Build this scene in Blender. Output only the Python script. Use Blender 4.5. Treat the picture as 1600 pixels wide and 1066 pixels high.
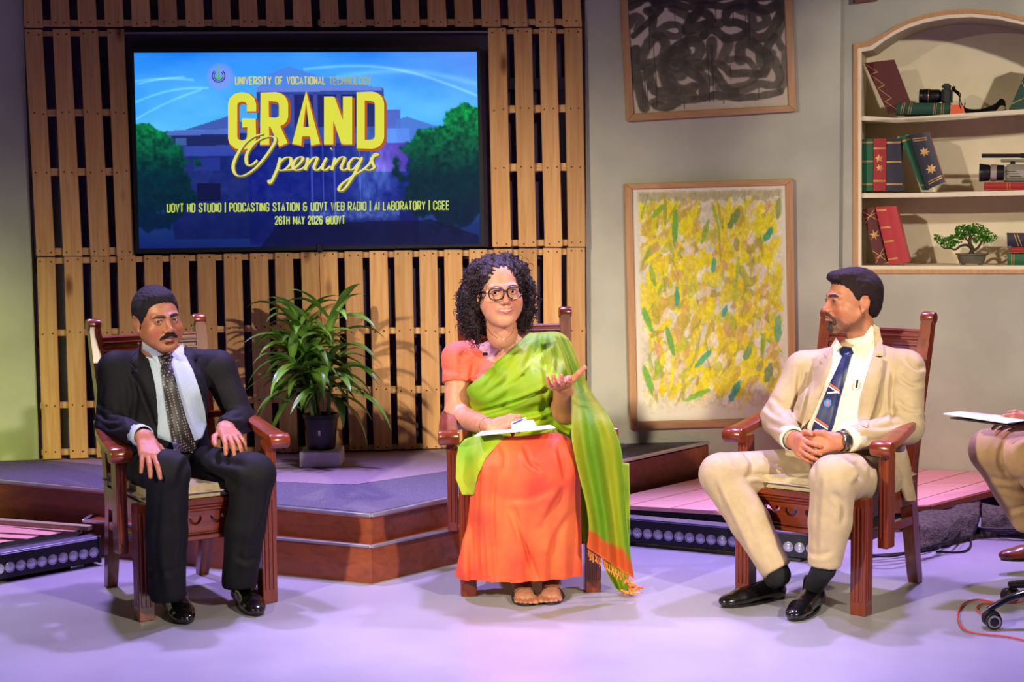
import bpy, bmesh, math, random
import numpy as np
from mathutils import Vector, Matrix, noise as mnoise
from mathutils.bvhtree import BVHTree
from mathutils.geometry import delaunay_2d_cdt

random.seed(7); np.random.seed(7)
SC = bpy.context.scene
COL = SC.collection
for o in list(bpy.data.objects): bpy.data.objects.remove(o)

# ------------------------------------------------------------------ camera, world, lights, exposure
FPX = 2500.0
CAM = Vector((0, 0, 1.5))
PITCH = math.atan(220 / FPX)
ROLL = -0.010
R3 = Matrix.Rotation(math.pi/2 - PITCH, 3, 'X') @ Matrix.Rotation(ROLL, 3, 'Z')
cd = bpy.data.cameras.new('camera'); cd.sensor_width = 36; cd.lens = FPX/1600*36
cam = bpy.data.objects.new('camera', cd); COL.objects.link(cam)
cam.location = CAM; cam.rotation_euler = R3.to_euler()
cd.clip_end = 100
SC.camera = cam
SC.view_settings.view_transform = 'Standard'; SC.view_settings.look = 'None'
SC.view_settings.gamma = 1; SC.view_settings.use_curve_mapping = False
SC.view_settings.exposure = 0.0

w = bpy.data.worlds.new('studio_dark'); SC.world = w; w.use_nodes = True
w.node_tree.nodes['Background'].inputs[0].default_value = (0.62, 0.56, 0.56, 1)
w.node_tree.nodes['Background'].inputs[1].default_value = 0.065

def lamp_spot(name, loc, target, energy, color, size_deg, blend, radius):
    l = bpy.data.lights.new(name, 'SPOT'); l.energy = energy; l.color = color
    l.spot_size = math.radians(size_deg); l.spot_blend = blend; l.shadow_soft_size = radius
    o = bpy.data.objects.new(name, l); COL.objects.link(o); o.location = loc
    o.rotation_euler = (Vector(target) - Vector(loc)).to_track_quat('-Z', 'Y').to_euler()
    return o
def lamp_area(name, loc, target, energy, color, sx, sy, spread=180):
    l = bpy.data.lights.new(name, 'AREA'); l.energy = energy; l.color = color
    l.shape = 'RECTANGLE'; l.size = sx; l.size_y = sy; l.spread = math.radians(spread)
    o = bpy.data.objects.new(name, l); COL.objects.link(o); o.location = loc
    o.rotation_euler = (Vector(target) - Vector(loc)).to_track_quat('-Z', 'Y').to_euler()
    return o
WARM = (1.0, 0.88, 0.66)
# two crossed front keys, hung high at the sides of the camera
lamp_spot('key_light_left', (-3.4, 1.2, 3.3), (1.45, 7.4, 0.75), 2050, WARM, 38, 0.6, 0.10)
lamp_spot('key_light_right', (3.2, 1.2, 3.3), (-0.9, 7.2, 0.40), 1500, WARM, 38, 0.6, 0.10)
lamp_spot('added_shelf_fill', (3.6, 3.2, 3.0), (2.45, 8.1, 1.75), 520, (1.0, 0.90, 0.74), 30, 0.7, 0.08)  # extra spot added to brighten the dim niche
# violet back lights over the set, shining down towards the camera
VIO = (0.52, 0.38, 1.0)
for i, x in enumerate((-2.0, 0.1, 2.1)):
    lamp_spot('back_light', (x, 7.1, 4.1), (x*0.85, 5.1, 0.2), 900, VIO, 76, 0.5, 0.12)
lamp_spot('plank_light', (1.9, 7.0, 3.4), (1.8, 7.25, 0.1), 210, (1.0, 0.40, 1.0), 36, 0.6, 0.1)
lamp_spot('plank_light', (-2.6, 6.6, 3.2), (-2.3, 6.9, 0.1), 90, (1.0, 0.42, 1.0), 40, 0.7, 0.1)
# green-yellow wash from the floor at the left wall
lamp_spot('wall_wash_left', (-3.0, 6.2, 0.5), (-2.9, 7.7, 0.45), 70, (0.78, 1.0, 0.14), 85, 1.0, 0.2)

# ------------------------------------------------------------------ helpers
def V(*a): return Vector(a)
def ray(px, py):
    return (R3 @ Vector(((px-800)/FPX, (533-py)/FPX, -1))).normalized()
def P(px, py, depth):
    d = ray(px, py); return CAM + d*(depth/d.y)
def PZ(px, py, z):
    d = ray(px, py); return CAM + d*((z-CAM.z)/d.z)
_a = P(57, 500, 7.70); _b = P(915, 500, 8.0)
WT = Vector((_b.x-_a.x, _b.y-_a.y, 0)).normalized()       # along the back wall, to photo right
WN = Vector((WT.y, -WT.x, 0))                              # wall normal, towards the camera
def WP(px, py, off=0.0):
    d = ray(px, py); p0 = _a + WN*off
    return CAM + d*((p0-CAM).dot(WN)/d.dot(WN))
def proj(p):
    q = R3.transposed() @ (Vector(p)-CAM)
    return (800+FPX*q.x/-q.z, 533-FPX*q.y/-q.z)
R3N = np.array(R3)
def proj_np(p):
    q = (p-np.array(CAM)) @ R3N
    return 800+FPX*q[:, 0]/-q[:, 2], 533-FPX*q[:, 1]/-q[:, 2]

def lin(c):
    if isinstance(c, str): c = tuple(int(c[i:i+2], 16) for i in (0, 2, 4))
    r = []
    for v in c[:3]:
        v = v/255
        r.append(v/12.92 if v <= .04045 else ((v+.055)/1.055)**2.4)
    return tuple(r)
def lin4(c): return lin(c)+(1,)

def nt(name):
    m = bpy.data.materials.new(name); m.use_nodes = True
    return m, m.node_tree, m.node_tree.nodes['Principled BSDF']
def mat(name, c, rough=.6, metal=0, c2=None, scale=20, bump=0, bscale=60, spec=.5, coat=0, sheen=0, stretch=None, detail=4):
    m, t, b = nt(name); N, L = t.nodes, t.links
    b.inputs['Roughness'].default_value = rough; b.inputs['Metallic'].default_value = metal
    b.inputs['Specular IOR Level'].default_value = spec; b.inputs['Coat Weight'].default_value = coat
    b.inputs['Coat Roughness'].default_value = .15
    if sheen: b.inputs['Sheen Weight'].default_value = sheen
    b.inputs['Base Color'].default_value = lin4(c)
    tc = N.new('ShaderNodeTexCoord'); mp = N.new('ShaderNodeMapping'); L.new(tc.outputs['Object'], mp.inputs[0])
    if stretch: mp.inputs['Scale'].default_value = stretch
    if c2:
        n = N.new('ShaderNodeTexNoise'); n.inputs['Scale'].default_value = scale; n.inputs['Detail'].default_value = detail
        L.new(mp.outputs[0], n.inputs['Vector'])
        r = N.new('ShaderNodeValToRGB'); r.color_ramp.elements[0].position = .35; r.color_ramp.elements[1].position = .65
        r.color_ramp.elements[0].color = lin4(c); r.color_ramp.elements[1].color = lin4(c2)
        L.new(n.outputs['Fac'], r.inputs[0]); L.new(r.outputs[0], b.inputs['Base Color'])
    if bump:
        n = N.new('ShaderNodeTexNoise'); n.inputs['Scale'].default_value = bscale; n.inputs['Detail'].default_value = 3
        L.new(mp.outputs[0], n.inputs['Vector'])
        bp = N.new('ShaderNodeBump'); bp.inputs['Strength'].default_value = bump; bp.inputs['Distance'].default_value = .01
        L.new(n.outputs['Fac'], bp.inputs['Height']); L.new(bp.outputs[0], b.inputs['Normal'])
    return m
def mat_attr(name, rough=.6, emit=False, bump=0, bscale=80, sheen=0, sss=0, spec=.5, cnoise=0):
    m, t, b = nt(name); N, L = t.nodes, t.links
    a = N.new('ShaderNodeVertexColor'); a.layer_name = 'Col'
    b.inputs['Roughness'].default_value = rough; b.inputs['Specular IOR Level'].default_value = spec
    if sheen: b.inputs['Sheen Weight'].default_value = sheen
    src = a.outputs['Color']
    tc = N.new('ShaderNodeTexCoord')
    if cnoise:
        n = N.new('ShaderNodeTexNoise'); n.inputs['Scale'].default_value = 45; n.inputs['Detail'].default_value = 5
        L.new(tc.outputs['Object'], n.inputs['Vector'])
        mr = N.new('ShaderNodeMapRange'); mr.inputs[1].default_value = .3; mr.inputs[2].default_value = .7
        mr.inputs[3].default_value = 1-cnoise; mr.inputs[4].default_value = 1+cnoise*.6
        L.new(n.outputs['Fac'], mr.inputs[0])
        vm = N.new('ShaderNodeVectorMath'); vm.operation = 'SCALE'
        L.new(src, vm.inputs[0]); L.new(mr.outputs[0], vm.inputs['Scale']); src = vm.outputs[0]
    if emit:
        b.inputs['Base Color'].default_value = (.01, .01, .01, 1)
        L.new(src, b.inputs['Emission Color']); b.inputs['Emission Strength'].default_value = 1.0
    else: L.new(src, b.inputs['Base Color'])
    if sss:
        b.inputs['Subsurface Weight'].default_value = sss; b.inputs['Subsurface Scale'].default_value = .01
        b.inputs['Subsurface Radius'].default_value = (1, .35, .2)
    if bump:
        n = N.new('ShaderNodeTexNoise'); n.inputs['Scale'].default_value = bscale; n.inputs['Detail'].default_value = 3
        L.new(tc.outputs['Object'], n.inputs['Vector'])
        bp = N.new('ShaderNodeBump'); bp.inputs['Strength'].default_value = bump; bp.inputs['Distance'].default_value = .01
        L.new(n.outputs['Fac'], bp.inputs['Height']); L.new(bp.outputs[0], b.inputs['Normal'])
    return m
def mat_wood(name, c, c2, knot=None, rough=.6, scale=1.0, axis='Z', coat=0, vary=.25, bump=.15, knots=True):
    """pine or stained wood: stretched grain along an axis, knots, brightness varying from board to board"""
    m, t, b = nt(name); N, L = t.nodes, t.links
    b.inputs['Roughness'].default_value = rough; b.inputs['Coat Weight'].default_value = coat; b.inputs['Coat Roughness'].default_value = .12
    tc = N.new('ShaderNodeTexCoord'); oi = N.new('ShaderNodeObjectInfo')
    add = N.new('ShaderNodeVectorMath'); add.operation = 'ADD'
    sc = N.new('ShaderNodeVectorMath'); sc.operation = 'SCALE'; sc.inputs[0].default_value = (7.3, 3.1, 11.7)
    L.new(oi.outputs['Random'], sc.inputs['Scale']); L.new(tc.outputs['Object'], add.inputs[0]); L.new(sc.outputs[0], add.inputs[1])
    mp = N.new('ShaderNodeMapping'); L.new(add.outputs[0], mp.inputs[0])
    s = {'Z': (1, 1, .05), 'X': (.05, 1, 1), 'Y': (1, .05, 1)}[axis]
    mp.inputs['Scale'].default_value = tuple(v*scale for v in s)
    n = N.new('ShaderNodeTexNoise'); n.inputs['Scale'].default_value = 55; n.inputs['Detail'].default_value = 6; n.inputs['Distortion'].default_value = .8
    L.new(mp.outputs[0], n.inputs['Vector'])
    r = N.new('ShaderNodeValToRGB'); r.color_ramp.elements[0].position = .3; r.color_ramp.elements[1].position = .7
    r.color_ramp.elements[0].color = lin4(c); r.color_ramp.elements[1].color = lin4(c2); L.new(n.outputs['Fac'], r.inputs[0])
    src = r.outputs[0]
    if knots:
        mk = N.new('ShaderNodeMapping'); L.new(add.outputs[0], mk.inputs[0])
        k = {'Z': (1, 1, .38), 'X': (.38, 1, 1), 'Y': (1, .38, 1)}[axis]; mk.inputs['Scale'].default_value = k
        vo = N.new('ShaderNodeTexVoronoi'); vo.inputs['Scale'].default_value = 5.0; L.new(mk.outputs[0], vo.inputs['Vector'])
        mr = N.new('ShaderNodeMapRange'); mr.inputs[1].default_value = .04; mr.inputs[2].default_value = .13; mr.inputs[3].default_value = 1; mr.inputs[4].default_value = 0
        L.new(vo.outputs['Distance'], mr.inputs[0])
        mx = N.new('ShaderNodeMix'); mx.data_type = 'RGBA'; L.new(mr.outputs[0], mx.inputs[0]); L.new(src, mx.inputs[6]); mx.inputs[7].default_value = lin4(knot or (130, 82, 44)); src = mx.outputs[2]
    mr2 = N.new('ShaderNodeMapRange'); mr2.inputs[3].default_value = 1-vary; mr2.inputs[4].default_value = 1+vary*.35; L.new(oi.outputs['Random'], mr2.inputs[0])
    vm = N.new('ShaderNodeVectorMath'); vm.operation = 'SCALE'; L.new(src, vm.inputs[0]); L.new(mr2.outputs[0], vm.inputs['Scale'])
    L.new(vm.outputs[0], b.inputs['Base Color'])
    bp = N.new('ShaderNodeBump'); bp.inputs['Strength'].default_value = bump; bp.inputs['Distance'].default_value = .004
    L.new(n.outputs['Fac'], bp.inputs['Height']); L.new(bp.outputs[0], b.inputs['Normal'])
    return m

def tag(o, label=None, cat=None, group=None, kind=None):
    if label: o['label'] = label
    if cat: o['category'] = cat
    if group: o['group'] = group
    if kind: o['kind'] = kind
    return o
def empty(name, loc=(0, 0, 0), label=None, cat=None, group=None):
    o = bpy.data.objects.new(name, None); COL.objects.link(o); o.location = loc; o.empty_display_size = .1
    return tag(o, label, cat, group)
def parent_origin(p):
    v = Vector((0, 0, 0))
    while p is not None: v = v + p.location; p = p.parent
    return v
def link(name, verts, faces, m, parent=None, smooth=False, recenter=True, cols=None):
    """world-space verts -> object; the origin goes to the mesh's own centre (parents are never rotated while building)"""
    v = np.asarray([tuple(x) for x in verts] if not isinstance(verts, np.ndarray) else verts, dtype=np.float64)
    c = (v.min(0)+v.max(0))/2 if recenter else np.zeros(3)
    me = bpy.data.meshes.new(name); me.from_pydata((v-c).tolist(), [], faces if isinstance(faces, list) else faces.tolist()); 
    if cols is not None:
        a = me.color_attributes.new('Col', 'FLOAT_COLOR', 'POINT')
        cc = np.ones((len(v), 4), np.float32); cc[:, :3] = cols; a.data.foreach_set('color', cc.ravel())
    me.materials.append(m)
    if smooth: me.polygons.foreach_set('use_smooth', np.ones(len(me.polygons), bool))
    me.update()
    o = bpy.data.objects.new(name, me); COL.objects.link(o)
    if parent is not None: o.parent = parent
    o.location = Vector(c) - (parent_origin(parent) if parent is not None else Vector((0, 0, 0)))
    return o
def link_bm(name, bm, m, parent=None, smooth=False, recenter=True):
    bm.verts.index_update(); bmesh.ops.recalc_face_normals(bm, faces=bm.faces[:])
    vs = [v.co.copy() for v in bm.verts]; fs = [[v.index for v in f.verts] for f in bm.faces]
    bm.free()
    return link(name, vs, fs, m, parent, smooth, recenter)
def autosmooth(o, ang=40):
    me = o.data; me.polygons.foreach_set('use_smooth', np.ones(len(me.polygons), bool))
    me.set_sharp_from_angle(angle=math.radians(ang)); return o

def bm_slab(bm, q, t, n=None, bevel=0):
    """q: 4 front corners (tl, tr, br, bl); extends t behind the front along -n"""
    q = [Vector(p) for p in q]
    if n is None: n = (q[1]-q[0]).cross(q[3]-q[0]); n.normalize(); n = -n if n.dot(CAM-q[0]) < 0 else n
    b = [p - n*t for p in q]
    vs = [bm.verts.new(p) for p in q+b]
    fs = [bm.faces.new([vs[i] for i in f]) for f in ((0, 1, 2, 3), (7, 6, 5, 4), (0, 4, 5, 1), (1, 5, 6, 2), (2, 6, 7, 3), (3, 7, 4, 0))]
    if bevel:
        es = list({e for f in fs for e in f.edges})
        bmesh.ops.bevel(bm, geom=es, offset=bevel, segments=1, affect='EDGES', clamp_overlap=True)
def slab(name, q, t, m, parent=None, n=None, bevel=0):
    bm = bmesh.new(); bm_slab(bm, q, t, n, bevel); return link_bm(name, bm, m, parent)
def bm_box(bm, lo, hi, bevel=0, M=None, seg=1):
    lo, hi = Vector(lo), Vector(hi)
    vs = [Vector((x, y, z)) for z in (lo.z, hi.z) for y in (lo.y, hi.y) for x in (lo.x, hi.x)]
    if M is not None: vs = [M @ v for v in vs]
    v = [bm.verts.new(p) for p in vs]
    fs = [bm.faces.new([v[i] for i in f]) for f in ((0, 2, 3, 1), (4, 5, 7, 6), (0, 1, 5, 4), (1, 3, 7, 5), (3, 2, 6, 7), (2, 0, 4, 6))]
    if bevel: bmesh.ops.bevel(bm, geom=list({e for f in fs for e in f.edges}), offset=bevel, segments=seg, affect='EDGES', clamp_overlap=True)
def box(name, lo, hi, m, parent=None, bevel=0, M=None, seg=1):
    bm = bmesh.new(); bm_box(bm, lo, hi, bevel, M, seg); o = link_bm(name, bm, m, parent)
    if seg > 1: autosmooth(o)
    return o
def frame_of(d):
    d = Vector(d).normalized(); u = d.orthogonal().normalized()
    return d, u, d.cross(u)
def bm_tube(bm, pts, rad, n=8, cap=True, flat=1.0, up=None, closed=False):
    """swept tube; rad a number or a list"""
    pts = [Vector(p) for p in pts]; k = len(pts)
    rs = rad if isinstance(rad, (list, tuple)) else [rad]*k
    prev = None; rings = []
    for i, p in enumerate(pts):
        if closed: d = pts[(i+1) % k]-pts[i-1]
        else: d = pts[min(i+1, k-1)]-pts[max(i-1, 0)]
        if d.length < 1e-9: d = Vector((0, 0, 1))
        d.normalize()
        if prev is None: u = (Vector(up) - d*Vector(up).dot(d)).normalized() if up is not None else d.orthogonal().normalized()
        else:
            u = prev - d*prev.dot(d); u = u.normalized() if u.length > 1e-6 else d.orthogonal().normalized()
        prev = u; w_ = d.cross(u)
        rings.append([bm.verts.new(p + (u*math.cos(a)*flat + w_*math.sin(a))*rs[i]) for a in [2*math.pi*j/n for j in range(n)]])
    for i in range(k if closed else k-1):
        a, b = rings[i], rings[(i+1) % k]
        for j in range(n): bm.faces.new((a[j], a[(j+1) % n], b[(j+1) % n], b[j]))
    if cap and not closed:
        bm.faces.new(rings[0][::-1]); bm.faces.new(rings[-1])
def tube(name, pts, rad, m, parent=None, n=8, **k):
    bm = bmesh.new(); bm_tube(bm, pts, rad, n, **k); return autosmooth(link_bm(name, bm, m, parent), 50)
def bm_lathe(bm, prof, c, n=24, axis=(0, 0, 1), cap=True):
    d, u, w_ = frame_of(axis); c = Vector(c); rings = []
    for r, h in prof: rings.append([bm.verts.new(c+d*h+(u*math.cos(2*math.pi*j/n)+w_*math.sin(2*math.pi*j/n))*max(r, 1e-5)) for j in range(n)])
    for a, b in zip(rings, rings[1:]):
        for j in range(n): bm.faces.new((a[j], a[(j+1) % n], b[(j+1) % n], b[j]))
    if cap: bm.faces.new(rings[0][::-1]); bm.faces.new(rings[-1])
def lathe(name, prof, c, m, parent=None, n=24, axis=(0, 0, 1), ang=40):
    bm = bmesh.new(); bm_lathe(bm, prof, c, n, axis); return autosmooth(link_bm(name, bm, m, parent), ang)
def catmull(pts, n=8, closed=False):
    pts = [Vector(p) for p in pts]; out = []; k = len(pts)
    for i in range(k if closed else k-1):
        if closed: p0, p1, p2, p3 = pts[i-1], pts[i], pts[(i+1) % k], pts[(i+2) % k]
        else: p0, p1, p2, p3 = pts[max(i-1, 0)], pts[i], pts[i+1], pts[min(i+2, k-1)]
        for j in range(n):
            t = j/n; out.append(.5*((2*p1)+(p2-p0)*t+(2*p0-5*p1+4*p2-p3)*t*t+(3*p1-p0-3*p2+p3)*t*t*t))
    if not closed: out.append(pts[-1])
    return out
def bm_prism(bm, outline, n, t):
    """planar outline extruded t along n"""
    n = Vector(n)
    a = [bm.verts.new(Vector(p)) for p in outline]; b = [bm.verts.new(Vector(p)+n*t) for p in outline]
    k = len(a); bm.faces.new(a[::-1]); bm.faces.new(b)
    for i in range(k): bm.faces.new((a[i], a[(i+1) % k], b[(i+1) % k], b[i]))
def copy_tree(o, parent=None):
    c = o.copy(); COL.objects.link(c)
    if parent is not None: c.parent = parent
    for ch in [x for x in bpy.data.objects if x.parent == o]: copy_tree(ch, c)
    return c
def lerpq(q, u, v):
    """bilinear in a px quad tl,tr,br,bl"""
    a = (q[0][0]+(q[1][0]-q[0][0])*u, q[0][1]+(q[1][1]-q[0][1])*u)
    b = (q[3][0]+(q[2][0]-q[3][0])*u, q[3][1]+(q[2][1]-q[3][1])*u)
    return (a[0]+(b[0]-a[0])*v, a[1]+(b[1]-a[1])*v)
# ================================================================== setting
M_floor, t_, b_ = nt('grey_studio_floor')
b_.inputs['Roughness'].default_value = .30; b_.inputs['Specular IOR Level'].default_value = .45
N, L = t_.nodes, t_.links
tc = N.new('ShaderNodeTexCoord'); n1 = N.new('ShaderNodeTexNoise'); n1.inputs['Scale'].default_value = 1.6; n1.inputs['Detail'].default_value = 6
L.new(tc.outputs['Object'], n1.inputs['Vector']); r_ = N.new('ShaderNodeValToRGB')
r_.color_ramp.elements[0].position = .3; r_.color_ramp.elements[0].color = lin4((150, 148, 158)); r_.color_ramp.elements[1].position = .7; r_.color_ramp.elements[1].color = lin4((168, 166, 176))
L.new(n1.outputs['Fac'], r_.inputs[0]); L.new(r_.outputs[0], b_.inputs['Base Color'])
n2 = N.new('ShaderNodeTexNoise'); n2.inputs['Scale'].default_value = 3; n2.inputs['Detail'].default_value = 8; L.new(tc.outputs['Object'], n2.inputs['Vector'])
mr_ = N.new('ShaderNodeMapRange'); mr_.inputs[3].default_value = .22; mr_.inputs[4].default_value = .42; L.new(n2.outputs['Fac'], mr_.inputs[0]); L.new(mr_.outputs[0], b_.inputs['Roughness'])

M_wall = mat('grey_plaster', (192, 190, 174), .85, c2=(170, 168, 154), scale=2.2, bump=.25, bscale=9, detail=8)
M_dark = mat('dark_backing', (84, 66, 100), .9, c2=(72, 58, 88), scale=3)
M_pine = mat_wood('pine', (222, 172, 112), (202, 144, 86), (128, 78, 42), rough=.62, vary=.22)
M_pine_x = mat_wood('pine_crossbar', (222, 176, 118), (196, 146, 92), (128, 78, 42), rough=.62, axis='X', vary=.2)
M_nail = mat('nail_steel', (70, 52, 40), .5, .6)
M_black = mat('black_plastic', (18, 17, 20), .35)
M_blackmat = mat('black_matt', (14, 13, 16), .8)

fl = slab('floor', [(-7, 12, 0), (7, 12, 0), (7, -2, 0), (-7, -2, 0)], .05, M_floor, n=Vector((0, 0, 1))); tag(fl, kind='structure')

def wall_piece(name, x0, x1, y_top=-160, z0=0, off=0, m=M_wall):
    a, b = WP(x0, 300, off), WP(x1, 300, off)
    q = [Vector((a.x, a.y, 3.3)), Vector((b.x, b.y, 3.3)), Vector((b.x, b.y, z0)), Vector((a.x, a.y, z0))]
    return tag(slab(name, q, .06, m, n=WN), kind='structure')
wall_piece('wall_left', -500, 46)
wall_piece('wall_back', 46, 914, off=-.16, m=M_dark)
wall_piece('wall_right', 915.5, 1311.5, off=.0)
ba = P(1309, 500, 8.19); ANG_B = math.radians(17)
BT = Vector((math.cos(ANG_B), -math.sin(ANG_B), 0)); BN = Vector((BT.y, -BT.x, 0))     # BN points at the camera side
def WPB(px, py, off=0.0):
    d = ray(px, py); p0 = ba + BN*off
    return CAM + d*((p0-CAM).dot(BN)/d.dot(BN))
# ---- flat B with the arched niche: built with an opening
NX0, NX1 = 1341, 1640          # niche inner edges in the photo
def niche_outline(g=0.0):
    pts = [(1341-g, 420+g), (1341-g, 76-g), (1360-g*.6, 73-g)]
    for x, y in ((1380, 60), (1397, 49), (1420, 38), (1445, 30), (1480, 23.5), (1518, 21.5), (1560, 25), (1600, 34), (1640, 47), (1672, 60)): pts.append((x, y-g))
    pts += [(1700+g*.6, 73-g), (1722+g, 76-g), (1722+g, 420+g)]
    return pts
def holed_plate(name, outer, inner, thick, m, kind='structure', parent=None, off=0.0):
    """outer and inner px outlines on the wall plane -> plate with a hole, thickness behind"""
    P3 = [WPB(x, y, off) for x, y in outer+inner]
    o0 = P3[0]
    uv = [Vector(((p-o0).dot(BT), p.z)) for p in P3]
    no, ni = len(outer), len(inner)
    edges = [(i, (i+1) % no) for i in range(no)] + [(no+i, no+(i+1) % ni) for i in range(ni)]
    vs, es, fs, *_ = delaunay_2d_cdt([tuple(v) for v in uv], edges, [], 0, 1e-6)
    # keep triangles inside outer, outside inner
    def inside(p, poly):
        c = False
        for i in range(len(poly)):
            a, b = poly[i-1], poly[i]
            if (a[1] > p[1]) != (b[1] > p[1]) and p[0] < (b[0]-a[0])*(p[1]-a[1])/(b[1]-a[1])+a[0]: c = not c
        return c
    O, I = [tuple(v) for v in uv[:no]], [tuple(v) for v in uv[no:]]
    keep = []
    for f in fs:
        cx = sum(vs[i][0] for i in f)/len(f); cy = sum(vs[i][1] for i in f)/len(f)
        if inside((cx, cy), O) and not inside((cx, cy), I): keep.append(f)
    bm = bmesh.new(); base = o0 - Vector((0, 0, o0.z))
    vv = [bm.verts.new(base+BT*v[0]+Vector((0, 0, v[1]))) for v in vs]
    for f in keep: bm.faces.new([vv[i] for i in f])
    for v in [v for v in bm.verts if not v.link_faces]: bm.verts.remove(v)
    ext = bmesh.ops.extrude_face_region(bm, geom=bm.faces[:])
    bmesh.ops.translate(bm, verts=[g for g in ext['geom'] if isinstance(g, bmesh.types.BMVert)], vec=-BN*thick)
    o = link_bm(name, bm, m, parent)
    if kind: tag(o, kind=kind)
    return o
holed_plate('wall_right', [(1309, -330), (1309, 790), (2000, 900), (2000, -450)], niche_outline(2), .04, M_wall)

# cloth-dark drape beyond the sides so the studio stays closed from a step aside
tag(slab('wall_side_left', [(-5.5, -2, 3.3), (-5.5, 10, 3.3), (-5.5, 10, 0), (-5.5, -2, 0)], .05, M_dark, n=Vector((1, 0, 0))), kind='structure')
tag(slab('wall_side_right', [(5.5, -2, 3.3), (5.5, 10, 3.3), (5.5, 10, 0), (5.5, -2, 0)], .05, M_dark, n=Vector((-1, 0, 0))), kind='structure')

# added out-of-view flags that cut the top of the two key beams (hung at the lamps, above and beside the camera)
for nm_, lp_, tg_ in (('left', V(-3.4, 1.2, 3.3), V(1.05, 7.4, .7)), ('right', V(3.2, 1.2, 3.3), V(-.9, 7.2, .4))):
    h_ = V(tg_.x-lp_.x, tg_.y-lp_.y, 0).normalized(); c_ = lp_+h_*.7; s_ = V(-h_.y, h_.x, 0); zt = lp_.z-.7*math.tan(math.radians(11.0 if nm_ == 'left' else 14.0))
    f_ = slab('added_lamp_flag', [c_-s_*.45+V(0, 0, zt-lp_.z+.45), c_+s_*.45+V(0, 0, zt-lp_.z+.45), c_+s_*.45+V(0, 0, zt-lp_.z), c_-s_*.45+V(0, 0, zt-lp_.z)], .006, M_blackmat, n=-h_)
    tag(f_, 'unseen black flag board added to cut the beam of the '+nm_+' key lamp', 'flag')
# ------------------------------------------------------------------ pallets
Z2_ = .27
def pallet(label, boards, bars, off=.055, m=M_pine, mb=M_pine_x, ytb=None):
    """boards: list of (xl_top, xr_top, xl_bot, xr_bot, ytop, ybot); bars: (x0,y0a,y0b,x1,y1a,y1b)"""
    c = WP((boards[0][0]+boards[-1][1])/2, boards[0][5], 0)
    root = empty('wooden_pallet', c, label, 'pallet', 'pine pallets cladding the wall')
    nb = bmesh.new()
    for (a, b, c_, d, yt, yb) in boards:
        q = [WP(a, yt, off), WP(b, yt, off), WP(d, yb, off), WP(c_, yb, off)]
        for p_ in q[2:]: p_.z = max(p_.z, Z2_+.006)
        slab('board', q, .02, m, root, n=WN, bevel=.0025)
    for (x0, a0, b0, x1, a1, b1) in bars:
        q = [WP(x0, a0, off-.0215), WP(x1, a1, off-.0215), WP(x1, b1, off-.0215), WP(x0, b0, off-.0215)]
        for p_ in q[2:]: p_.z = max(p_.z, Z2_+.006)
        slab('crossbar', q, .02, mb, root, n=WN, bevel=.002)
        # stringer battens behind, standing off the wall
        for (a, b, c_, d, yt, yb) in boards:
            for fx in (.25, .75):
                xm = a+(b-a)*fx; ym = (a0+b0)/2+((a1+b1)/2-(a0+b0)/2)*((xm-x0)/(x1-x0))
                t = (ym-yt)/(yb-yt); xs = (a+(c_-a)*t)+((b-a)+((d-c_)-(b-a))*t)*fx + random.uniform(-2, 2)
                bm_lathe(nb, [(.0045, 0), (.0042, .0015), (.001, .002)], WP(xs, ym+random.uniform(-2, 2), off), 6, WN, cap=False)
    n = link_bm('nails', nb, M_nail, root); tag(n, kind='stuff')
    return root
def lx(p0, p1, y): return p0[0]+(p1[0]-p0[0])*(y-p0[1])/(p1[1]-p0[1])
# top row, two pallets cut by the frame
tb = []
for i in range(21):
    x = 37.5+42.1*i
    if i == 20: x = 880
    tb.append((x-3.6, x+27-3.6, x, x+29.5, -62, 41.5 if i else 43))
pallet('pine pallet along the top of the picture, left one above the television', tb[:11], [(37, 31, 41, 486, 30, 40), (36, -40, -30, 484, -40, -30)])
pallet('pine pallet along the top of the picture, right one ending at the grey wall', tb[11:], [(497, 30, 40, 909, 29, 39), (496, -40, -30, 909, -40, -30)])
# middle row left of the television
ml = [(37.5, 65.5, 57, 85.5), (82, 109, 98.5, 128), (124, 152.5, 141, 171), (167, 193.5, 182, 210)]
pallet('tall narrow pine pallet left of the television', [(a, b, c, d, 45, 400) for a, b, c, d in ml],
       [(40, 49, 56, 192, 48, 56), (45, 171, 182, 199, 170, 181), (51, 263, 275, 204, 262, 274), (56, 388, 399, 210, 386, 398)])
mr4 = [(762.5, 791, 769.5, 799), (803, 831, 811, 838.5), (842.5, 869, 851.5, 879), (882, 909.5, 888, 915.5)]
pallet('tall narrow pine pallet right of the television', [(a, b, c, d, 43.5, 386) for a, b, c, d in mr4],
       [(764, 46, 53, 908, 45, 52), (766, 165, 177, 911, 163, 175), (768, 256, 268, 913, 254, 267), (770, 375, 385, 915, 374, 384)])
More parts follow.
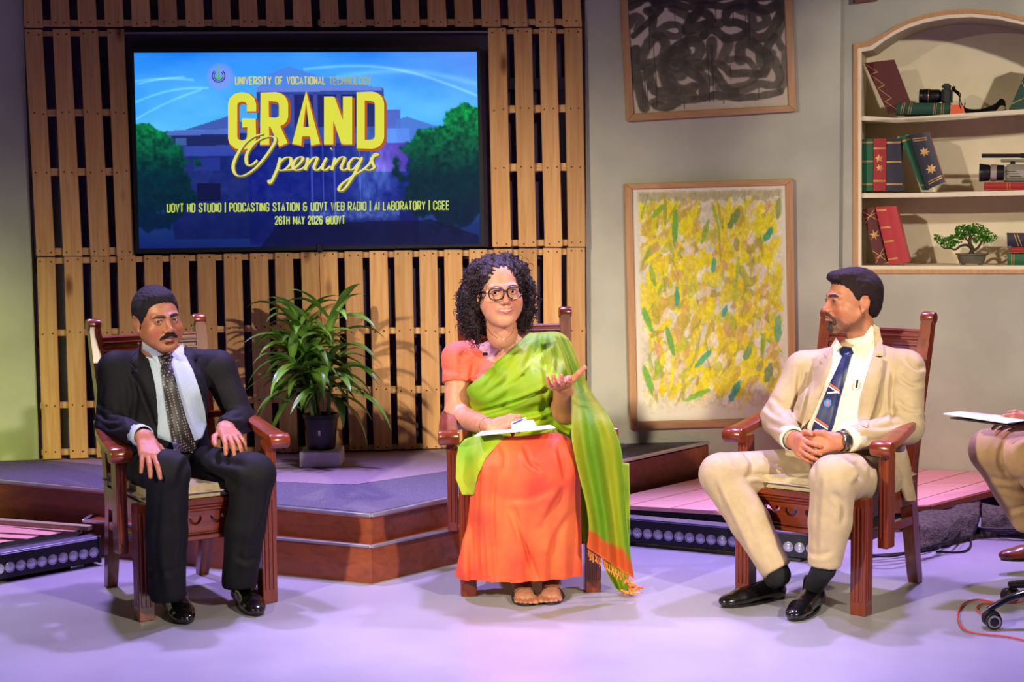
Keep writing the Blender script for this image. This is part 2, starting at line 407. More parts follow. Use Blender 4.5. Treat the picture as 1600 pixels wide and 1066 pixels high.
# bottom row
bl = []
for i, x in enumerate([57, 99.5, 141.5, 183, 224.5, 266, 307.5, 349, 390, 429, 470]):
    wv = 28.5; sh = 7.5+1.8*(1-i/10)
    yt = 402-1.0*(x-57)/100*1.9; yb = 722+12*i/10 if i > 6 else 720
    bl.append((x, x+wv, x+sh+1, x+wv+sh+1, yt, 728))
pallet('wide pine pallet behind the chair of the man in the dark suit', bl,
       [(58, 403.5, 413, 497, 394.5, 404), (61, 516, 526, 500, 506, 516), (63, 629, 639, 503, 617, 628), (65, 702, 712, 505, 698, 709)])
br = []
for i, x in enumerate([499, 538, 577, 616, 655, 694, 733, 772, 811, 849, 886]):
    br.append((x, x+28.3, x+9-i*.75, x+28.3+9-i*.75, 393.5-(x-499)*.0165, 724))
pallet('wide pine pallet behind the potted plant and the seated woman', br,
       [(500, 395, 404, 914, 388, 398), (503, 512, 522, 915.5, 512, 522), (506, 605, 616, 916, 600, 612), (508, 697, 708, 917, 688, 700)])
# grey strips imitating patches of the back wall lit through the gaps
q = [WP(868, 120, -.12), WP(884, 120, -.12), WP(890, 720, -.12), WP(868, 720, -.12)]
slab('trim_1', q, .02, mat('lit_wall_grey', (128, 120, 132), .8), n=WN)['kind'] = 'structure'
M_lit_wall = mat('lit_wall_dim', (96, 90, 104), .8)
slab('trim_2', [WP(388, 470, -.13), WP(440, 470, -.13), WP(440, 620, -.13), WP(388, 620, -.13)], .02, M_lit_wall, n=WN)['kind'] = 'structure'
slab('trim_3', [WP(752, 122, -.10), WP(885, 122, -.10), WP(885, 139, -.10), WP(752, 139, -.10)], .02, mat('lit_wall_pale', (150, 140, 150), .8), n=WN)['kind'] = 'structure'

# ------------------------------------------------------------------ the stage platforms
M_carpet = mat('blue_grey_carpet', (112, 106, 124), .95, c2=(82, 78, 96), scale=260, bump=.6, bscale=300, detail=2)
M_carpet2 = mat('pale_carpet', (160, 140, 150), .95, c2=(140, 122, 134), scale=200, bump=.4, bscale=300, detail=2)
M_ply = mat_wood('red_stained_ply', (150, 74, 38), (120, 54, 28), rough=.42, axis='X', scale=.5, vary=.05, knots=False, coat=.25)
M_alu = mat('aluminium_edge', (200, 200, 205), .3, .8)
M_batten = mat_wood('pale_batten', (190, 178, 140), (160, 150, 118), axis='X', vary=.1, knots=False)
Z1, Z2, ZP = .155, .27, .115
def PW(px, z):
    """point on the back-wall plane at height z under pixel column px"""
    p = WP(px, 600, .0); return Vector((p.x, p.y, z))
stage = empty('stage_platform', PZ(580, 921, 0), 'low carpeted corner stage with reddish wooden risers behind the chairs', 'stage')
A_ = PZ(-200, 731.5, Z2); B_ = PZ(580, 803, Z2); C_ = P(1107, 688.5, 8); C_ = Vector((WP(1107, 688, .012).x, WP(1107, 688, .012).y, Z2))
wl, wr = PW(-330, Z2)-WN*.16, PW(1118, Z2)
def deck(name, pts, z0, z1, m, parent):
    bm = bmesh.new(); bm_prism(bm, [Vector((p.x, p.y, z0)) for p in pts], (0, 0, 1), z1-z0); return link_bm(name, bm, m, parent)
wm = PW(916, Z2); wm0 = wm - WN*.16; wl1 = PW(45, Z2); wl0 = wl1-WN*.16
G5 = WN*.006; wm, wm0, wl0, wl1 = wm+G5-WT*.0+V(.0, 0, 0), wm0+G5-WT*.02, wl0+G5+WT*.02, wl1+G5+WT*.02
deck('deck', [A_, B_, C_, wm, wm-WT*.02, wm0, wl0, wl1, PW(-215, Z2)+G5], .02, Z2-.022, M_ply, stage)
# carpets: the darker front one follows the edge, the paler one lies towards the wall
Ai, Bi, Ci = PZ(-260, 725, Z2), PZ(580, 800.5, Z2), PZ(1106, 688, Z2)
m0, m1, m2, m3 = PZ(-260, 735, Z2), PZ(66, 719, Z2), PZ(500, 764, Z2), PZ(735, 743, Z2)
def sheet(name, pts, z0, z1, m, parent): return deck(name, pts, z0, z1, m, parent)
sheet('front_carpet', [A_+V(.01, .015, 0), Bi, C_-WT*.012, PW(980, Z2)+WN*.01, PZ(693, 737, Z2), PZ(551, 757.5, Z2), PZ(439, 753, Z2), PZ(156, 726, Z2), PW(62, Z2)+WN*.012, PW(-210, Z2)+WN*.02], Z2-.021, Z2-.002, M_carpet, stage)
sheet('back_carpet', [PW(62, Z2)+WN*.011, PZ(156, 726, Z2), PZ(439, 753, Z2), PZ(551, 757.5, Z2), PZ(693, 737, Z2), PW(975, Z2)+WN*.01, PW(912, Z2)+WN*.01, PW(912, Z2)-WN*.15, PW(50, Z2)-WN*.15, PW(50, Z2)+WN*.01], Z2-.021, Z2, M_carpet2, stage)
def lip(name, pts, h, w_, m, parent):
    bm = bmesh.new(); pts = [Vector(p) for p in pts]
    for a, b in zip(pts, pts[1:]):
        d = (b-a).normalized(); n = Vector((d.y, -d.x, 0)); n = n if n.dot(CAM-a) > 0 else -n
        bm_slab(bm, [a+n*w_*.5, b+n*w_*.5, b+n*w_*.5-Vector((0, 0, h)), a+n*w_*.5-Vector((0, 0, h))], w_, n, .002)
    return link_bm(name, bm, m, parent)
lip('edge_strip', [A_, B_, C_], .014, .02, M_alu, stage)
# lower step
s0, s1, s2, s3 = PZ(131, 812, Z1), PZ(580, 852, Z1), PZ(708, 824, Z1), PZ(719, 821.6, Z1)
bb = Vector((0, .5, 0))
deck('step', [s0, s1, s2, s3, Vector((s3.x, s3.y+.15, Z1)), Vector((B_.x, B_.y+.06, Z1)), Vector((s0.x+.1, s0.y+.25, Z1))], 0.0, Z1-.006, M_ply, stage)
lip('step_edge_strip', [s0, s1, s2, s3], .012, .018, M_alu, stage)
lip('edge_strip', [s0+V(.006, .2, 0), s0], .012, .018, M_alu, stage)
# the batten along the foot of the left riser
bq0, bq1 = PZ(-190, 797, .139), PZ(141, 821.5, .137)
lip('batten', [bq0, bq1], .02, .035, M_batten, stage)

# ---- pink-lit plank platform at the right
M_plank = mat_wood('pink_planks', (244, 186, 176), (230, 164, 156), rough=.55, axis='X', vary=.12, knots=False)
rp = empty('plank_platform', PZ(1300, 840, 0), 'low platform of pale planks below the bookshelf wall', 'platform')
# planks run from lower left to upper right: direction of the riser edge
pd = (PZ(1106, 744, ZP)-PZ(984, 771, ZP)).normalized(); pd.z = 0; pd.normalize()
pn = Vector((pd.y, -pd.x, 0))
fa, fb, fc = PZ(960, 789, ZP), PZ(1130, 799, ZP), PZ(1452, 790, ZP)
fd = PZ(1552, 765, ZP); fe = PZ(1760, 748, ZP)
o0 = PZ(984, 771, ZP)
front = [fa, fb, fc, fd, fe]
def clip_poly(poly, p, n):
    out = []
    for i in range(len(poly)):
        a, b = poly[i-1], poly[i]; da, db = (a-p).dot(n), (b-p).dot(n)
        if (da > 0) != (db > 0): out.append(a+(b-a)*(da/(da-db)))
        if db > 0: out.append(b)
    return out
def PWB(px, z):
    p = WPB(px, 600); return Vector((p.x, p.y, z))
outl = [fa, fb, fc, fd, fe, PWB(1800, ZP)+BN*.01, PWB(1320, ZP)+BN*.01, PW(1305, ZP)+WN*.01, PW(1110, ZP)+WN*.01, PZ(1106, 743, ZP)+V(.02, 0, 0), PZ(950, 779, ZP)+V(.02, 0, 0)]
wpl = .185
for k in range(-16, 18):
    pl = clip_poly(outl, o0+pn*(k*wpl+.003), pn); pl = clip_poly(pl, o0+pn*((k+1)*wpl-.003), -pn) if len(pl) > 2 else pl
    if len(pl) > 2: 
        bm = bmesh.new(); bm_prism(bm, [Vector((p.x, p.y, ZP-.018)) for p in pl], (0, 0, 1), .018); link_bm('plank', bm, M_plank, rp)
M_dkwood = mat_wood('dark_underframe', (110, 58, 34), (84, 42, 26), axis='X', knots=False)
sub = [p.lerp(PW(1400, ZP), .03) for p in [fa, fb, fc]] + [PZ(1600, 748, ZP), PWB(1790, ZP)+BN*.02, PWB(1325, ZP)+BN*.02, PW(1300, ZP)+WN*.02, PW(1125, ZP)+WN*.02, PZ(1000, 770, ZP)+V(.05, 0, 0)]
deck('underframe', [Vector((p.x, p.y, 0)) for p in sub], .0, ZP-.02, M_blackmat, rp)
M_orange = mat_wood('orange_edge', (196, 112, 62), (170, 90, 48), axis='X', knots=False)
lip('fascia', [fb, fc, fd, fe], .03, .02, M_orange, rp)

# ---- slatted low platform at the left
lp = empty('slatted_platform', PZ(60, 870, 0), 'low pallet of pink-lit slats beside the left end of the stage', 'platform')
def slat(q, z=.115):
    q = [PZ(x, y, z) for x, y in q]; q = [Vector((p.x, p.y, z)) for p in q]
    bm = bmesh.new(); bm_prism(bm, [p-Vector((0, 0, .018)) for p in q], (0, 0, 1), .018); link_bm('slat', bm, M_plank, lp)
slat([(-120, 804), (128, 826.5), (118, 831), (-120, 812.5)])
slat([(-120, 812), (0, 822), (100, 833), (88, 837), (-120, 825)])
slat([(-120, 827), (74, 838.5), (56, 843), (-120, 833)])
slat([(-120, 836), (26, 845), (10, 849.5), (-120, 845)])
deck('underframe', [PZ(-120, 803, .09), PZ(135, 828, .09), PZ(0, 853, .09), PZ(-120, 872, .09)], 0.0, .09, M_blackmat, lp)

# ------------------------------------------------------------------ television
tv = empty('television', WP(480, 396, .08), 'large flat television showing the blue grand openings slide', 'television')
TB = [(202, 75), (750, 74), (757.5, 385.5), (211.5, 396.5)]
TS = [(209, 82.4), (745, 80.8), (750.5, 381.5), (217.5, 388.5)]
OFF = .085
def ring_plate(name, outer, inner, off, t, m, parent):
    bm = bmesh.new()
    for i in range(4):
        j = (i+1) % 4
        bm_slab(bm, [WP(*outer[i], off), WP(*outer[j], off), WP(*inner[j], off), WP(*inner[i], off)], t, WN)
    return link_bm(name, bm, m, parent)
ring_plate('bezel', TB, TS, OFF, .03, M_black, tv)
slab('casing', [WP(x, y, OFF-.031) for x, y in TB], .045, M_blackmat, tv, n=WN)
slab('sensor_bump', [WP(484, 71, OFF-.005), WP(492, 71, OFF-.005), WP(492, 76, OFF-.005), WP(484, 76, OFF-.005)], .02, M_black, tv, n=WN, bevel=.002)
slab('stand_clip', [WP(495, 381, OFF+.012), WP(504, 381, OFF+.012), WP(505, 394, OFF+.012), WP(495, 394, OFF+.012)], .03, M_black, tv, n=WN, bevel=.003)
slab('trim_4', [WP(194, 50, .06), WP(762, 48, .06), WP(762, 51, .06), WP(194, 53, .06)], .02, mat('grey_bracket', (130, 118, 120), .5, .3), n=WN)['kind'] = 'structure'
# surround boards behind the television
slab('trim_5', [WP(195, 53, .01), WP(763, 51, .01), WP(769, 386, .01), WP(211, 400, .01)], .02, mat('aubergine_panel', (72, 58, 80), .85), n=WN)['kind'] = 'structure'

# screen picture: a colour grid with sky, hall and trees
def grid_canvas(name, quad, off, nu, nv, colfn, m, parent):
    u, v = np.meshgrid(np.linspace(0, 1, nu), np.linspace(0, 1, nv))
    c4 = [np.array(WP(*p, off)) for p in quad]
    U, Vv = u.ravel()[:, None], v.ravel()[:, None]
    pts = (c4[0]*(1-U)+c4[1]*U)*(1-Vv)+(c4[3]*(1-U)+c4[2]*U)*Vv
    idx = np.arange(nu*nv).reshape(nv, nu)
    f = np.stack([idx[:-1, :-1], idx[1:, :-1], idx[1:, 1:], idx[:-1, 1:]], -1).reshape(-1, 4)
    cols = colfn(u, v).reshape(-1, 3)
    return link(name, pts, f, m, parent, cols=np.array(cols))
def lin_np(c):
    c = np.clip(np.asarray(c, float)/255, 0, 1); return np.where(c <= .04045, c/12.92, ((c+.055)/1.055)**2.4)
def vnoise(x, y, seed=0):
    xi, yi = np.floor(x).astype(int), np.floor(y).astype(int); fx, fy = x-xi, y-yi
    fx = fx*fx*(3-2*fx); fy = fy*fy*(3-2*fy)
    def h(a, b):
        s = np.sin(a*127.1+b*311.7+seed*74.7)*43758.5453; return s-np.floor(s)
    return (h(xi, yi)*(1-fx)+h(xi+1, yi)*fx)*(1-fy)+(h(xi, yi+1)*(1-fx)+h(xi+1, yi+1)*fx)*fy
def fbm(x, y, o=4, seed=0):
    s = 0; a = .5
    for i in range(o): s = s+a*vnoise(x*2**i, y*2**i, seed+i); a *= .5
    return s/(1-.5**o)
def inpoly(x, y, poly):
    c = np.zeros(x.shape, bool)
    for i in range(len(poly)):
        (ax, ay), (bx, by) = poly[i-1], poly[i]
        if ay == by: continue
        c ^= ((ay > y) != (by > y)) & (x < (bx-ax)*(y-ay)/(by-ay)+ax)
    return c
def screen_cols(u, v):
    X = 52+u*1455; Y = 113+v*825          # the slide in zoomed-photo units (1600 x 1031)
    sky = np.stack([np.interp(v, [0, .2, .45, 1], [48, 72, 86, 30]), np.interp(v, [0, .2, .45, 1], [142, 172, 190, 60]), np.interp(v, [0, .2, .45, 1], [255, 255, 250, 150])], -1)
    sky += (np.clip(u-.6, 0, 1)*np.clip(.35-v, 0, 1)*260)[..., None]*np.array([1.0, -.1, -.2])
    sky += ((fbm(X/260, Y/120, 4, 3)-.5)*46)[..., None]*np.array([1.2, 1, .4])
    for (x0, y0, x1, y1, bend, wd, am) in ((52, 320, 360, 262, 20, 4, 45), (52, 392, 330, 268, 10, 4, 40), (52, 232, 300, 228, 8, 5, 40), (760, 185, 1505, 300, 60, 6, 42), (900, 220, 1505, 250, 40, 12, 26), (60, 245, 260, 215, 6, 4, 40)):
        t = np.clip((X-x0)/(x1-x0), 0, 1); yc = y0+(y1-y0)*t-bend*np.sin(t*math.pi)
        sky += (am*np.exp(-((Y-yc)/wd)**2)*((X >= x0) & (X <= x1)))[..., None]*np.array([1, .9, .5])
    c = sky
    def put(poly, col, a=1.0, tex=0, seed=1):
        nonlocal c
        mk = inpoly(X, Y, poly).astype(float)[..., None]*a
        cc = np.array(col, float)+ (((fbm(X/30, Y/30, 3, seed)-.5)*tex)[..., None] if tex else 0)
        c = c*(1-mk)+cc*mk
    put([(560, 270), (1100, 265), (1110, 520), (560, 520)], (44, 62, 150), .9, 30)
    put([(600, 210), (700, 172), (830, 215), (1100, 268), (560, 272)], (80, 130, 225), .8)
    put([(560, 262), (1095, 262), (1095, 276), (560, 280)], (108, 128, 220))
    put([(700, 290), (1060, 290), (1060, 430), (700, 430)], (30, 32, 96), .8)
    for i in range(5): put([(600+i*100, 290), (618+i*100, 290), (618+i*100, 430), (600+i*100, 430)], (90, 100, 190), .6)
    put([(260, 436), (440, 380), (560, 436)], (60, 84, 170), .9)
    put([(170, 445), (600, 430), (600, 900), (200, 900)], (24, 36, 110), .95, 26)
    put([(170, 440), (560, 432), (560, 452), (185, 462)], (86, 116, 205), .9)
    put([(200, 466), (450, 462), (450, 505), (205, 505)], (30, 40, 96), .9); put([(215, 470), (262, 470), (262, 503), (215, 503)], (84, 130, 200), .6)
    put([(210, 508), (600, 500), (600, 545), (215, 550)], (60, 80, 180), .8); put([(290, 560), (400, 556), (400, 610), (290, 612)], (36, 52, 140)); put([(300, 665), (400, 665), (400, 740), (300, 740)], (14, 18, 62), .9)
    put([(520, 500), (1240, 500), (1240, 930), (520, 930)], (20, 32, 128), .95, 30, 5)
    put([(1110, 355), (1170, 355), (1170, 440), (1110, 440)], (80, 96, 200), .9); put([(1150, 400), (1200, 388), (1330, 430), (1330, 500), (1150, 500)], (78, 118, 215), .9)
    put([(1110, 436), (1208, 436), (1208, 500), (1110, 500)], (90, 140, 240), .9); put([(1060, 500), (1208, 500), (1190, 620), (1060, 620)], (96, 66, 190), .8)
    for x in (785, 832, 880, 990): put([(x, 500), (x+6, 500), (x+6, 820), (x, 820)], (74, 92, 200), .8)
    d = np.exp(-(((X-1050)/95)**2+((Y-640)/170)**2)); c = c+(d*fbm(X/18, Y/40, 3, 9)*110)[..., None]*np.array([.7, .9, .9])
    fy = np.exp(-((Y-805)/26)**2)*((X > 770) & (X < 1160))*fbm(X/14, Y/14, 3, 4); c = c+(fy*150)[..., None]*np.array([.8, .9, 1])
    # trees
    nz = fbm(X/52, Y/52, 5, 11)
    gl = ((X-110)/195)**2+((Y-640)/215)**2 + (nz-.5)*1.5
    gl2 = ((X-70)/70)**2+((Y-500)/90)**2+(nz-.5)*1.5
    gr = np.minimum(((X-1370)/215)**2+((Y-640)/230)**2, ((X-1450)/110)**2+((Y-450)/110)**2) + (nz-.5)*1.4
    for g in (gl, gl2, gr):
        mk = np.clip((1.0-g)*6, 0, 1)[..., None]
        lf = fbm(X/16, Y/16, 4, 21)
        bright = np.clip((640-Y)/260, 0, 1)
        gc = np.stack([2+20*lf*bright, 30+170*lf*(.12+bright), 44+62*lf*(.4+bright*.3)], -1)
        c = c*(1-mk)+gc*mk
    k = np.clip((Y-700)/150, 0, 1)[..., None]; c = c*(1-k*.55)+np.array([6, 18, 66])*(k*.55)
    put([(640, 840), (1300, 830), (1500, 900), (1500, 940), (560, 940)], (10, 12, 52), .7, 14)
    mk = np.clip(1-((X-410)/58)**2-((Y-214)/58)**2, 0, 1)[..., None]**.4; c = c*(1-mk*.75)+np.array([150, 150, 245])*mk*.75
    return lin_np(np.clip(c, 0, 255))
M_screen = mat_attr('lit_screen', .3, emit=True, spec=.0)
screen = grid_canvas('screen', TS, OFF-.006, 380, 216, screen_cols, M_screen, tv)
def emis(name, c, s=1.0):
    m, t, b = nt(name); b.inputs['Base Color'].default_value = (0, 0, 0, 1); b.inputs['Emission Color'].default_value = lin4(c); b.inputs['Emission Strength'].default_value = s; b.inputs['Roughness'].default_value = .4
    return m
# condensed stroke letters
def arc(cx, cy, rx, ry, a0, a1, n=7): return [(cx+rx*math.cos(math.radians(a0+(a1-a0)*i/n)), cy+ry*math.sin(math.radians(a0+(a1-a0)*i/n))) for i in range(n+1)]
W_ = .36; r = .16
def rr(x0, y0, x1, y1, r=.16): return arc(x1-r, y1-r, r, r, 0, 90, 4)+arc(x0+r, y1-r, r, r, 90, 180, 4)+arc(x0+r, y0+r, r, r, 180, 270, 4)+arc(x1-r, y0+r, r, r, 270, 360, 4)+[(x1, y1-r)]
GL = {
 'U': [[(0, 1), (0, r)]+arc(r, r, r, r, 180, 270, 4)+arc(W_-r, r, r, r, 270, 360, 4)+[(W_, 1)]],
 'N': [[(0, 0), (0, 1)], [(W_, 0), (W_, 1)], [(.03, .96), (W_-.03, .04)]], 'I': [[(0, 0), (0, 1)]], 'V': [[(0, 1), (W_/2, 0), (W_, 1)]],
 'E': [[(W_*.9, 1), (0, 1), (0, 0), (W_*.9, 0)], [(0, .52), (W_*.75, .52)]], 'F': [[(W_*.9, 1), (0, 1), (0, 0)], [(0, .5), (W_*.75, .5)]],
 'R': [[(0, 0), (0, 1), (W_-r, 1)]+arc(W_-r, 1-r, r, r, 90, 0, 4)+[(W_, .5+r*.6)]+arc(W_-r, .5+r*.6, r, r*.8, 0, -90, 4)+[(0, .48)], [(W_*.45, .48), (W_, 0)]],
 'S': [[(W_, .72), (W_, 1-r)]+arc(W_-r, 1-r, r, r, 0, 90, 3)+arc(r, 1-r, r, r, 90, 180, 3)+[(0, .7), (W_, .32), (W_, r)]+arc(W_-r, r, r, r, 0, -90, 3)+arc(r, r, r, r, 270, 180, 3)+[(0, .28)]],
 'T': [[(0, 1), (W_*1.0, 1)], [(W_/2, 1), (W_/2, 0)]], 'Y': [[(0, 1), (W_/2, .45), (W_/2, 0)], [(W_, 1), (W_/2, .45)]],
 'O': [rr(0, 0, W_, 1)], 'C': [[(W_, .68), (W_, 1-r)]+arc(W_-r, 1-r, r, r, 0, 90, 3)+arc(r, 1-r, r, r, 90, 180, 3)+arc(r, r, r, r, 180, 270, 3)+arc(W_-r, r, r, r, 270, 360, 3)+[(W_, .32)]],
 'A': [[(0, 0), (W_/2, 1), (W_, 0)], [(W_*.14, .27), (W_*.86, .27)]], 'L': [[(0, 1), (0, 0), (W_*.85, 0)]],
 'H': [[(0, 0), (0, 1)], [(W_, 0), (W_, 1)], [(0, .5), (W_, .5)]], 'D': [[(0, 0), (0, 1), (W_-r, 1)]+arc(W_-r, 1-r, r, r, 90, 0, 4)+arc(W_-r, r, r, r, 0, -90, 4)+[(0, 0)]],
 'G': [[(W_, .7), (W_, 1-r)]+arc(W_-r, 1-r, r, r, 0, 90, 3)+arc(r, 1-r, r, r, 90, 180, 3)+arc(r, r, r, r, 180, 270, 3)+arc(W_-r, r, r, r, 270, 360, 3)+[(W_, .46), (W_*.5, .46)]],
 'P': [[(0, 0), (0, 1), (W_-r, 1)]+arc(W_-r, 1-r, r, r, 90, 0, 4)+arc(W_-r, .45+r, r, r, 0, -90, 4)+[(0, .45)]],
 'B': [[(0, 0), (0, 1), (W_-r, 1)]+arc(W_-r, 1-r, r, r, 90, 0, 3)+[(W_, .6), (W_-.08, .52), (0, .52)], [(W_-.08, .52), (W_, .43), (W_, r)]+arc(W_-r, r, r, r, 0, -90, 3)+[(0, 0)]],
 'W': [[(0, 1), (.14, 0), (.27, .9), (.40, 0), (.54, 1)]], 'M': [[(0, 0), (0, 1)], [(.5, 0), (.5, 1)], [(.03, .96), (.25, .18), (.47, .96)]],
 '|': [[(0, -.12), (0, 1.15)]], '&': [[(W_, .5), (W_, r)]+arc(W_-r, r, r, r, 0, -90, 3)+arc(r, r, r, r, 270, 180, 3)+[(0, .42), (W_*.3, .53), (0, .62), (0, 1-r)]+arc(r, 1-r, r, r, 180, 90, 3)+[(W_*.8, 1), (W_*.8, .8)], [(W_*.3, .53), (W_*1.15, .53)]],
 '2': [[(0, .7), (0, 1-r)]+arc(r, 1-r, r, r, 180, 90, 3)+arc(W_-r, 1-r, r, r, 90, 0, 3)+[(W_, .66), (0, .12), (0, 0), (W_, 0)]],
 '6': [[(W_, .75), (W_, 1-r)]+arc(W_-r, 1-r, r, r, 0, 90, 3)+arc(r, 1-r, r, r, 90, 180, 3)+arc(r, r, r, r, 180, 270, 3)+arc(W_-r, r, r, r, 270, 360, 3)+arc(W_-r, .57-r, r, r, 0, 90, 3)+[(r, .57), (0, .45)]],
 '0': [rr(0, 0, W_, 1)], '@': [rr(0, 0, .5, .9, .2), rr(.17, .25, .36, .62, .09), [(.36, .6), (.38, .27), (.48, .3)]],
}
def strokes_mesh(bm, polys, mp, sw, sh, thick, off3, dz=0.0, closed_ok=True):
    """polys in glyph units; mp maps (x,y)->photo px; builds mitred ribbon prisms on the screen"""
    for pl in polys:
        pts = [mp(x, y) for x, y in pl]
        pts = [p for i, p in enumerate(pts) if i == 0 or (abs(p[0]-pts[i-1][0])+abs(p[1]-pts[i-1][1])) > .05]
        k = len(pts)
        if k < 2: continue
        cl = abs(pts[0][0]-pts[-1][0])+abs(pts[0][1]-pts[-1][1]) < .1
        L_, R_ = [], []
        for i in range(k):
            if cl: a, b = pts[i-1 if i else k-2], pts[(i+1) if i < k-1 else 1]
            else: a, b = pts[max(i-1, 0)], pts[min(i+1, k-1)]
            p = pts[i]
            d1 = Vector((p[0]-a[0], p[1]-a[1])); d2 = Vector((b[0]-p[0], b[1]-p[1]))
            if d1.length < 1e-6: d1 = d2
            if d2.length < 1e-6: d2 = d1
            d1.normalize(); d2.normalize(); t = d1+d2
            if t.length < .2: t = d1.copy()
            t.normalize(); n = Vector((-t.y, t.x)); c = max(.8, n.dot(Vector((-d1.y, d1.x))))
            h = (sw[i] if isinstance(sw, list) else sw)*.5
            wx = h/c
            L_.append((p[0]+n.x*wx, p[1]+n.y*wx*sh)); R_.append((p[0]-n.x*wx, p[1]-n.y*wx*sh))
        for i in range(k-1):
            bm_slab(bm, [WP(*L_[i], OFF+off3+dz), WP(*L_[i+1], OFF+off3+dz), WP(*R_[i+1], OFF+off3+dz), WP(*R_[i], OFF+off3+dz)], thick, WN)
def skew_y(px, py0): return py0-(px-209)*.012*((py0-80)/305)
def text_line(bm, s, x0, x1, ybase, h, sw, gap=.2, space=.22, dx=0, dy=0, extra=0):
    adv = 0
    wd = []
    for ch in s:
        if ch == ' ': wd.append(space); continue
        g = GL[ch]; wd.append(max(x for p in g for x, y in p))
    tot = sum(wd)+gap*(len(s)-1)
    sc = (x1-x0)/tot; x = 0
    for ch, w_ in zip(s, wd):
        if ch != ' ':
            ox = x0+x*sc+dx
            strokes_mesh(bm, GL[ch], lambda a, b, ox=ox: (ox+a*sc, skew_y(ox, ybase)-b*h+dy), sw+extra, 1.0, .0006, -.004, dz=(0 if extra else .0012))
        x += w_+gap
M_gold = emis('gold_letters', (222, 222, 70)); M_goldrim = emis('orange_letter_rim', (176, 84, 30)); M_lime = emis('yellow_green_letters', (196, 214, 88)); M_pale = emis('pale_yellow_letters', (214, 208, 112))
M_faint = emis('faint_gold_letters', (170, 172, 110))
bm = bmesh.new(); text_line(bm, 'GRAND', 363.5, 593, 224.5+3, 75, 14.5, gap=.25, dx=2, dy=2.2, extra=4); link_bm('headline_rim', bm, M_goldrim, screen)
bm = bmesh.new(); text_line(bm, 'GRAND', 363.5, 593, 224.5+3, 75, 14.5, gap=.25); link_bm('headline_lettering', bm, M_gold, screen)
bm = bmesh.new(); text_line(bm, 'UNIVERSITY OF VOCATIONAL', 368, 508, 132, 11.4, 1.9); link_bm('institute_lettering', bm, M_pale, screen)
bm = bmesh.new(); text_line(bm, 'TECHNOLOGY', 514.5, 579.5, 132.5, 11.4, 1.7); link_bm('institute_lettering', bm, M_faint, screen)
bm = bmesh.new(); text_line(bm, 'UOVT HD STUDIO | PODCASTING STATION & UOVT WEB RADIO | AI LABORATORY | CGEE', 261.5, 701.5, 332, 12.6, 1.95, gap=.2, space=.17); link_bm('venue_lettering', bm, M_lime, screen)
bm = bmesh.new(); text_line(bm, '26TH MAY 2026 @UOVT', 430.5, 538.5, 353, 12, 1.9, gap=.2, space=.22); link_bm('date_lettering', bm, M_lime, screen)
# script word: hand drawn strokes in zoomed-photo units
def zp(x, y): return (190+x/2.712, 40+y/2.712)
script = [
 [(600, 458), (560, 470), (520, 500), (485, 555), (472, 600), (485, 632), (520, 634), (570, 600), (620, 540), (650, 490), (640, 470), (600, 475), (560, 500), (530, 545), (530, 585), (550, 590), (575, 570)],
 [(672, 560), (662, 600), (640, 650), (628, 668), (622, 655)], [(660, 590), (690, 562), (715, 560), (715, 585), (690, 610), (668, 612), (660, 605)],
 [(690, 612), (730, 605), (765, 570), (762, 556), (740, 565), (725, 595), (738, 612), (765, 605), (790, 585)],
 [(790, 560), (778, 612)], [(780, 600), (810, 562), (828, 562), (815, 600), (828, 612), (850, 595)],
 [(868, 560), (850, 600), (862, 612), (885, 595)], [(886, 524), (890, 520)],
 [(905, 560), (890, 612)], [(893, 598), (925, 560), (945, 562), (930, 600), (942, 612), (965, 598)],
 [(1010, 565), (985, 560), (962, 585), (965, 610), (985, 605), (1010, 575), (1016, 562), (990, 620), (960, 670), (935, 698), (920, 695), (932, 672), (975, 640), (1020, 612)],
 [(1020, 612), (1050, 585), (1072, 545), (1085, 548), (1060, 560), (1062, 580), (1070, 600), (1050, 612), (1028, 606)],
]
for nm, mm, ex, dx in (('script_stroke_rim', emis('bronze_rim', (120, 104, 40)), 1.6, 1.3), ('script_stroke', emis('pale_gold_script', (226, 222, 120)), 0, 0)):
    for pl in script:
        bm = bmesh.new()
        p = [(v.x, v.y) for v in catmull([(a, b, 0) for a, b in pl], 5)]
        k = len(p); sw = []
        for i in range(k):
            a, b = p[max(i-1, 0)], p[min(i+1, k-1)]
            dd = abs(b[1]-a[1])/(math.hypot(b[0]-a[0], b[1]-a[1])+1e-6)
            sw.append((1.7+3.3*dd**2)+ex)
        strokes_mesh(bm, [p], lambda a, b: (zp(a, b)[0]+dx, zp(a, b)[1]+dx), sw, 1, .0006, -.004, dz=.0036 if not ex else .0024)
        link_bm(nm, bm, mm, screen)
# emblem
M_em1 = emis('navy_emblem', (40, 40, 110)); M_em2 = emis('green_emblem', (60, 200, 90))
bm = bmesh.new(); strokes_mesh(bm, [[zp(x, y) for x, y in arc(411, 213, 27, 27, -50, 230, 16)]], lambda a, b: (a, b), 1.6, 1, .0006, -.004); 
strokes_mesh(bm, [[zp(x, y) for x, y in arc(411, 213, 19, 19, -50, 230, 14)]], lambda a, b: (a, b), 1.3, 1, .0006, -.004); link_bm('emblem_rings', bm, M_em1, screen)
bm = bmesh.new(); strokes_mesh(bm, [[zp(410, 160), zp(411, 190), zp(411, 222)]], lambda a, b: (a, b), [.6, 2.2, 2.2], 1, .0006, -.004, dz=.001)
strokes_mesh(bm, [[zp(x, y) for x, y in arc(411, 216, 9, 9, 0, 180, 6)]], lambda a, b: (a, b), 3, 1, .0006, -.004, dz=.001); link_bm('emblem_torch', bm, M_em2, screen)

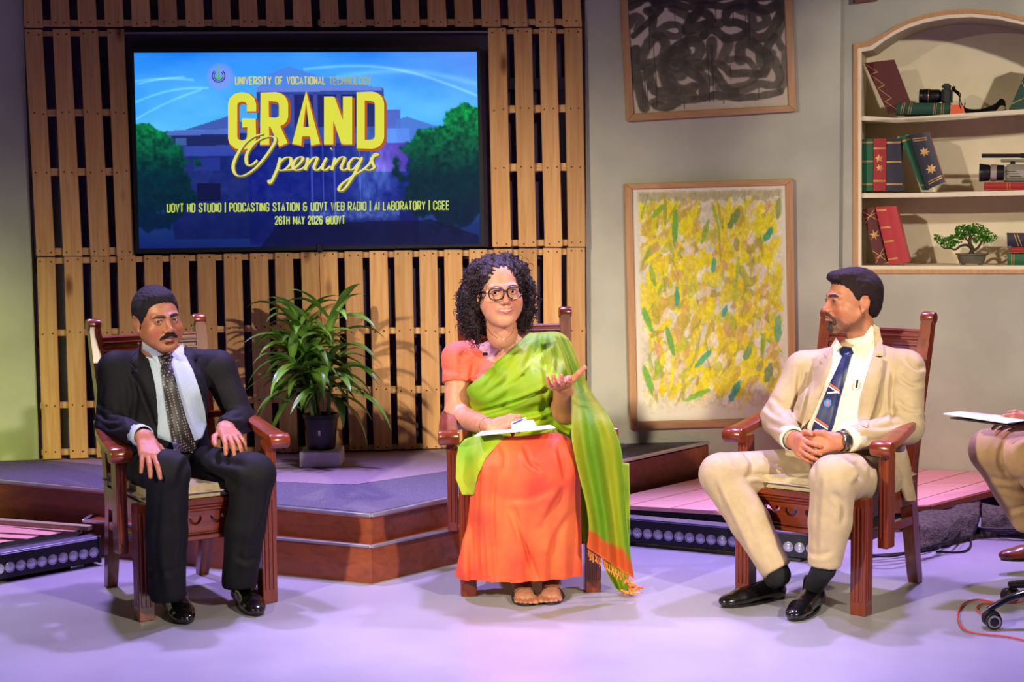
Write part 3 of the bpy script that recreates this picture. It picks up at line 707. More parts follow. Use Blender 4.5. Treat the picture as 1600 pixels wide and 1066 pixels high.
# ------------------------------------------------------------------ paintings
M_frame = mat_wood('oak_frame', (196, 150, 106), (176, 130, 88), axis='Z', knots=False, vary=.05, rough=.5)
M_framex = mat_wood('oak_frame_rail', (196, 150, 106), (176, 130, 88), axis='X', knots=False, vary=.05, rough=.5)
M_canvas = mat_attr('painted_canvas', .7, bump=.15, bscale=120)
def painting(label, outer, inner, colfn, nu, nv, off=.03):
    root = empty('framed_painting', (WP(*outer[2], 0)+WP(*outer[3], 0))/2, label, 'painting')
    for i in range(4):
        j = (i+1) % 4
        slab('frame_bar', [WP(*outer[i], off), WP(*outer[j], off), WP(*inner[j], off), WP(*inner[i], off)], .026, M_frame if i % 2 else M_framex, root, n=WN, bevel=.003)
    slab('backing', [WP(x, y, off-.017) for x, y in inner], .008, M_blackmat, root, n=WN)
    grid_canvas('canvas', inner, off-.012, nu, nv, colfn, M_canvas, root)
def stroke_field(X, Y, polyl, width, rough_seed=0, edge=.2):
    """soft mask around a polyline"""
    d = np.full(X.shape, 1e9)
    for (ax, ay), (bx, by) in zip(polyl, polyl[1:]):
        vx, vy = bx-ax, by-ay; t = np.clip(((X-ax)*vx+(Y-ay)*vy)/(vx*vx+vy*vy+1e-9), 0, 1)
        d = np.minimum(d, np.hypot(X-ax-t*vx, Y-ay-t*vy))
    w_ = width*(.75+.6*fbm(X/(width*2), Y/(width*2), 3, rough_seed))
    return np.clip((w_-d)/(width*edge)+.5, 0, 1)
def blot(X, Y, cx, cy, rx, ry, ang, seed):
    ca, sa = math.cos(ang), math.sin(ang); x, y = X-cx, Y-cy
    a, b = (x*ca+y*sa)/rx, (-x*sa+y*ca)/ry
    d = a*a+b*b+(fbm(X/14, Y/14, 3, seed)-.5)*1.1
    return np.clip((1-d)*3, 0, 1)
def cols_yellow(u, v):
    X, Y = u*600, v*900
    c = np.ones(u.shape+(3,))*np.array([222, 214, 186.])
    c += ((fbm(X/90, Y/90, 4, 2)-.5)*26)[..., None]
    rs = random.Random(5)
    pal = [((226, 206, 50), 85, 28, 56), ((202, 172, 70), 70, 22, 46), ((236, 220, 20), 85, 20, 60), ((176, 164, 72), 60, 18, 38), ((214, 168, 110), 50, 20, 36), ((188, 190, 60), 50, 18, 44), ((226, 216, 190), 42, 16, 30), ((232, 206, 20), 50, 16, 40)]
    todo = []
    for col, n, rx, ry in pal:
        for i in range(n): todo.append((col, rs.uniform(36, 566), rs.uniform(60, 800), rx*rs.uniform(.4, 1.2), ry*rs.uniform(.4, 1.2), rs.gauss(.3, .5)))
    todo += [(rs.choice([(238, 214, 30), (176, 166, 70), (150, 180, 60), (230, 200, 120), (240, 222, 40)]), rs.uniform(36, 566), rs.uniform(60, 820), rs.uniform(4, 9), rs.uniform(24, 75), rs.gauss(.15, .35)) for _ in range(170)]
    todo += [(rs.choice([(236, 228, 208), (232, 206, 180)]), rs.uniform(36, 566), rs.uniform(60, 840), rs.uniform(7, 18), rs.uniform(14, 40), rs.gauss(.3, .5)) for _ in range(150)]
    rs.shuffle(todo)
    for i, (col, x, y, rx, ry, an) in enumerate(todo):
        if not 30 < x < 560: continue
        if x < 60 and y > 500 and rs.random() < .6: continue
        x0, x1 = int(max(0, (x-ry*2)/600*u.shape[1])), int(min(u.shape[1], (x+ry*2)/600*u.shape[1]))+1
        y0, y1 = int(max(0, (y-ry*2)/900*u.shape[0])), int(min(u.shape[0], (y+ry*2)/900*u.shape[0]))+1
        s = np.s_[y0:y1, x0:x1]
        a = blot(X[s], Y[s], x, y, rx, ry, an, i)[..., None]*rs.uniform(.55, .95)
        c[s] = c[s]*(1-a)+np.array(col)*a
    for i, (x, y, rx, ry, an, col) in enumerate([(162, 150, 12, 75, .05, (110, 176, 60)), (165, 420, 11, 40, 0, (70, 160, 130)), (45, 500, 14, 55, -.35, (110, 176, 80)), (135, 590, 12, 62, -.25, (106, 168, 76)), (263, 660, 14, 48, .75, (84, 168, 120)), (45, 740, 14, 70, -.3, (110, 176, 70)), (385, 790, 14, 56, .5, (70, 160, 140)), (560, 550, 16, 60, .05, (120, 180, 130)), (525, 190, 14, 40, .6, (70, 160, 110)), (310, 300, 9, 34, .1, (80, 170, 130)), (395, 120, 16, 50, .5, (120, 150, 80)), (240, 800, 12, 60, 1.2, (130, 186, 60)), (440, 640, 16, 34, .4, (120, 160, 110)), (520, 720, 18, 44, .3, (120, 140, 100)), (100, 85, 12, 40, .8, (140, 180, 60)), (350, 480, 10, 30, .3, (80, 160, 150)), (560, 830, 14, 40, 1.0, (130, 186, 60)), (280, 170, 10, 50, .3, (150, 180, 60)), (70, 330, 12, 46, -.2, (150, 180, 60)), (570, 90, 14, 46, .1, (150, 160, 80))]):
        a = blot(X, Y, x, y, rx, ry, an, 90+i)[..., None]*.9; c = c*(1-a)+np.array(col)*a
    a = (np.clip((52-Y+(fbm(X/20, Y/20, 3, 7)-.5)*50)/10, 0, 1)*np.clip((Y-8+(fbm(X/12, Y/12, 3, 8)-.5)*24)/6, 0, 1)*.75)[..., None]
    c = c*(1-a)+np.array([172, 162, 118])*a
    for x, y0, y1 in ((130, 840, 890), (225, 820, 880), (238, 830, 875), (318, 860, 898), (52, 810, 850)):
        a = (np.exp(-((X-x)/2.5)**2)*((Y > y0) & (Y < y1)))[..., None]*.7; c = c*(1-a)+np.array([220, 205, 80])*a
    c = c*(.90+.2*fbm(X/7, Y/11, 3, 77))[..., None]+((fbm(X/24, Y/24, 4, 78)-.5)*34)[..., None]*np.array([1, .9, .6])
    e = np.clip(np.minimum(np.minimum(X-14, 590-X), np.minimum(Y-4, 860-Y+(fbm(X/30, Y/30, 2, 6)-.5)*60))/16, 0, 1)[..., None]; c = c*e+np.array([226, 220, 200.])*(1-e)
    return lin_np(c)
painting('yellow and green abstract painting in a pale oak frame beside the man in beige',
         [(976, 287), (1240, 279), (1245, 664), (985, 672)], [(988, 296), (1228, 289.5), (1233.5, 653), (996.5, 659)], cols_yellow, 260, 380)
def cols_black(u, v):
    X, Y = 150+u*1300, v*1210-265
    base = np.ones(u.shape+(3,))*np.array([214, 198, 176.]); base += ((fbm(X/200, Y/200, 3, 5)-.5)*26)[..., None]
    c = base
    S = [[(300, 70), (350, 130), (340, 260), (380, 300)], [(330, 60), (470, 20), (640, 50), (800, 40), (960, 60), (1100, 20), (1200, 50)], [(150, 190), (200, 120), (240, 150), (215, 230)],
         [(180, 280), (300, 180), (420, 60)], [(400, 240), (480, 200), (560, 215), (580, 270), (520, 300), (430, 270)], [(230, 520), (250, 440), (320, 330), (400, 300), (440, 380), (430, 560), (480, 700), (560, 780), (640, 820)],
         [(240, 540), (340, 520), (440, 470), (540, 400), (640, 320), (740, 300), (780, 220), (900, 200)], [(520, 60), (600, 110), (680, 150), (740, 60)], [(620, 230), (700, 110), (760, 100), (830, 170), (720, 220), (620, 250)],
         [(760, 300), (840, 250), (960, 340), (1100, 300), (1110, 240), (1040, 200), (960, 200), (950, 130), (1000, 80), (1080, 60)], [(1060, 80), (1160, 110), (1260, 130), (1290, 200), (1230, 240), (1180, 230), (1170, 130)],
         [(1170, 60), (1300, 100), (1400, 30), (1440, 60), (1400, 170), (1340, 260), (1290, 330), (1200, 340), (1140, 290)], [(1380, 60), (1420, 200), (1380, 330), (1400, 420), (1440, 480), (1420, 600), (1440, 700), (1390, 800)],
         [(560, 420), (640, 350), (720, 380), (700, 480), (560, 520), (480, 560), (640, 560), (760, 560), (820, 480), (830, 350)], [(580, 360), (480, 430), (420, 520)], [(600, 540), (620, 600), (700, 660), (740, 740), (740, 830)],
         [(640, 540), (760, 540), (900, 560), (980, 640), (1100, 640), (1250, 660), (1280, 560), (1290, 420), (1350, 340)], [(830, 600), (860, 660), (920, 760), (1000, 800)], [(900, 520), (960, 400), (950, 340)], [(960, 520), (1100, 520), (1170, 600), (1180, 680), (1100, 740), (960, 760), (860, 760)],
         [(1060, 520), (1060, 420), (1110, 380), (1200, 420), (1300, 520)], [(1150, 360), (1220, 440), (1230, 580)], [(1350, 540), (1380, 680), (1340, 760), (1200, 740), (1080, 790), (900, 830), (820, 820)],
         [(310, 860), (420, 830), (560, 850), (700, 850), (850, 820), (980, 850), (1120, 860), (1300, 840), (1380, 820)], [(330, 880), (420, 905), (520, 870)], [(300, 560), (300, 640), (330, 760), (440, 770), (560, 770), (660, 740)], [(400, 560), (430, 700), (500, 760)], [(180, 660), (260, 620), (330, 560)], [(190, 400), (180, 560), (200, 700), (230, 850), (240, 900)], [(500, 430), (520, 520), (600, 440)],
         [(480, 620), (560, 640), (600, 540)], [(150, -20), (260, -60), (400, -20), (600, -40), (800, -10), (1000, -50), (1300, -20), (1430, -60)], [(200, -160), (500, -120), (700, -200), (1000, -120), (1300, -180)], [(300, -230), (420, -100), (380, 0)], [(900, -220), (1000, -100), (1160, -20)], [(1200, 660), (1290, 600), (1330, 480)], [(160, 40), (240, 0), (330, -60)], [(700, 600), (760, 680), (820, 700)]]
    rs = random.Random(3)
    for i, pl in enumerate(S):
        a = stroke_field(X, Y, [(q.x, q.y) for q in catmull([(p[0], p[1], 0) for p in pl], 4)], rs.uniform(24, 46), i, .35)[..., None]*rs.uniform(.78, 1)
        tone = fbm(X/60, Y/60, 4, 30+i)[..., None]
        top = np.clip((560-Y)/560, 0, 1)[..., None]
        col = np.array([92, 84, 70.])*(1-top)+np.array([52, 44, 42.])*top
        col = col*(.7+.6*tone)
        c = c*(1-a*.92)+col*a*.92
    for x, y0, y1 in ((345, 330, 900), (250, 560, 900), (230, 700, 930), (310, 90, 400), (525, 90, 220), (575, 850, 930), (785, 350, 880), (820, 380, 880), (832, 380, 520), (970, 560, 700), (865, 60, 190), (1010, 100, 200), (1112, 130, 330), (1145, 130, 400), (270, 700, 860), (1200, 780, 880), (905, 870, 905)):
        a = (np.exp(-((X-x-4*np.sin(Y/90))/3.4)**2)*((Y > y0) & (Y < y1)))[..., None]*.9; c = c*(1-a)+np.array([48, 44, 38.])*a
    return lin_np(c)
painting('black brush-stroke abstract painting with drips, in a brown wooden frame',
         [(966.5, -55), (1236, -63), (1245.5, 174), (980, 189.5)], [(979, -44), (1224, -51), (1232.5, 164.5), (990.5, 177.5)], cols_black, 300, 260)
# bottom edge of a third frame above the niche
pf = empty('framed_painting', WP(1370, 3, 0), 'reddish frame of a picture, only its bottom edge in view above the bookshelf niche', 'painting')
pm = mat_wood('red_frame', (120, 50, 30), (96, 38, 24), axis='X', knots=False)
oq = [(1330, -150), (1560, -160), (1562, -8), (1336, 4)]; iq = [(1337, -143), (1553, -152), (1555, -15), (1343, -4)]
for i in range(4):
    j = (i+1) % 4; slab('frame_bar', [WP(*oq[i], .03), WP(*oq[j], .03), WP(*iq[j], .03), WP(*iq[i], .03)], .026, pm, pf, n=WN)
slab('canvas', [WP(x, y, .015) for x, y in iq], .008, mat('ochre_canvas', (150, 130, 90), .8, c2=(110, 90, 60), scale=8), pf, n=WN)
# ================================================================== the arched niche and what stands in it
M_cream = mat('cream_paint', (240, 226, 198), .6, c2=(230, 216, 188), scale=5)
M_trim = mat_wood('niche_edging', (206, 156, 104), (188, 138, 90), axis='Z', knots=False, vary=.03)
ND = .40
niche = empty('bookshelf_niche', WPB(1530, 428, 0), 'arched cream bookshelf niche built into the grey wall at the right', 'bookshelf')
holed_plate('edging', [(x, y) for x, y in niche_outline(7.5)], niche_outline(1.0), .035, M_trim, kind=None, parent=niche, off=.012)
holed_plate('face_frame', [(x, y) for x, y in niche_outline(2.5)], niche_outline(-5.0), .03, M_cream, kind=None, parent=niche, off=.004)
no_ = niche_outline(-3)
bm = bmesh.new()                                             # jambs and arch soffit
fr = [bm.verts.new(WPB(x, y, -.02)) for x, y in no_]; bk = [bm.verts.new(WPB(x, y, -.02)-BN*ND) for x, y in no_]
fr2 = [bm.verts.new(v.co) for v in []]
for i in range(len(no_)-1): bm.faces.new((fr[i], fr[i+1], bk[i+1], bk[i]))
bmesh.ops.solidify(bm, geom=bm.faces[:], thickness=-.015)
link_bm('jamb', bm, M_cream, niche)
a, b = WPB(1300, 200, -.02)-BN*ND, WPB(1760, 200, -.02)-BN*ND
slab('back_panel', [Vector((a.x, a.y, 2.75)), Vector((b.x, b.y, 2.75)), Vector((b.x, b.y, 1.0)), Vector((a.x, a.y, 1.0))], .015, M_cream, niche, n=BN)
def shelf_board(pts, th):
    """front edge px polyline (top edge)"""
    bm = bmesh.new(); f = [WPB(x, y, -.022) for x, y in pts]
    zs = f[0].z
    f = [Vector((p.x, p.y, p.z)) for p in f]
    top = f + [f[-1]-BN*(ND-.005), f[0]-BN*(ND-.005)]
    a = [bm.verts.new(p) for p in top]; c = [bm.verts.new(p-Vector((0, 0, th))) for p in top]
    bm.faces.new(a); bm.faces.new(c[::-1])
    for i in range(len(a)): bm.faces.new((a[i], a[(i+1) % len(a)], c[(i+1) % len(a)], c[i]))
    return link_bm('shelf', bm, M_cream, niche)
shelf_board([(1346, 181), (1400, 184.5), (1460, 182), (1530, 177), (1600, 170.5), (1718, 160)], .024)
shelf_board([(1346, 302), (1450, 301.5), (1600, 297.5), (1718, 294)], .024)
shelf_board([(1345, 416), (1600, 416), (1718, 417)], .03)

M_gold2 = mat('gold_tooling', (198, 150, 90), .4, .4)
M_pages = mat('page_edges', (226, 216, 190), .8, c2=(200, 188, 160), scale=90, stretch=(1, 12, 1))
CLO = {'green': (18, 92, 60), 'dkgreen': (16, 66, 52), 'red': (166, 26, 34), 'scarlet': (186, 38, 50), 'navy': (30, 28, 52), 'maroon': (92, 18, 24), 'pink': (206, 92, 110), 'lit_scarlet': (206, 70, 92)}
M_book = {k: mat('book_cloth_'+k, v, .5, bump=.1, bscale=300) for k, v in CLO.items()}
def star_poly(cx, cy, r, n=7, rin=.4, ph=0.3):
    return [(cx+(r if i % 2 == 0 else r*rin)*math.cos(ph+math.pi*i/n), cy+(r if i % 2 == 0 else r*rin)*math.sin(ph+math.pi*i/n)) for i in range(2*n)]
def book(label, q, col, depth=.17, off=-.07, side=None, lines=(), stars=(), bulge=.006, mirror=False, group=None, xt=0, pages_edge='top'):
    """q: spine corners in px tl,tr,br,bl (seen flat on), cover boards run into the niche"""
    F = [WPB(x, y, off) for x, y in q]
    c = (F[2]+F[3])/2
    root = empty('book', c, label, 'book', group)
    def S(u, v, d=0.0):
        p = (F[0]*(1-u)+F[1]*u)*(1-v)+(F[3]*(1-u)+F[2]*u)*v
        return p + BN*(math.sin(math.pi*min(max(u, 0), 1))*bulge + d)
    # spine: rounded shell
    bm = bmesh.new(); n = 8
    A = [bm.verts.new(S(i/n, 0)) for i in range(n+1)]; B_ = [bm.verts.new(S(i/n, 1)) for i in range(n+1)]
    A2 = [bm.verts.new(S(i/n, 0)-BN*.006) for i in range(n+1)]; B2 = [bm.verts.new(S(i/n, 1)-BN*.006) for i in range(n+1)]
    for i in range(n):
        bm.faces.new((A[i], A[i+1], B_[i+1], B_[i])); bm.faces.new((A2[i+1], A2[i], B2[i], B2[i+1]))
        bm.faces.new((A[i+1], A[i], A2[i], A2[i+1])); bm.faces.new((B_[i], B_[i+1], B2[i+1], B2[i]))
    bm.faces.new((A[0], B_[0], B2[0], A2[0])); bm.faces.new((B_[n], A[n], A2[n], B2[n]))
    autosmooth(link_bm('spine', bm, M_book[col], root), 50)
    wv = (F[1]-F[0]); wl = wv.length; wu = wv/wl; tcv = .0035
    for k, (a, b) in enumerate((((F[0]), (F[3])), ((F[1]-wu*tcv), (F[2]-wu*tcv)))):
        bm = bmesh.new(); bm_slab(bm, [a, a+wu*tcv, b+wu*tcv, b], depth, BN)
        link_bm('cover', bm, M_book[side] if (side and k == (0 if mirror else 1)) else M_book[col], root)
    dn = (F[3]-F[0]).normalized()
    a0, a1, b1, b0 = F[0]+wu*tcv+dn*.004, F[1]-wu*tcv+dn*.004, F[2]-wu*tcv-dn*.004, F[3]+wu*tcv-dn*.004
    slab('pages', [p-BN*.006 for p in (a0, a1, b1, b0)], depth-.010, M_pages, root, n=BN)
    if lines or stars:
        bm = bmesh.new()
        for (u0, v0, u1, v1, w_) in lines:
            L_ = math.hypot((u1-u0)*wl, (v1-v0)*(F[3]-F[0]).length)
            k = 6; du, dv = u1-u0, v1-v0
            H = (F[3]-F[0]).length; nx, ny = -(dv*H)/L_, (du*wl)/L_
            for i in range(k):
                ta, tb_ = i/k, (i+1)/k
                q4 = [S(u0+du*t+nx*s*w_/2/wl, v0+dv*t+ny*s*w_/2/H, .0012) for t, s in ((ta, 1), (tb_, 1), (tb_, -1), (ta, -1))]
                bm_slab(bm, q4, .0015, BN)
        for (u, v, rad, nn, ri, ph) in stars:
            H = (F[3]-F[0]).length
            pts = [S(u+x/wl, v+y/H, .001) for x, y in star_poly(0, 0, rad, nn, ri, ph)]
            cvt = bm.verts.new(S(u, v, .002)); vv = [bm.verts.new(p) for p in pts]
            for i in range(len(vv)): bm.faces.new((cvt, vv[i], vv[(i+1) % len(vv)]))
        tag(link_bm('gold_tooling', bm, M_gold2, root), kind='stuff')
    return root
def bands(vs, w_=.0035, pair=.018): return [l for v in vs for l in ((0, v, 1, v, w_), (0, v+pair, 1, v+pair, w_))]
XX = lambda v0, v1, w_=.0035: [(0, v0, 1, v1, w_), (0, v1, 1, v0, w_), (.1, (v0+v1)/2+.03, .95, (v0+v1)/2-.02, w_)]
# top shelf
book('maroon book leaning against the left side of the top shelf', [(1350.5, 98.5), (1397, 93), (1427, 171), (1388, 178.5)], 'maroon', .05, -.14, bulge=.003, lines=[(.02, .02, .30, .2, .003), (.30, .2, .03, .22, .003), (.03, .24, .34, .46, .003), (.34, .46, .06, .5, .003), (.06, .5, .38, .72, .003), (.38, .72, .1, .76, .003), (.1, .76, .42, .96, .003)])
# the wide maroon board facing right belongs to it: a taller box volume
book('dark green book lying flat under the stills camera', [(1485, 161), (1485, 179), (1399, 178.5), (1403, 160.5)], 'dkgreen', .16, -.06, lines=[(0, v, 1, v+.01, .003) for v in (.12, .16, .26, .30, .72, .76, .86, .90)])
book('dark green book leaning at the right edge of the top shelf', [(1612, 93), (1650, 97), (1612, 172), (1577, 170)], 'dkgreen', .15, -.1, lines=[(0, .1, 1, .35, .003), (0, .35, 1, .3, .003), (0, .45, 1, .9, .003), (0, .9, 1, .6, .003)])
# middle shelf
book('upright green book with gold bands at the left end of the middle shelf', [(1346, 217.5), (1364.5, 217), (1364, 298.5), (1346, 298.5)], 'green', .17, -.06, lines=bands((.06, .42, .86)), bulge=.002)
book('upright red book with a gold leaf, between a green and a navy book', [(1365, 216.5), (1385, 216.5), (1384, 298.5), (1364.5, 298.5)], 'red', .17, -.055, lines=bands((.18, .80)), stars=[(.45, .38, .022, 5, .5, .8), (.5, .56, .02, 6, .5, .2)], bulge=.002)
book('upright navy book with gold bands, right of the red one', [(1385.5, 216.5), (1407, 216), (1411, 298.5), (1384.5, 298.5)], 'navy', .17, -.06, lines=bands((.07, .44, .86)), bulge=.003)
book('green book leaning on the navy book on the middle shelf', [(1405, 214), (1420, 209), (1447, 297), (1441, 297.5)], 'green', .15, -.085, lines=bands((.08, .9)), bulge=.003)
book('thick navy book with two gold leaves, leaning, its side pink', [(1420.5, 211), (1451, 206), (1476, 285), (1448, 297)], 'navy', .17, -.05, side='pink', lines=[(.1, .08, .8, .1, .004), (.1, .12, .8, .14, .004), (.2, .88, .95, .86, .004), (.2, .92, .95, .90, .004)], stars=[(.5, .35, .026, 7, .5, .2), (.55, .68, .028, 7, .55, .7)], bulge=.010)
book('red book lying flat under the camcorder', [(1640, 284), (1640, 296.5), (1537, 297.5), (1537, 284.5)], 'red', .15, -.06, lines=[(0, .6, 1, .6, .003), (0, .64, 1, .64, .003), (.08, 0, .08, 1, .002), (.92, 0, .92, 1, .002)])
# bottom shelf
book('maroon book with gold crosses leaning at the left end of the bottom shelf', [(1347, 328), (1366.5, 323), (1386, 410), (1369, 414.5)], 'maroon', .13, -.07, lines=XX(.03, .24)+XX(.74, .97), stars=[(.5, .48, .03, 6, .35, .4)], bulge=.003)
book('thick scarlet book with gold bands leaning beside the maroon one', [(1367.5, 323.5), (1400, 322), (1421.5, 409.5), (1389, 414.5)], 'scarlet', .16, -.055, side='lit_scarlet', lines=[(.02, v, .5, v, .009) for v in (.06, .36, .60, .9)], bulge=.010)  # side cover: scarlet cloth with glancing violet light painted into its colour
book('navy book on top of the pile at the right of the bottom shelf', [(1655, 365), (1655, 385), (1574, 385), (1573, 365)], 'navy', .16, -.06, lines=[(0, .80, 1, .72, .004), (0, .86, 1, .78, .004)], group='pile of books on the bottom shelf')
book('red book in the middle of the pile on the bottom shelf', [(1650, 386), (1650, 395.5), (1580, 395.5), (1580, 386)], 'red', .15, -.065, lines=[(.9, 0, .9, 1, .004)], group='pile of books on the bottom shelf')
book('green book at the bottom of the pile on the bottom shelf', [(1660, 397), (1660, 416), (1574, 416), (1574, 397)], 'green', .16, -.06, lines=[(0, .88, 1, .88, .004), (0, .92, 1, .92, .004)], group='pile of books on the bottom shelf')

# stills camera with lens and strap
M_rubber = mat('black_rubber', (16, 16, 18), .45, bump=.2, bscale=400); M_glass = mat('dark_glass', (10, 14, 22), .05, coat=1)
M_lensring = mat('gold_ring', (180, 150, 80), .3, .8)
def B3(px, py, off): return WPB(px, py, off)
cam_r = empty('stills_camera', B3(1480, 162, -.12), 'black stills camera with zoom lens on a flat green book', 'camera')
ca, cb = B3(1441, 150.5, -.11), B3(1470, 150.5, -.11)
ax = (ca-cb).normalized()
lathe('lens', [(.0, 0), (.030, 0), (.034, .012), (.034, .05), (.037, .052), (.037, .085), (.034, .088), (.036, .098), (.037, .104), (.030, .106), (.028, .098), (.001, .096)], cb, M_black, cam_r, 24, ax)
lathe('lens_ring', [(.0375, .058), (.038, .059), (.038, .061), (.0375, .062)], cb, M_lensring, cam_r, 24, ax)
def obox(name, c, ux, uy, uz, hx, hy, hz, m, parent, bevel=.004, seg=2):
    M = Matrix((ux.to_4d(), uy.to_4d(), uz.to_4d(), (0, 0, 0, 1))).transposed(); M.translation = c
    M = Matrix(((ux.x, uy.x, uz.x, c.x), (ux.y, uy.y, uz.y, c.y), (ux.z, uy.z, uz.z, c.z), (0, 0, 0, 1)))
    return box(name, (-hx, -hy, -hz), (hx, hy, hz), m, parent, bevel, M, seg)
ZU = Vector((0, 0, 1)); ax2 = Vector((-ax.y, ax.x, 0)).normalized()
bc = B3(1480, 150, -.11)
obox('body', bc+ZU*-.002, ax, ax2, ZU, .026, .062, .040, M_rubber, cam_r, .010, 3)
obox('prism_housing', bc+ZU*.047+ax*.004, ax, ax2, ZU, .022, .030, .014, M_rubber, cam_r, .008, 2)
obox('grip', bc-ax2*.062+ax*.012, ax, ax2, ZU, .026, .014, .036, M_rubber, cam_r, .010, 3)
obox('eyepiece', bc+ZU*.035-ax*.032, ax, ax2, ZU, .008, .018, .014, M_rubber, cam_r, .004)
obox('port_cover', bc-ax*.0+BN*.061, ax, BN.cross(ZU).normalized(), ZU, .008, .004, .02, mat('grey_flap', (150, 150, 150), .4), cam_r, .002)
st = empty('camera_strap', B3(1530, 172, -.06), 'black fabric camera strap lying beside the stills camera on the shelf', 'strap')
sp = [B3(1487, 138, -.08), B3(1498, 148, -.06), B3(1503, 165, -.05), B3(1512, 174, -.05), B3(1535, 175, -.07), B3(1555, 168, -.08), B3(1563, 160, -.09), B3(1570, 162, -.10), B3(1571, 173, -.11), B3(1562, 175.5, -.12), B3(1545, 176, -.13)]
bm = bmesh.new(); pl = catmull(sp, 6)
for sgn in (0,):
    rows = []
    for i, p in enumerate(pl):
        t = i/len(pl); wd = .010+.012*math.exp(-((t-.5)/.25)**2)
        u = (ZU*.75+BN*.5).normalized()
        rows.append([p+u*wd, p-u*wd])
    vs = [[bm.verts.new(q) for q in r_] for r_ in rows]
    for a, b in zip(vs, vs[1:]): bm.faces.new((a[0], a[1], b[1], b[0]))
bmesh.ops.solidify(bm, geom=bm.faces[:], thickness=.003)
link_bm('webbing', bm, M_rubber, st, smooth=False)
tube('loop', catmull([B3(1487, 138, -.075), B3(1500, 146, -.05), B3(1499, 162, -.045), B3(1505, 176, -.05), B3(1508, 160, -.055)], 6), .0028, M_black, st, 6)
slab('orange_tag', [B3(1486, 163.5, -.045), B3(1505, 164, -.045), B3(1508, 178, -.045), B3(1484, 178.5, -.045)], .002, mat('orange_card', (236, 104, 60), .6), st, n=BN)

# camcorder
vc = empty('camcorder', B3(1580, 284, -.1), 'grey shoulder camcorder with lens hood and top microphone on a flat red book', 'camcorder')
M_grey = mat('warm_grey_metal', (150, 142, 124), .35, .4); M_silver = mat('silver_ring', (205, 190, 178), .3, .6)
c0, c1 = B3(1600, 270, -.1), B3(1530, 270, -.1); av = (c1-c0).normalized()
L_ = (c1-c0).length
lathe('lens_hood', [(.0, L_), (.044, L_), (.046, L_-.004), (.040, L_-.05), (.030, L_-.055), (0, L_-.055)], c0, M_black, vc, 24, av)
lathe('focus_ring', [(.041, L_-.085), (.043, L_-.083), (.043, L_-.056), (.041, L_-.054)], c0, M_silver, vc, 24, av)
lathe('barrel', [(.0, L_-.12), (.038, L_-.12), (.040, L_-.085), (.0, L_-.085)], c0, M_black, vc, 24, av)
av2 = Vector((-av.y, av.x, 0)).normalized()
obox('body', c0+av*(L_-.30)+ZU*.0, av, av2, ZU, .18, .045, .042, M_grey, vc, .012, 3)
obox('side_panel', c0+av*(L_-.22)+BN*.046+ZU*-.004, av, av2, ZU, .08, .004, .018, M_silver, vc, .003)
for k in range(3): obox('control_strip', c0+av*(L_-.15-.012*k)+BN*.049+ZU*(.006-.012*k), av, av2, ZU, .028, .002, .0018, M_black, vc, .0005, 1)
obox('base_plate', c0+av*(L_-.28)-ZU*.045, av, av2, ZU, .16, .04, .006, M_black, vc, .002)
obox('handle', c0+av*(L_-.26)+ZU*.060, av, av2, ZU, .16, .012, .008, M_grey, vc, .004)
obox('handle_post', c0+av*(L_-.16)+ZU*.047, av, av2, ZU, .012, .012, .014, M_black, vc, .003)
lathe('microphone', [(0, 0), (.012, 0), (.012, .07), (.010, .075), (.010, .26), (0, .26)], c0+av*(L_-.27)+ZU*.085, M_blackmat, vc, 14, av)

# bonsai
bz = empty('bonsai', B3(1519, 415, -.10), 'small artificial bonsai tree in a low grey oval pot on the bottom shelf', 'plant')
pot = B3(1518, 416, -.10); M_pot = mat('bonsai_pot', (104, 94, 82), .6, c2=(88, 80, 70), scale=20)
bm = bmesh.new()
for (r, z) in (): pass
sx = 1.5
prof = [(0, .004), (.050, .004), (.055, .02), (.060, .045), (.068, .048), (.068, .054), (.060, .054), (.056, .046), (0, .046)]
rings = []
for rr_, z in prof: rings.append([bm.verts.new(pot+BT*rr_*1.18*math.cos(a)+BN*rr_*.75*math.sin(a)+ZU*(z+.010)) for a in [2*math.pi*j/28 for j in range(28)]])
for a, b in zip(rings, rings[1:]):
    for j in range(28): bm.faces.new((a[j], a[(j+1) % 28], b[(j+1) % 28], b[j]))
autosmooth(link_bm('pot', bm, M_pot, bz), 40)
for sx_ in (-1, 1): obox('pot_foot', pot+BT*.042*sx_+ZU*.010, BT, BN, ZU, .012, .02, .005, M_pot, bz, .002, 1)
M_bark = mat('bonsai_bark', (74, 60, 44), .8, c2=(50, 40, 30), scale=60, bump=.4)
tk = lambda pts, r_: tube('branch', catmull([B3(x, y, -.10+o_) for x, y, o_ in pts], 5), r_, M_bark, bz, 8)
def tp(n, a, b): return [a+(b-a)*i/(n-1) for i in range(n)]
tk([(1516, 399, 0), (1519, 389, 0), (1515, 379, .01), (1516, 368, 0), (1512, 358, 0)], tp(21, .013, .005))
tk([(1518, 388, 0), (1510, 383, .01), (1500, 385, .02), (1493, 390, .02), (1484, 388, .01), (1476, 388, 0), (1470, 384, 0)], tp(31, .008, .003))
tk([(1519, 392, 0), (1527, 388, 0), (1533, 380, .01), (1538, 372, 0)], tp(16, .008, .003))
tk([(1515, 378, 0), (1508, 372, .02), (1504, 364, .01)], tp(11, .006, .003)); tk([(1516, 372, 0), (1522, 366, -.02), (1526, 360, -.02)], tp(11, .005, .002))
M_leafb = mat('bonsai_leaf', (120, 206, 44), .5, c2=(50, 130, 44), scale=70)
rs = random.Random(4)
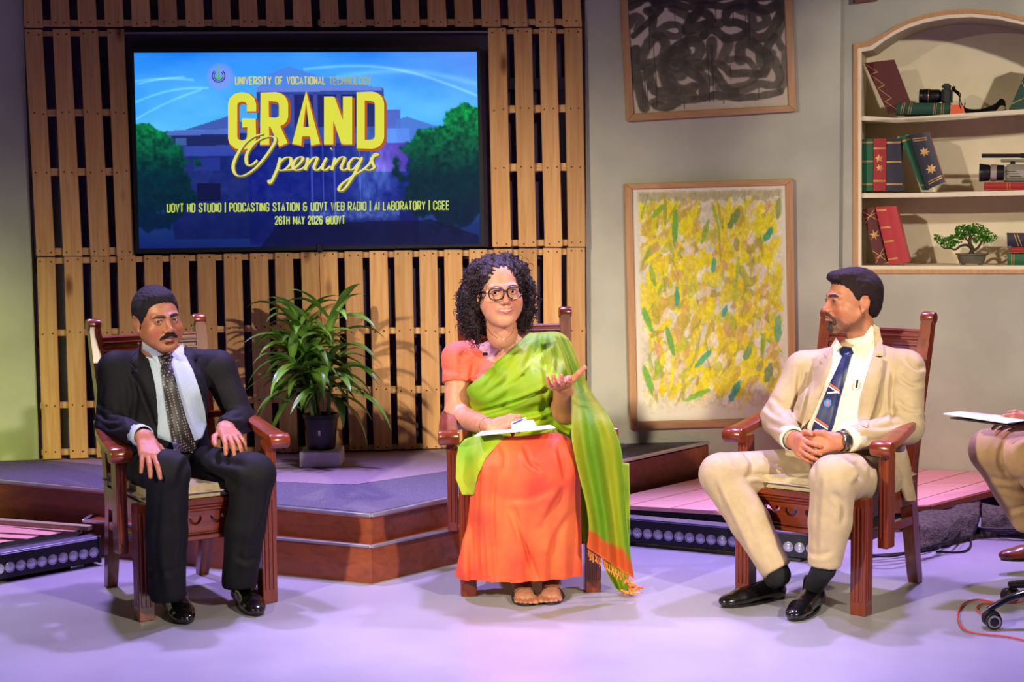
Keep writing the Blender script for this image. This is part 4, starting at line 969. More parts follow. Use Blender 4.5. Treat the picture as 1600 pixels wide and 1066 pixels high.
for (cx, cy, rx, ry, n) in ((1470, 375, 10, 6, 60), (1482, 380, 12, 7, 80), (1493, 374, 14, 8, 90), (1508, 360, 16, 9, 120), (1522, 357, 16, 8, 120), (1536, 364, 12, 8, 80), (1532, 374, 14, 8, 90), (1546, 371, 12, 7, 80), (1503, 367, 10, 6, 50), (1464, 370, 5, 4, 22)):
    bm = bmesh.new()
    for i in range(n):
        a = rs.uniform(0, 6.28); r_ = rs.random()**.5; x, y = cx+rx*r_*math.cos(a), cy+ry*r_*math.sin(a)
        p = B3(x, y, -.10+rs.uniform(-.045, .045)*(1-r_*.5))
        d = Vector((rs.gauss(0, 1), rs.gauss(0, 1), rs.gauss(.8, .7))).normalized(); u = d.orthogonal().normalized()
        l_, w_ = rs.uniform(.012, .020), rs.uniform(.005, .008)
        vs = [bm.verts.new(q) for q in (p-d*l_*.5, p+u*w_, p+d*l_*.5+u.cross(d)*.003, p-u*w_)]; bm.faces.new(vs)
    bmesh.ops.solidify(bm, geom=bm.faces[:], thickness=.0012)
    tag(link_bm('foliage', bm, M_leafb, bz), kind='stuff')

# ================================================================== potted plant on a white block
BZ = PZ(500, 731, Z2); 
wb = box('plinth_block', (BZ.x-.095, BZ.y-.0, Z2+.001), (BZ.x+.095, BZ.y+.19, Z2+.073), mat('white_block', (205, 198, 208), .7, c2=(192, 186, 198), scale=8), None, .004)
tag(wb, 'low white block under the potted plant', 'block')
pc = Vector((BZ.x-.003, BZ.y+.10, Z2+.075))
pp = empty('potted_plant', pc, 'bushy dracaena with long arching leaves in a black plastic pot', 'plant')
lathe('pot', [(0, 0), (.062, 0), (.066, .01), (.078, .145), (.085, .148), (.085, .165), (.078, .165), (.076, .14), (0, .135)], pc, M_black, pp, 28)
lathe('soil', [(0, .134), (.076, .134), (.07, .142), (0, .146)], pc, mat('soil', (44, 32, 24), .95, bump=.6), pp, 20)
slab('pot_label', [pc+V(-.006, -.078, .095), pc+V(.006, -.078, .095), pc+V(.005, -.073, .070), pc+V(-.005, -.073, .070)], .002, mat('label_white', (190, 190, 190), .5), pp, n=V(0, -1, .1))
M_stem = mat('plant_cane', (96, 128, 54), .6, c2=(70, 96, 44), scale=40)
def leafmat(name, c, c2):
    m, t, b = nt(name); N, L = t.nodes, t.links
    b.inputs['Roughness'].default_value = .32; b.inputs['Coat Weight'].default_value = .2; b.inputs['Coat Roughness'].default_value = .3
    a = N.new('ShaderNodeVertexColor'); a.layer_name = 'Col'; oi = N.new('ShaderNodeObjectInfo')
    mr = N.new('ShaderNodeMapRange'); mr.inputs[3].default_value = .65; mr.inputs[4].default_value = 1.25; L.new(oi.outputs['Random'], mr.inputs[0])
    vm = N.new('ShaderNodeVectorMath'); vm.operation = 'SCALE'; L.new(a.outputs[0], vm.inputs[0]); L.new(mr.outputs[0], vm.inputs['Scale']); L.new(vm.outputs[0], b.inputs['Base Color'])
    return m
M_leaf = leafmat('dracaena_leaf', 0, 0)
rs = random.Random(12)
def leaf(base, d, length, width, droop, parent):
    n = 9; d = Vector(d).normalized(); side = d.cross(Vector((0, 0, 1)))
    side = side.normalized() if side.length > .15 else Vector((rs.gauss(0, 1), rs.gauss(0, 1), 0)).normalized()
    side = (side + Vector((0, 0, rs.uniform(-.35, .35)))).normalized()
    vs, cs, fs = [], [], []
    p = Vector(base)
    for i in range(n+1):
        t = i/n; w_ = width*max(.02, (math.sin(math.pi*min(1, t**.75*.93+.07))))**.85*.5
        nn = side.cross(d).normalized()
        for s in (-1, 0, 1): vs.append(p+side*w_*s+nn*(abs(s)*w_*.45)); cs.append((.10, .25, .035) if s else (.17, .35, .06))
        d = (d+Vector((0, 0, -droop*(.35+t)/n*2.2))).normalized(); side = (side-d*side.dot(d)).normalized()
        p = p+d*length/n
    for i in range(n):
        for s in (0, 1): a = i*3+s; fs.append([a, a+1, a+4, a+3])
    return link('leaf', vs, fs, M_leaf, parent, smooth=True, cols=np.array(cs)*np.array([1.1, 1.05, .9])*rs.uniform(.8, 1.3))
nl = 0
for k in range(9):
    a = rs.uniform(0, 6.28); r_ = rs.uniform(.005, .05)
    b0 = pc+V(math.cos(a)*r_, math.sin(a)*r_, .14); h = rs.choice((.16, .24, .30, .36, .42, .44)) + rs.uniform(0, .05)
    tp_ = b0+V(math.cos(a)*rs.uniform(.03, .12)-.012, math.sin(a)*rs.uniform(.03, .09), h)
    tube('cane', catmull([b0, b0.lerp(tp_, .5)+V(rs.uniform(-.01, .01), rs.uniform(-.01, .01), .01), tp_], 4), tp(9, .010, .006), M_stem, pp, 8)
    for j in range(14):
        t = j/14; az = j*2.4+a; el = 1.2-1.0*(1-t)-.1*rs.random()
        q = b0.lerp(tp_, .45+.58*t)
        leaf(q, (math.cos(az)*math.cos(el), math.sin(az)*math.cos(el)*.8, math.sin(el)), rs.uniform(.20, .34)*(1-.15*t), rs.uniform(.040, .060), rs.uniform(.55, 1.2), pp)
# a few long leaves the photo shows reaching out
for (x0, y0, x1, y1, dr) in ((470, 640, 398, 615, .8), (475, 610, 400, 635, .9), (480, 550, 392, 512, .9), (470, 600, 420, 690, .6), (520, 620, 570, 690, 1.2), (530, 610, 612, 660, 1.1), (530, 570, 590, 590, .8), (480, 500, 424, 464, .7), (500, 480, 456, 447, .6), (525, 500, 585, 500, .9), (528, 480, 560, 440, .4), (525, 620, 535, 670, 1.6)):
    p0 = P(x0, y0, pc.y+rs.uniform(-.08, .05)); p1 = P(x1, y1, pc.y-.12+rs.uniform(-.06, .06))
    dv = p1-p0; leaf(p0, dv.normalized()+V(0, 0, dr*.45), dv.length*1.12, .042, dr*.85, pp)

# ================================================================== floor light bars
M_lens = mat('lamp_lens', (190, 190, 205), .25, .5); M_lensd = mat('lens_dark', (40, 40, 50), .25, .6)
M_ext = mat('black_extrusion', (26, 25, 34), .35, .4); M_lit = mat('painted_violet_sheen', (120, 112, 150), .35, .5)  # bar top: violet sheen painted into the colour of the black housing
def led_bar(label, p0, p1, h=.115, d=.085, nl=18, z0=.002, first=0.0):
    p0, p1 = Vector((p0.x, p0.y, z0)), Vector((p1.x, p1.y, z0)); t = (p1-p0); L_ = t.length; t.normalize(); n = Vector((t.y, -t.x, 0)); n = n if n.y < 0 else -n
    root = empty('light_bar', (p0+p1)/2, label, 'stage light', 'light bars on the floor')
    M = Matrix(((t.x, -n.x, 0, p0.x), (t.y, -n.y, 0, p0.y), (0, 0, 1, z0), (0, 0, 0, 1)))
    box('housing', (0, 0, .014), (L_, d, h), M_ext, root, .003, M)
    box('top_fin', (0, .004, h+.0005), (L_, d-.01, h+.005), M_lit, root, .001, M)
    for s in (.1, .9): box('foot', (L_*s-.03, .0, 0), (L_*s+.03, d, .0135), M_black, root, .002, M)
    for s, sg in ((0, -1), (L_, 0)): box('end_cap', (s+(-.012 if sg else 0), -.004, .008), (s+(0 if sg else .012), d+.004, h+.008), M_black, root, .003, M)
    pitch = L_/nl
    for i in range(nl):
        c = M @ Vector(((i+.5)*pitch, -.001, .058))
        le = lathe('lens', [(.0, .0045), (.009, .004), (.015, .002), (.0175, -.001), (.0195, .002), (.0215, .001), (.0215, -.004)], c, M_lens, root, 16, n)
        bm = bmesh.new()
        for k in range(3): pass
        bm.free()
    return root
led_bar('black stage light bar on the floor at the left edge', PZ(-230, 955, 0), PZ(155, 884, 0), nl=22)
led_bar('black stage light bar on the floor between the woman and the man in beige', PZ(940, 849, 0), PZ(1276, 881, 0), nl=20)

# black gauze and cables over the left bar
M_cable = mat('black_cable', (16, 15, 18), .5); M_cord = mat('red_cord', (196, 74, 48), .5)
def cable(name, label, pts, r_, m, cat='cable', group=None, z=None):
    o = tube(name, catmull(pts, 8), r_, m, None, 8); return tag(o, label, cat, group)
def F(x, y, z=.006): return PZ(x, y, z)
rs = random.Random(9)
for k in range(5):
    pts = [F(1336+k*5, 872+k*3), F(1395, 868+k*4), F(1440+k*6, 862+k*2), F(1478, 846+k*3), F(1500+k*3, 836-k), F(1530, 832+k*2), F(1570, 838+k), F(1650, 845)]
    pts = [p+V(rs.uniform(-.02, .02), rs.uniform(-.02, .02), .011*k) for p in pts]
    tag(tube('floor_cable', catmull(pts, 8), .0055, M_cable, None, 8), ['frontmost', 'second from the front', 'middle', 'second from the back', 'rearmost'][k]+' black cable of the bundle behind the chair at the right', 'cable', 'black cables on the floor at the right')
cable('floor_cable', 'black cable looping on the floor beside the dark foam mats', [F(1462, 862), F(1505, 862), F(1517, 850), F(1510, 838), F(1490, 832)], .0045, M_cable)
cable('extension_cord', 'thin red cord looping on the floor around the office chair caster', [F(1556, 943), F(1530, 937), F(1508, 942), F(1497, 958), F(1500, 976), F(1513, 987), F(1545, 992), F(1580, 996), F(1640, 1010)], .0035, M_cord)
cable('extension_cord', 'short loop of thin red cord at the office chair caster', [F(1600, 940), F(1556, 943), F(1535, 944), F(1526, 950), F(1532, 958), F(1548, 961)], .003, M_cord)

# office chair: only one arm of its base and a caster are in view
oc = empty('office_chair', PZ(1640, 968, 0), 'black office chair, only one base arm with its caster in view at the right edge', 'chair')
ch = PZ(1549, 985, 0)
cc_ = Vector((ch.x+.006, ch.y+.03, .030))
hubp = Vector((ch.x+.33, ch.y+.08, .13))
bm = bmesh.new(); a = Vector((cc_.x+.0, cc_.y, .068)); bm_tube(bm, catmull([a+V(-.01, 0, -.004), a.lerp(hubp, .25)+V(0, 0, .022), a.lerp(hubp, .6)+V(0, 0, .02), hubp], 6), [.013+.012*i/18 for i in range(19)], 12, flat=.7, up=(0, 0, 1))
autosmooth(link_bm('base_arm', bm, mat('glossy_black', (12, 12, 14), .12, coat=.6), oc), 60)
for s in (-1, 1):
    lathe('caster_wheel', [(0, 0), (.012, 0), (.0135, .002), (.022, .003), (.026, .003), (.0285, .006), (.0285, .016), (.024, .019), (0, .019)], cc_+V(.004, -.004*0, -.001)+V(0, .012*s, 0), M_black, oc, 24, (0, s, 0))
    bm = bmesh.new(); bm_lathe(bm, [(.0155, .0), (.0225, .0), (.0225, .002), (.0155, .002)], cc_+V(.004, .012*s+.0185*s, -.001), 24, (0, s, 0), cap=False)
    link_bm('wheel_ring', bm, mat('grey_ring', (150, 150, 150), .4, .5), oc)
lathe('caster_hood', [(0, -.011), (.03, -.011), (.031, 0), (.03, .011), (0, .011)], cc_+V(.004, 0, .003), M_blackmat, oc, 20, (0, 1, 0))
for k in range(1, 5):
    an = math.atan2(cc_.y-hubp.y, cc_.x-hubp.x)+k*2*math.pi/5; e = V(hubp.x+math.cos(an)*.33, hubp.y+math.sin(an)*.33, .068)
    tube('base_arm', [hubp, hubp.lerp(e, .5)+V(0, 0, .01), e], [.025, .02, .013], M_black, oc, 10)
    lathe('caster_wheel', [(0, -.03), (.02, -.03), (.0285, -.02), (.0285, .02), (.02, .03), (0, .03)], e-V(0, 0, .0395), M_black, oc, 20, (-math.sin(an), math.cos(an), 0))
lathe('gas_column', [(0, 0), (.028, 0), (.028, .14), (.018, .14), (.018, .30), (0, .30)], hubp-V(0, 0, .02), M_black, oc, 16)
box('seat', (hubp.x-.08, hubp.y-.10, .41), (hubp.x+.42, hubp.y+.40, .48), M_rubber, oc, .03, seg=3)

# dark foam mats slumped against the plank platform
M_foam = mat('olive_grey_foam', (150, 144, 120), .98, c2=(108, 102, 88), scale=60, bump=1, bscale=140)
def lump(label, pts, th, seed):
    """pts px: outline with heights -> slumped mat draped over the edge"""
    bm = bmesh.new(); nu, nv = 26, 12
    (a0, a1), (b0, b1) = pts
    g = []
    for j in range(nv+1):
        row = []
        for i in range(nu+1):
            u, v = i/nu, j/nv
            top = a0.lerp(a1, u); bot = b0.lerp(b1, u)
            p = top.lerp(bot, v) + Vector((0, 0, math.sin(v*math.pi)*.02))
            p += Vector((0, -1, .4))*(.035*math.sin(math.pi*v))+Vector((mnoise.noise(p*9+Vector((seed, 0, 0)))*.02, mnoise.noise(p*11)*.03, mnoise.noise(p*8+Vector((0, seed, 0)))*.02))
            row.append(bm.verts.new(p))
        g.append(row)
    for j in range(nv):
        for i in range(nu): bm.faces.new((g[j][i], g[j][i+1], g[j+1][i+1], g[j+1][i]))
    bmesh.ops.solidify(bm, geom=bm.faces[:], thickness=-th)
    for v in bm.verts: v.co.z = max(v.co.z, .004)
    o = link_bm('foam_mat', bm, M_foam, None, smooth=True); return tag(o, label, 'mat')
lump('dark grey foam mat slumped over the plank platform edge behind the man in beige', [(PZ(1420, 803, .11), PZ(1530, 783, .135)), (PZ(1438, 862, .008), PZ(1520, 842, .008))], .02, 1)
lump('second dark foam mat, right of the first, beside the knee at the right edge', [(PZ(1534, 786, .12), PZ(1600, 792, .11)), (PZ(1526, 838, .01), PZ(1612, 838, .01))], .02, 5)
# black gauze hanging over the edge of the slatted platform
bm = bmesh.new(); gz = []
for j in range(9):
    row = []
    for i in range(41):
        u, v = i/40, j/8
        xt, yt = 126+(-160-126)*u, 829+(876-829)*u
        xb, yb = 130+(-190-130)*u, 850+(905-850)*u
        if v < .4: p = PZ(xt+(xb-xt)*v*.3, yt+v*24*(1), .122)
        else: p = PZ(xt+(xb-xt)*v, yt+9+(yb-yt)*(v-.2), .122-.10*(v-.4)/.6)
        p = p+V(0, 0, .006*mnoise.noise(p*14)+.004)
        row.append(bm.verts.new(p))
    gz.append(row)
for j in range(8):
    for i in range(40): bm.faces.new((gz[j][i], gz[j][i+1], gz[j+1][i+1], gz[j+1][i]))
bmesh.ops.solidify(bm, geom=bm.faces[:], thickness=.002)
tag(link_bm('black_cloth', bm, mat('black_cloth', (14, 13, 16), .6), None, smooth=True), 'black cloth draped between the slatted platform and the left light bar', 'cloth')
# ================================================================== carved wooden armchairs (three)
M_cw = mat_wood('red_brown_carved_wood', (134, 54, 20), (92, 34, 12), rough=.28, axis='Z', scale=.8, vary=.08, knots=False, coat=.5, bump=.08)
M_cwx = mat_wood('red_brown_carved_rail', (134, 54, 20), (92, 34, 12), rough=.28, axis='X', scale=.8, vary=.08, knots=False, coat=.5, bump=.08)
M_cush = mat('cream_seat_cloth', (196, 180, 142), .75, c2=(180, 164, 128), scale=40, bump=.2, bscale=220)
def hook(cx, cz, s, flip=1, rot=0):
    """comma shaped cut-out"""
    pts = [(-.022, .004), (-.018, .012), (-.008, .012), (-.002, .006), (.004, -.002), (.012, -.004), (.016, .002), (.014, .010), (.020, .013), (.026, .006), (.024, -.006), (.014, -.012), (.002, -.012), (-.008, -.004), (-.014, -.002), (-.020, -.002)]
    return [(cx+flip*x*s, cz+z*s) for x, z in pts]
def cu(cx, cz, s):
    pts = [(-.020, .010), (-.014, .013), (-.010, .006), (-.008, -.002), (0, -.006), (.008, -.002), (.010, .006), (.014, .013), (.020, .010), (.020, 0), (.012, -.011), (0, -.014), (-.012, -.011), (-.020, 0)]
    return [(cx+x*s, cz+z*s) for x, z in pts]
def fret(name, outer, holes, y0, y1, m, parent, tilt=None):
    """plate in the XZ plane with holes, thickness y0..y1"""
    loops = [outer]+holes; pts = [p for l in loops for p in l]; ed = []; k = 0
    for l in loops: ed += [(k+i, k+(i+1) % len(l)) for i in range(len(l))]; k += len(l)
    vs, es, fs, *_ = delaunay_2d_cdt([Vector(p) for p in pts], ed, [], 0, 1e-7)
    def inside(p, poly):
        c = False
        for i in range(len(poly)):
            a, b = poly[i-1], poly[i]
            if (a[1] > p[1]) != (b[1] > p[1]) and p[0] < (b[0]-a[0])*(p[1]-a[1])/(b[1]-a[1])+a[0]: c = not c
        return c
    bm = bmesh.new(); vv = [bm.verts.new((v[0], y0, v[1])) for v in vs]
    for f in fs:
        c = (sum(vs[i][0] for i in f)/len(f), sum(vs[i][1] for i in f)/len(f))
        if inside(c, outer) and not any(inside(c, h) for h in holes): bm.faces.new([vv[i] for i in f])
    for v in [v for v in bm.verts if not v.link_faces]: bm.verts.remove(v)
    e = bmesh.ops.extrude_face_region(bm, geom=bm.faces[:]); bmesh.ops.translate(bm, verts=[g for g in e['geom'] if isinstance(g, bmesh.types.BMVert)], vec=(0, y1-y0, 0))
    if tilt: 
        for v in bm.verts: v.co = tilt @ v.co
    return link_bm(name, bm, m, parent)
def make_chair():
    root = empty('carved_armchair', (0, 0, 0))
    # front legs, fluted
    for s in (-1, 1):
        bm = bmesh.new(); x = .238*s; bm_box(bm, (x-.030, -.275, 0), (x+.030, -.215, .425), .003)
        for k in (-.016, 0, .016): bm_box(bm, (x+k-.0045, -.2795, .05), (x+k+.0045, -.272, .395), .002)
        for k in (-.262, -.245, -.228): bm_box(bm, (x+s*.028-.004, k-.0045, .05), (x+s*.028+.005, k+.0045, .395), .002)
        link_bm('leg', bm, M_cw, root)
    # rear legs run up into the back posts
    for s in (-1, 1):
        pts = [(.188*s, .325, 0), (.194*s, .265, .22), (.198*s, .235, .42), (.203*s, .27, .65), (.210*s, .325, .88), (.214*s, .36, 1.03)]
        cp = catmull(pts, 5); bm = bmesh.new(); rings = []
        for i, p in enumerate(cp):
            t = i/(len(cp)-1); hx, hy = .021+.004*math.sin(t*3), .027-.006*abs(t-.45)*2
            rings.append([bm.verts.new(p+Vector(q)) for q in ((-hx, -hy, 0), (hx, -hy, 0), (hx, hy, 0), (-hx, hy, 0))])
        for a, b in zip(rings, rings[1:]):
            for j in range(4): bm.faces.new((a[j], a[(j+1) % 4], b[(j+1) % 4], b[j]))
        bm.faces.new(rings[0][::-1]); bm.faces.new(rings[-1])
        bmesh.ops.bevel(bm, geom=[e for e in bm.edges if abs((e.verts[0].co-e.verts[1].co).normalized().z) > .7], offset=.004, segments=1, affect='EDGES')
        link_bm('back_post', bm, M_cw, root)
        o = lathe('post_top', [(0, -.026), (.022, -.026), (.025, -.018), (.025, .018), (.022, .026), (0, .026)], (.214*s, .362, 1.032), M_cw, root, 18, (1, 0, 0))
    # seat frame
    for s in (-1, 1):
        box('side_rail', (.215*s-.018, -.215, .335), (.215*s+.018, .225, .42), M_cw, root, .003)
        box('stretcher', (.205*s-.012, -.215, .245), (.205*s+.012, .245, .28), M_cw, root, .003)
    box('back_rail', (-.2, .215, .33), (.2, .25, .42), M_cwx, root, .003)
    # carved apron
    ou = [(-.207, .275), (.207, .275), (.207, .40), (-.207, .40)]
    hs = [hook(-.125, .345, 1.35, 1), cu(-.042, .343, 1.25), cu(.042, .343, 1.25), hook(.125, .345, 1.35, -1)]
    fret('apron', ou, hs, -.255, -.235, M_cwx, root)
    bm = bmesh.new()
    for z0, z1, y in ((.402, .425, -.279), (.390, .4015, -.272), (.378, .389, -.266), (.272, .290, -.272), (.291, .300, -.264)): bm_box(bm, (-.210, y, z0), (.210, -.23, z1), .003)
    link_bm('apron_moulding', bm, M_cwx, root)
    # cushion
    bm = bmesh.new(); bm_box(bm, (-.248, -.285, .427), (.248, .215, .475), .022, seg=4); 
    autosmooth(link_bm('seat_cushion', bm, M_cush, root), 60)
    # arms
    for s in (-1, 1):
        bm = bmesh.new(); x = .290*s; bm_box(bm, (x-.020, -.185, .235), (x+.020, -.125, .600), .003)
        for k in (-.010, .004): bm_box(bm, (x+k-.003, -.1885, .27), (x+k+.005, -.182, .565), .002)
        link_bm('arm_post', bm, M_cw, root)
        pts = catmull([(.220*s, .275, .655), (.256*s, .16, .672), (.288*s, .02, .660), (.302*s, -.12, .632), (.304*s, -.215, .618)], 5)
        bm = bmesh.new(); rings = []
        for i, p in enumerate(pts):
            t = i/(len(pts)-1); hx, hz = .024+.014*t, .015
            rings.append([bm.verts.new(p+Vector(q)) for q in ((-hx, 0, -hz), (hx, 0, -hz), (hx, 0, hz*.6), (hx*.7, 0, hz), (-hx*.7, 0, hz), (-hx, 0, hz*.6))])
        for a, b in zip(rings, rings[1:]):
            for j in range(6): bm.faces.new((a[j], a[(j+1) % 6], b[(j+1) % 6], b[j]))
        bm.faces.new(rings[0][::-1]); bm.faces.new(rings[-1]); 
        bm_lathe(bm, [(0, -.039), (.026, -.039), (.029, -.034), (.029, .034), (.026, .039), (0, .039)], (.304*s, -.222, .604), 20, (1, 0, 0))
        autosmooth(link_bm('armrest', bm, M_cwx, root), 35)
    # back: leaning plane through the posts
    th = math.atan2(.36-.27, 1.03-.65)
    T = Matrix.Translation((0, .27, .65)) @ Matrix.Rotation(-th, 4, 'X')
    hs = [hook(-.120, .235, 1.8, 1), cu(-.040, .232, 1.45), cu(.040, .232, 1.45), hook(.120, .235, 1.8, -1)]
    ou = [(-.192, .185), (.192, .185), (.192, .30), (-.192, .30)]
    fret('crest_rail', ou, hs, -.014, .014, M_cwx, root, T)
    bm = bmesh.new()
    for z0, z1, y in ((.302, .345, -.018), (.312, .320, -.026), (.332, .340, -.024), (.278, .290, -.020), (.166, .186, -.018)):
        bm_box(bm, (-.192, y, z0), (.192, .016, z1), .003, T)
    link_bm('crest_moulding', bm, M_cwx, root)
    for k in range(-2, 3): box('back_slat', (k*.074-.024, -.008, -.17), (k*.074+.024, .008, .17), M_cw, root, .003, T)
    box('lower_back_rail', (-.192, -.014, -.21), (.192, .014, -.165), M_cwx, root, .003, T)
    return root
ch1 = make_chair()
def place(o, x, y, deg, label):
    o.location = (x, y, 0); o.rotation_euler = (0, 0, math.radians(deg)); tag(o, label, 'chair', 'carved wooden armchairs')
ch2 = copy_tree(ch1); ch3 = copy_tree(ch1)
CH = {1: (-1.262, 6.02, 31), 2: (.040, 6.27, 5), 3: (1.215, 6.0, -38.5)}
place(ch1, *CH[1], 'carved reddish wooden armchair under the man in the dark suit')
place(ch2, *CH[2], 'carved reddish wooden armchair under the woman in green and orange')
place(ch3, *CH[3], 'carved reddish wooden armchair under the man in the beige suit')
# ================================================================== sculpting tools: distance-field clay, meshed with surface nets
def A3(*v): return np.array(v, dtype=np.float64)
def rotm(rx=0, ry=0, rz=0):
    return np.array(Matrix.Rotation(math.radians(rz), 3, 'Z') @ Matrix.Rotation(math.radians(ry), 3, 'Y') @ Matrix.Rotation(math.radians(rx), 3, 'X'))
class Clay:
    def __init__(s, lo, hi, h):
        s.lo, s.h = np.array(lo, float), h
        s.n = np.ceil((np.array(hi)-s.lo)/h).astype(int)+1
        s.d = np.full(s.n, 1.0, np.float32); s.ax = [(s.lo[i]+h*np.arange(s.n[i])).astype(np.float32) for i in range(3)]
    def win(s, lo, hi):
        a = np.clip(np.floor((np.array(lo)-s.lo)/s.h).astype(int), 0, s.n); b = np.clip(np.ceil((np.array(hi)-s.lo)/s.h).astype(int)+1, 0, s.n)
        sl = tuple(slice(a[i], b[i]) for i in range(3))
        X = s.ax[0][sl[0]][:, None, None]; Y = s.ax[1][sl[1]][None, :, None]; Z = s.ax[2][sl[2]][None, None, :]
        return sl, X, Y, Z
    def put(s, sl, e, k, op):
        d = s.d[sl]
        if d.size == 0: return
        if op == 'sub':
            e = -e
            if k > 0: h = np.maximum(k-np.abs(d-e), 0)/k; r = np.maximum(d, e)+h*h*k*.25
            else: r = np.maximum(d, e)
        else:
            if k > 0: h = np.maximum(k-np.abs(d-e), 0)/k; r = np.minimum(d, e)-h*h*k*.25
            else: r = np.minimum(d, e)
        s.d[sl] = r
    def cone(s, a, b, ra, rb=None, k=.02, op='add', sq=None):
        rb = ra if rb is None else rb; a, b = np.array(a, float), np.array(b, float); m = max(ra, rb)*(1.6 if sq else 1)+k+.02
        sl, X, Y, Z = s.win(np.minimum(a, b)-m, np.maximum(a, b)+m); v = b-a; L = max((v*v).sum(), 1e-9)
        t = np.clip(((X-a[0])*v[0]+(Y-a[1])*v[1]+(Z-a[2])*v[2])/L, 0, 1)
        dx, dy, dz = X-a[0]-t*v[0], Y-a[1]-t*v[1], Z-a[2]-t*v[2]
        if sq is not None:      # squash: (axis vector, factor) - thinner along the axis
            u = np.array(sq[0], float); u /= np.linalg.norm(u); q = dx*u[0]+dy*u[1]+dz*u[2]; f = 1/sq[1]-1
            dx, dy, dz = dx+q*u[0]*f, dy+q*u[1]*f, dz+q*u[2]*f
        s.put(sl, np.sqrt(dx*dx+dy*dy+dz*dz)-(ra+(rb-ra)*t), k, op); return s
    def chain(s, pts, rs, k=.02, op='add', sq=None):
        for i in range(len(pts)-1): s.cone(pts[i], pts[i+1], rs[i], rs[i+1], k, op, sq)
        return s
    def ell(s, c, r, k=.02, R=None, op='add'):
        c, r = np.array(c, float), np.array(r, float); m = r.max()+k+.02; sl, X, Y, Z = s.win(c-m, c+m)
        x, y, z = X-c[0], Y-c[1], Z-c[2]
        if R is not None: x, y, z = (x*R[0, 0]+y*R[1, 0]+z*R[2, 0]), (x*R[0, 1]+y*R[1, 1]+z*R[2, 1]), (x*R[0, 2]+y*R[1, 2]+z*R[2, 2])
        k0 = np.sqrt((x/r[0])**2+(y/r[1])**2+(z/r[2])**2); k1 = np.sqrt((x/r[0]**2)**2+(y/r[1]**2)**2+(z/r[2]**2)**2)+1e-9
        s.put(sl, k0*(k0-1)/k1, k, op); return s
    def box(s, c, hs, rd, k=.01, R=None, op='add'):
        c, hs = np.array(c, float), np.array(hs, float); m = np.linalg.norm(hs)+k+.02; sl, X, Y, Z = s.win(c-m, c+m)
        x, y, z = X-c[0], Y-c[1], Z-c[2]
        if R is not None: x, y, z = (x*R[0, 0]+y*R[1, 0]+z*R[2, 0]), (x*R[0, 1]+y*R[1, 1]+z*R[2, 1]), (x*R[0, 2]+y*R[1, 2]+z*R[2, 2])
        qx, qy, qz = np.abs(x)-hs[0]+rd, np.abs(y)-hs[1]+rd, np.abs(z)-hs[2]+rd
        e = np.sqrt(np.maximum(qx, 0)**2+np.maximum(qy, 0)**2+np.maximum(qz, 0)**2)+np.minimum(np.maximum(qx, np.maximum(qy, qz)), 0)-rd
        s.put(sl, e, k, op); return s
    def full(s): return s.win(s.lo, s.lo+s.h*s.n)
    def cut(s, p, n, k=.004):
        """remove what lies on the +n side of the plane"""
        sl, X, Y, Z = s.full(); n = np.array(n, float); n /= np.linalg.norm(n)
        s.put(sl, -((X-p[0])*n[0]+(Y-p[1])*n[1]+(Z-p[2])*n[2]), k, 'sub'); return s
    def warp(s, fn, band=.05):
        sl, X, Y, Z = s.full(); e = fn(X, Y, Z); s.d = s.d + (e*(np.abs(s.d) < band)).astype(np.float32); return s
    def mesh(s):
        d, h = s.d, s.h; S = d < 0; nx, ny, nz = d.shape
        c = S[:-1, :-1, :-1].astype(np.int8)
        for i, j, k in ((1, 0, 0), (0, 1, 0), (0, 0, 1), (1, 1, 0), (1, 0, 1), (0, 1, 1), (1, 1, 1)): c = c+S[i:nx-1+i, j:ny-1+j, k:nz-1+k]
        act = (c > 0) & (c < 8); I = np.argwhere(act); idx = -np.ones(act.shape, np.int64); idx[act] = np.arange(len(I))
        acc = np.zeros((len(I), 3)); cnt = np.zeros(len(I))
        cor = [(0, 0, 0), (1, 0, 0), (0, 1, 0), (0, 0, 1), (1, 1, 0), (1, 0, 1), (0, 1, 1), (1, 1, 1)]
        for a in cor:
            for ax in range(3):
                if a[ax]: continue
                b = list(a); b[ax] = 1
                da = d[I[:, 0]+a[0], I[:, 1]+a[1], I[:, 2]+a[2]]; db = d[I[:, 0]+b[0], I[:, 1]+b[1], I[:, 2]+b[2]]
                m = (da < 0) != (db < 0); t = np.where(m, da/np.where(m, da-db, 1), 0)
                p = np.array(a, float)[None, :].repeat(len(I), 0); p[:, ax] += t; acc += p*m[:, None]; cnt += m
        v = s.lo+h*(I+acc/np.maximum(cnt, 1)[:, None]); F = []
        for ax in range(3):
            u, w_ = [(1, 2), (2, 0), (0, 1)][ax]
            sl1 = [slice(1, None)]*3; sl0 = [slice(None)]*3
            a = [slice(1, -1)]*3; b = [slice(1, -1)]*3; a[ax] = slice(0, -1); b[ax] = slice(1, None)
            A, B = S[tuple(a)], S[tuple(b)]; E = np.argwhere(A != B)
            if not len(E): continue
            o = np.ones(3, int); o[ax] = 0; E0 = E+o
            sg = A[tuple((E).T)]
            def ci(du, dw): q = E0.copy(); q[:, u] -= du; q[:, w_] -= dw; return idx[q[:, 0], q[:, 1], q[:, 2]]
            q = np.stack([ci(0, 0), ci(1, 0), ci(1, 1), ci(0, 1)], 1)
            q[~sg] = q[~sg][:, ::-1]
            F.append(q[(q >= 0).all(1)])
        return v, np.concatenate(F)
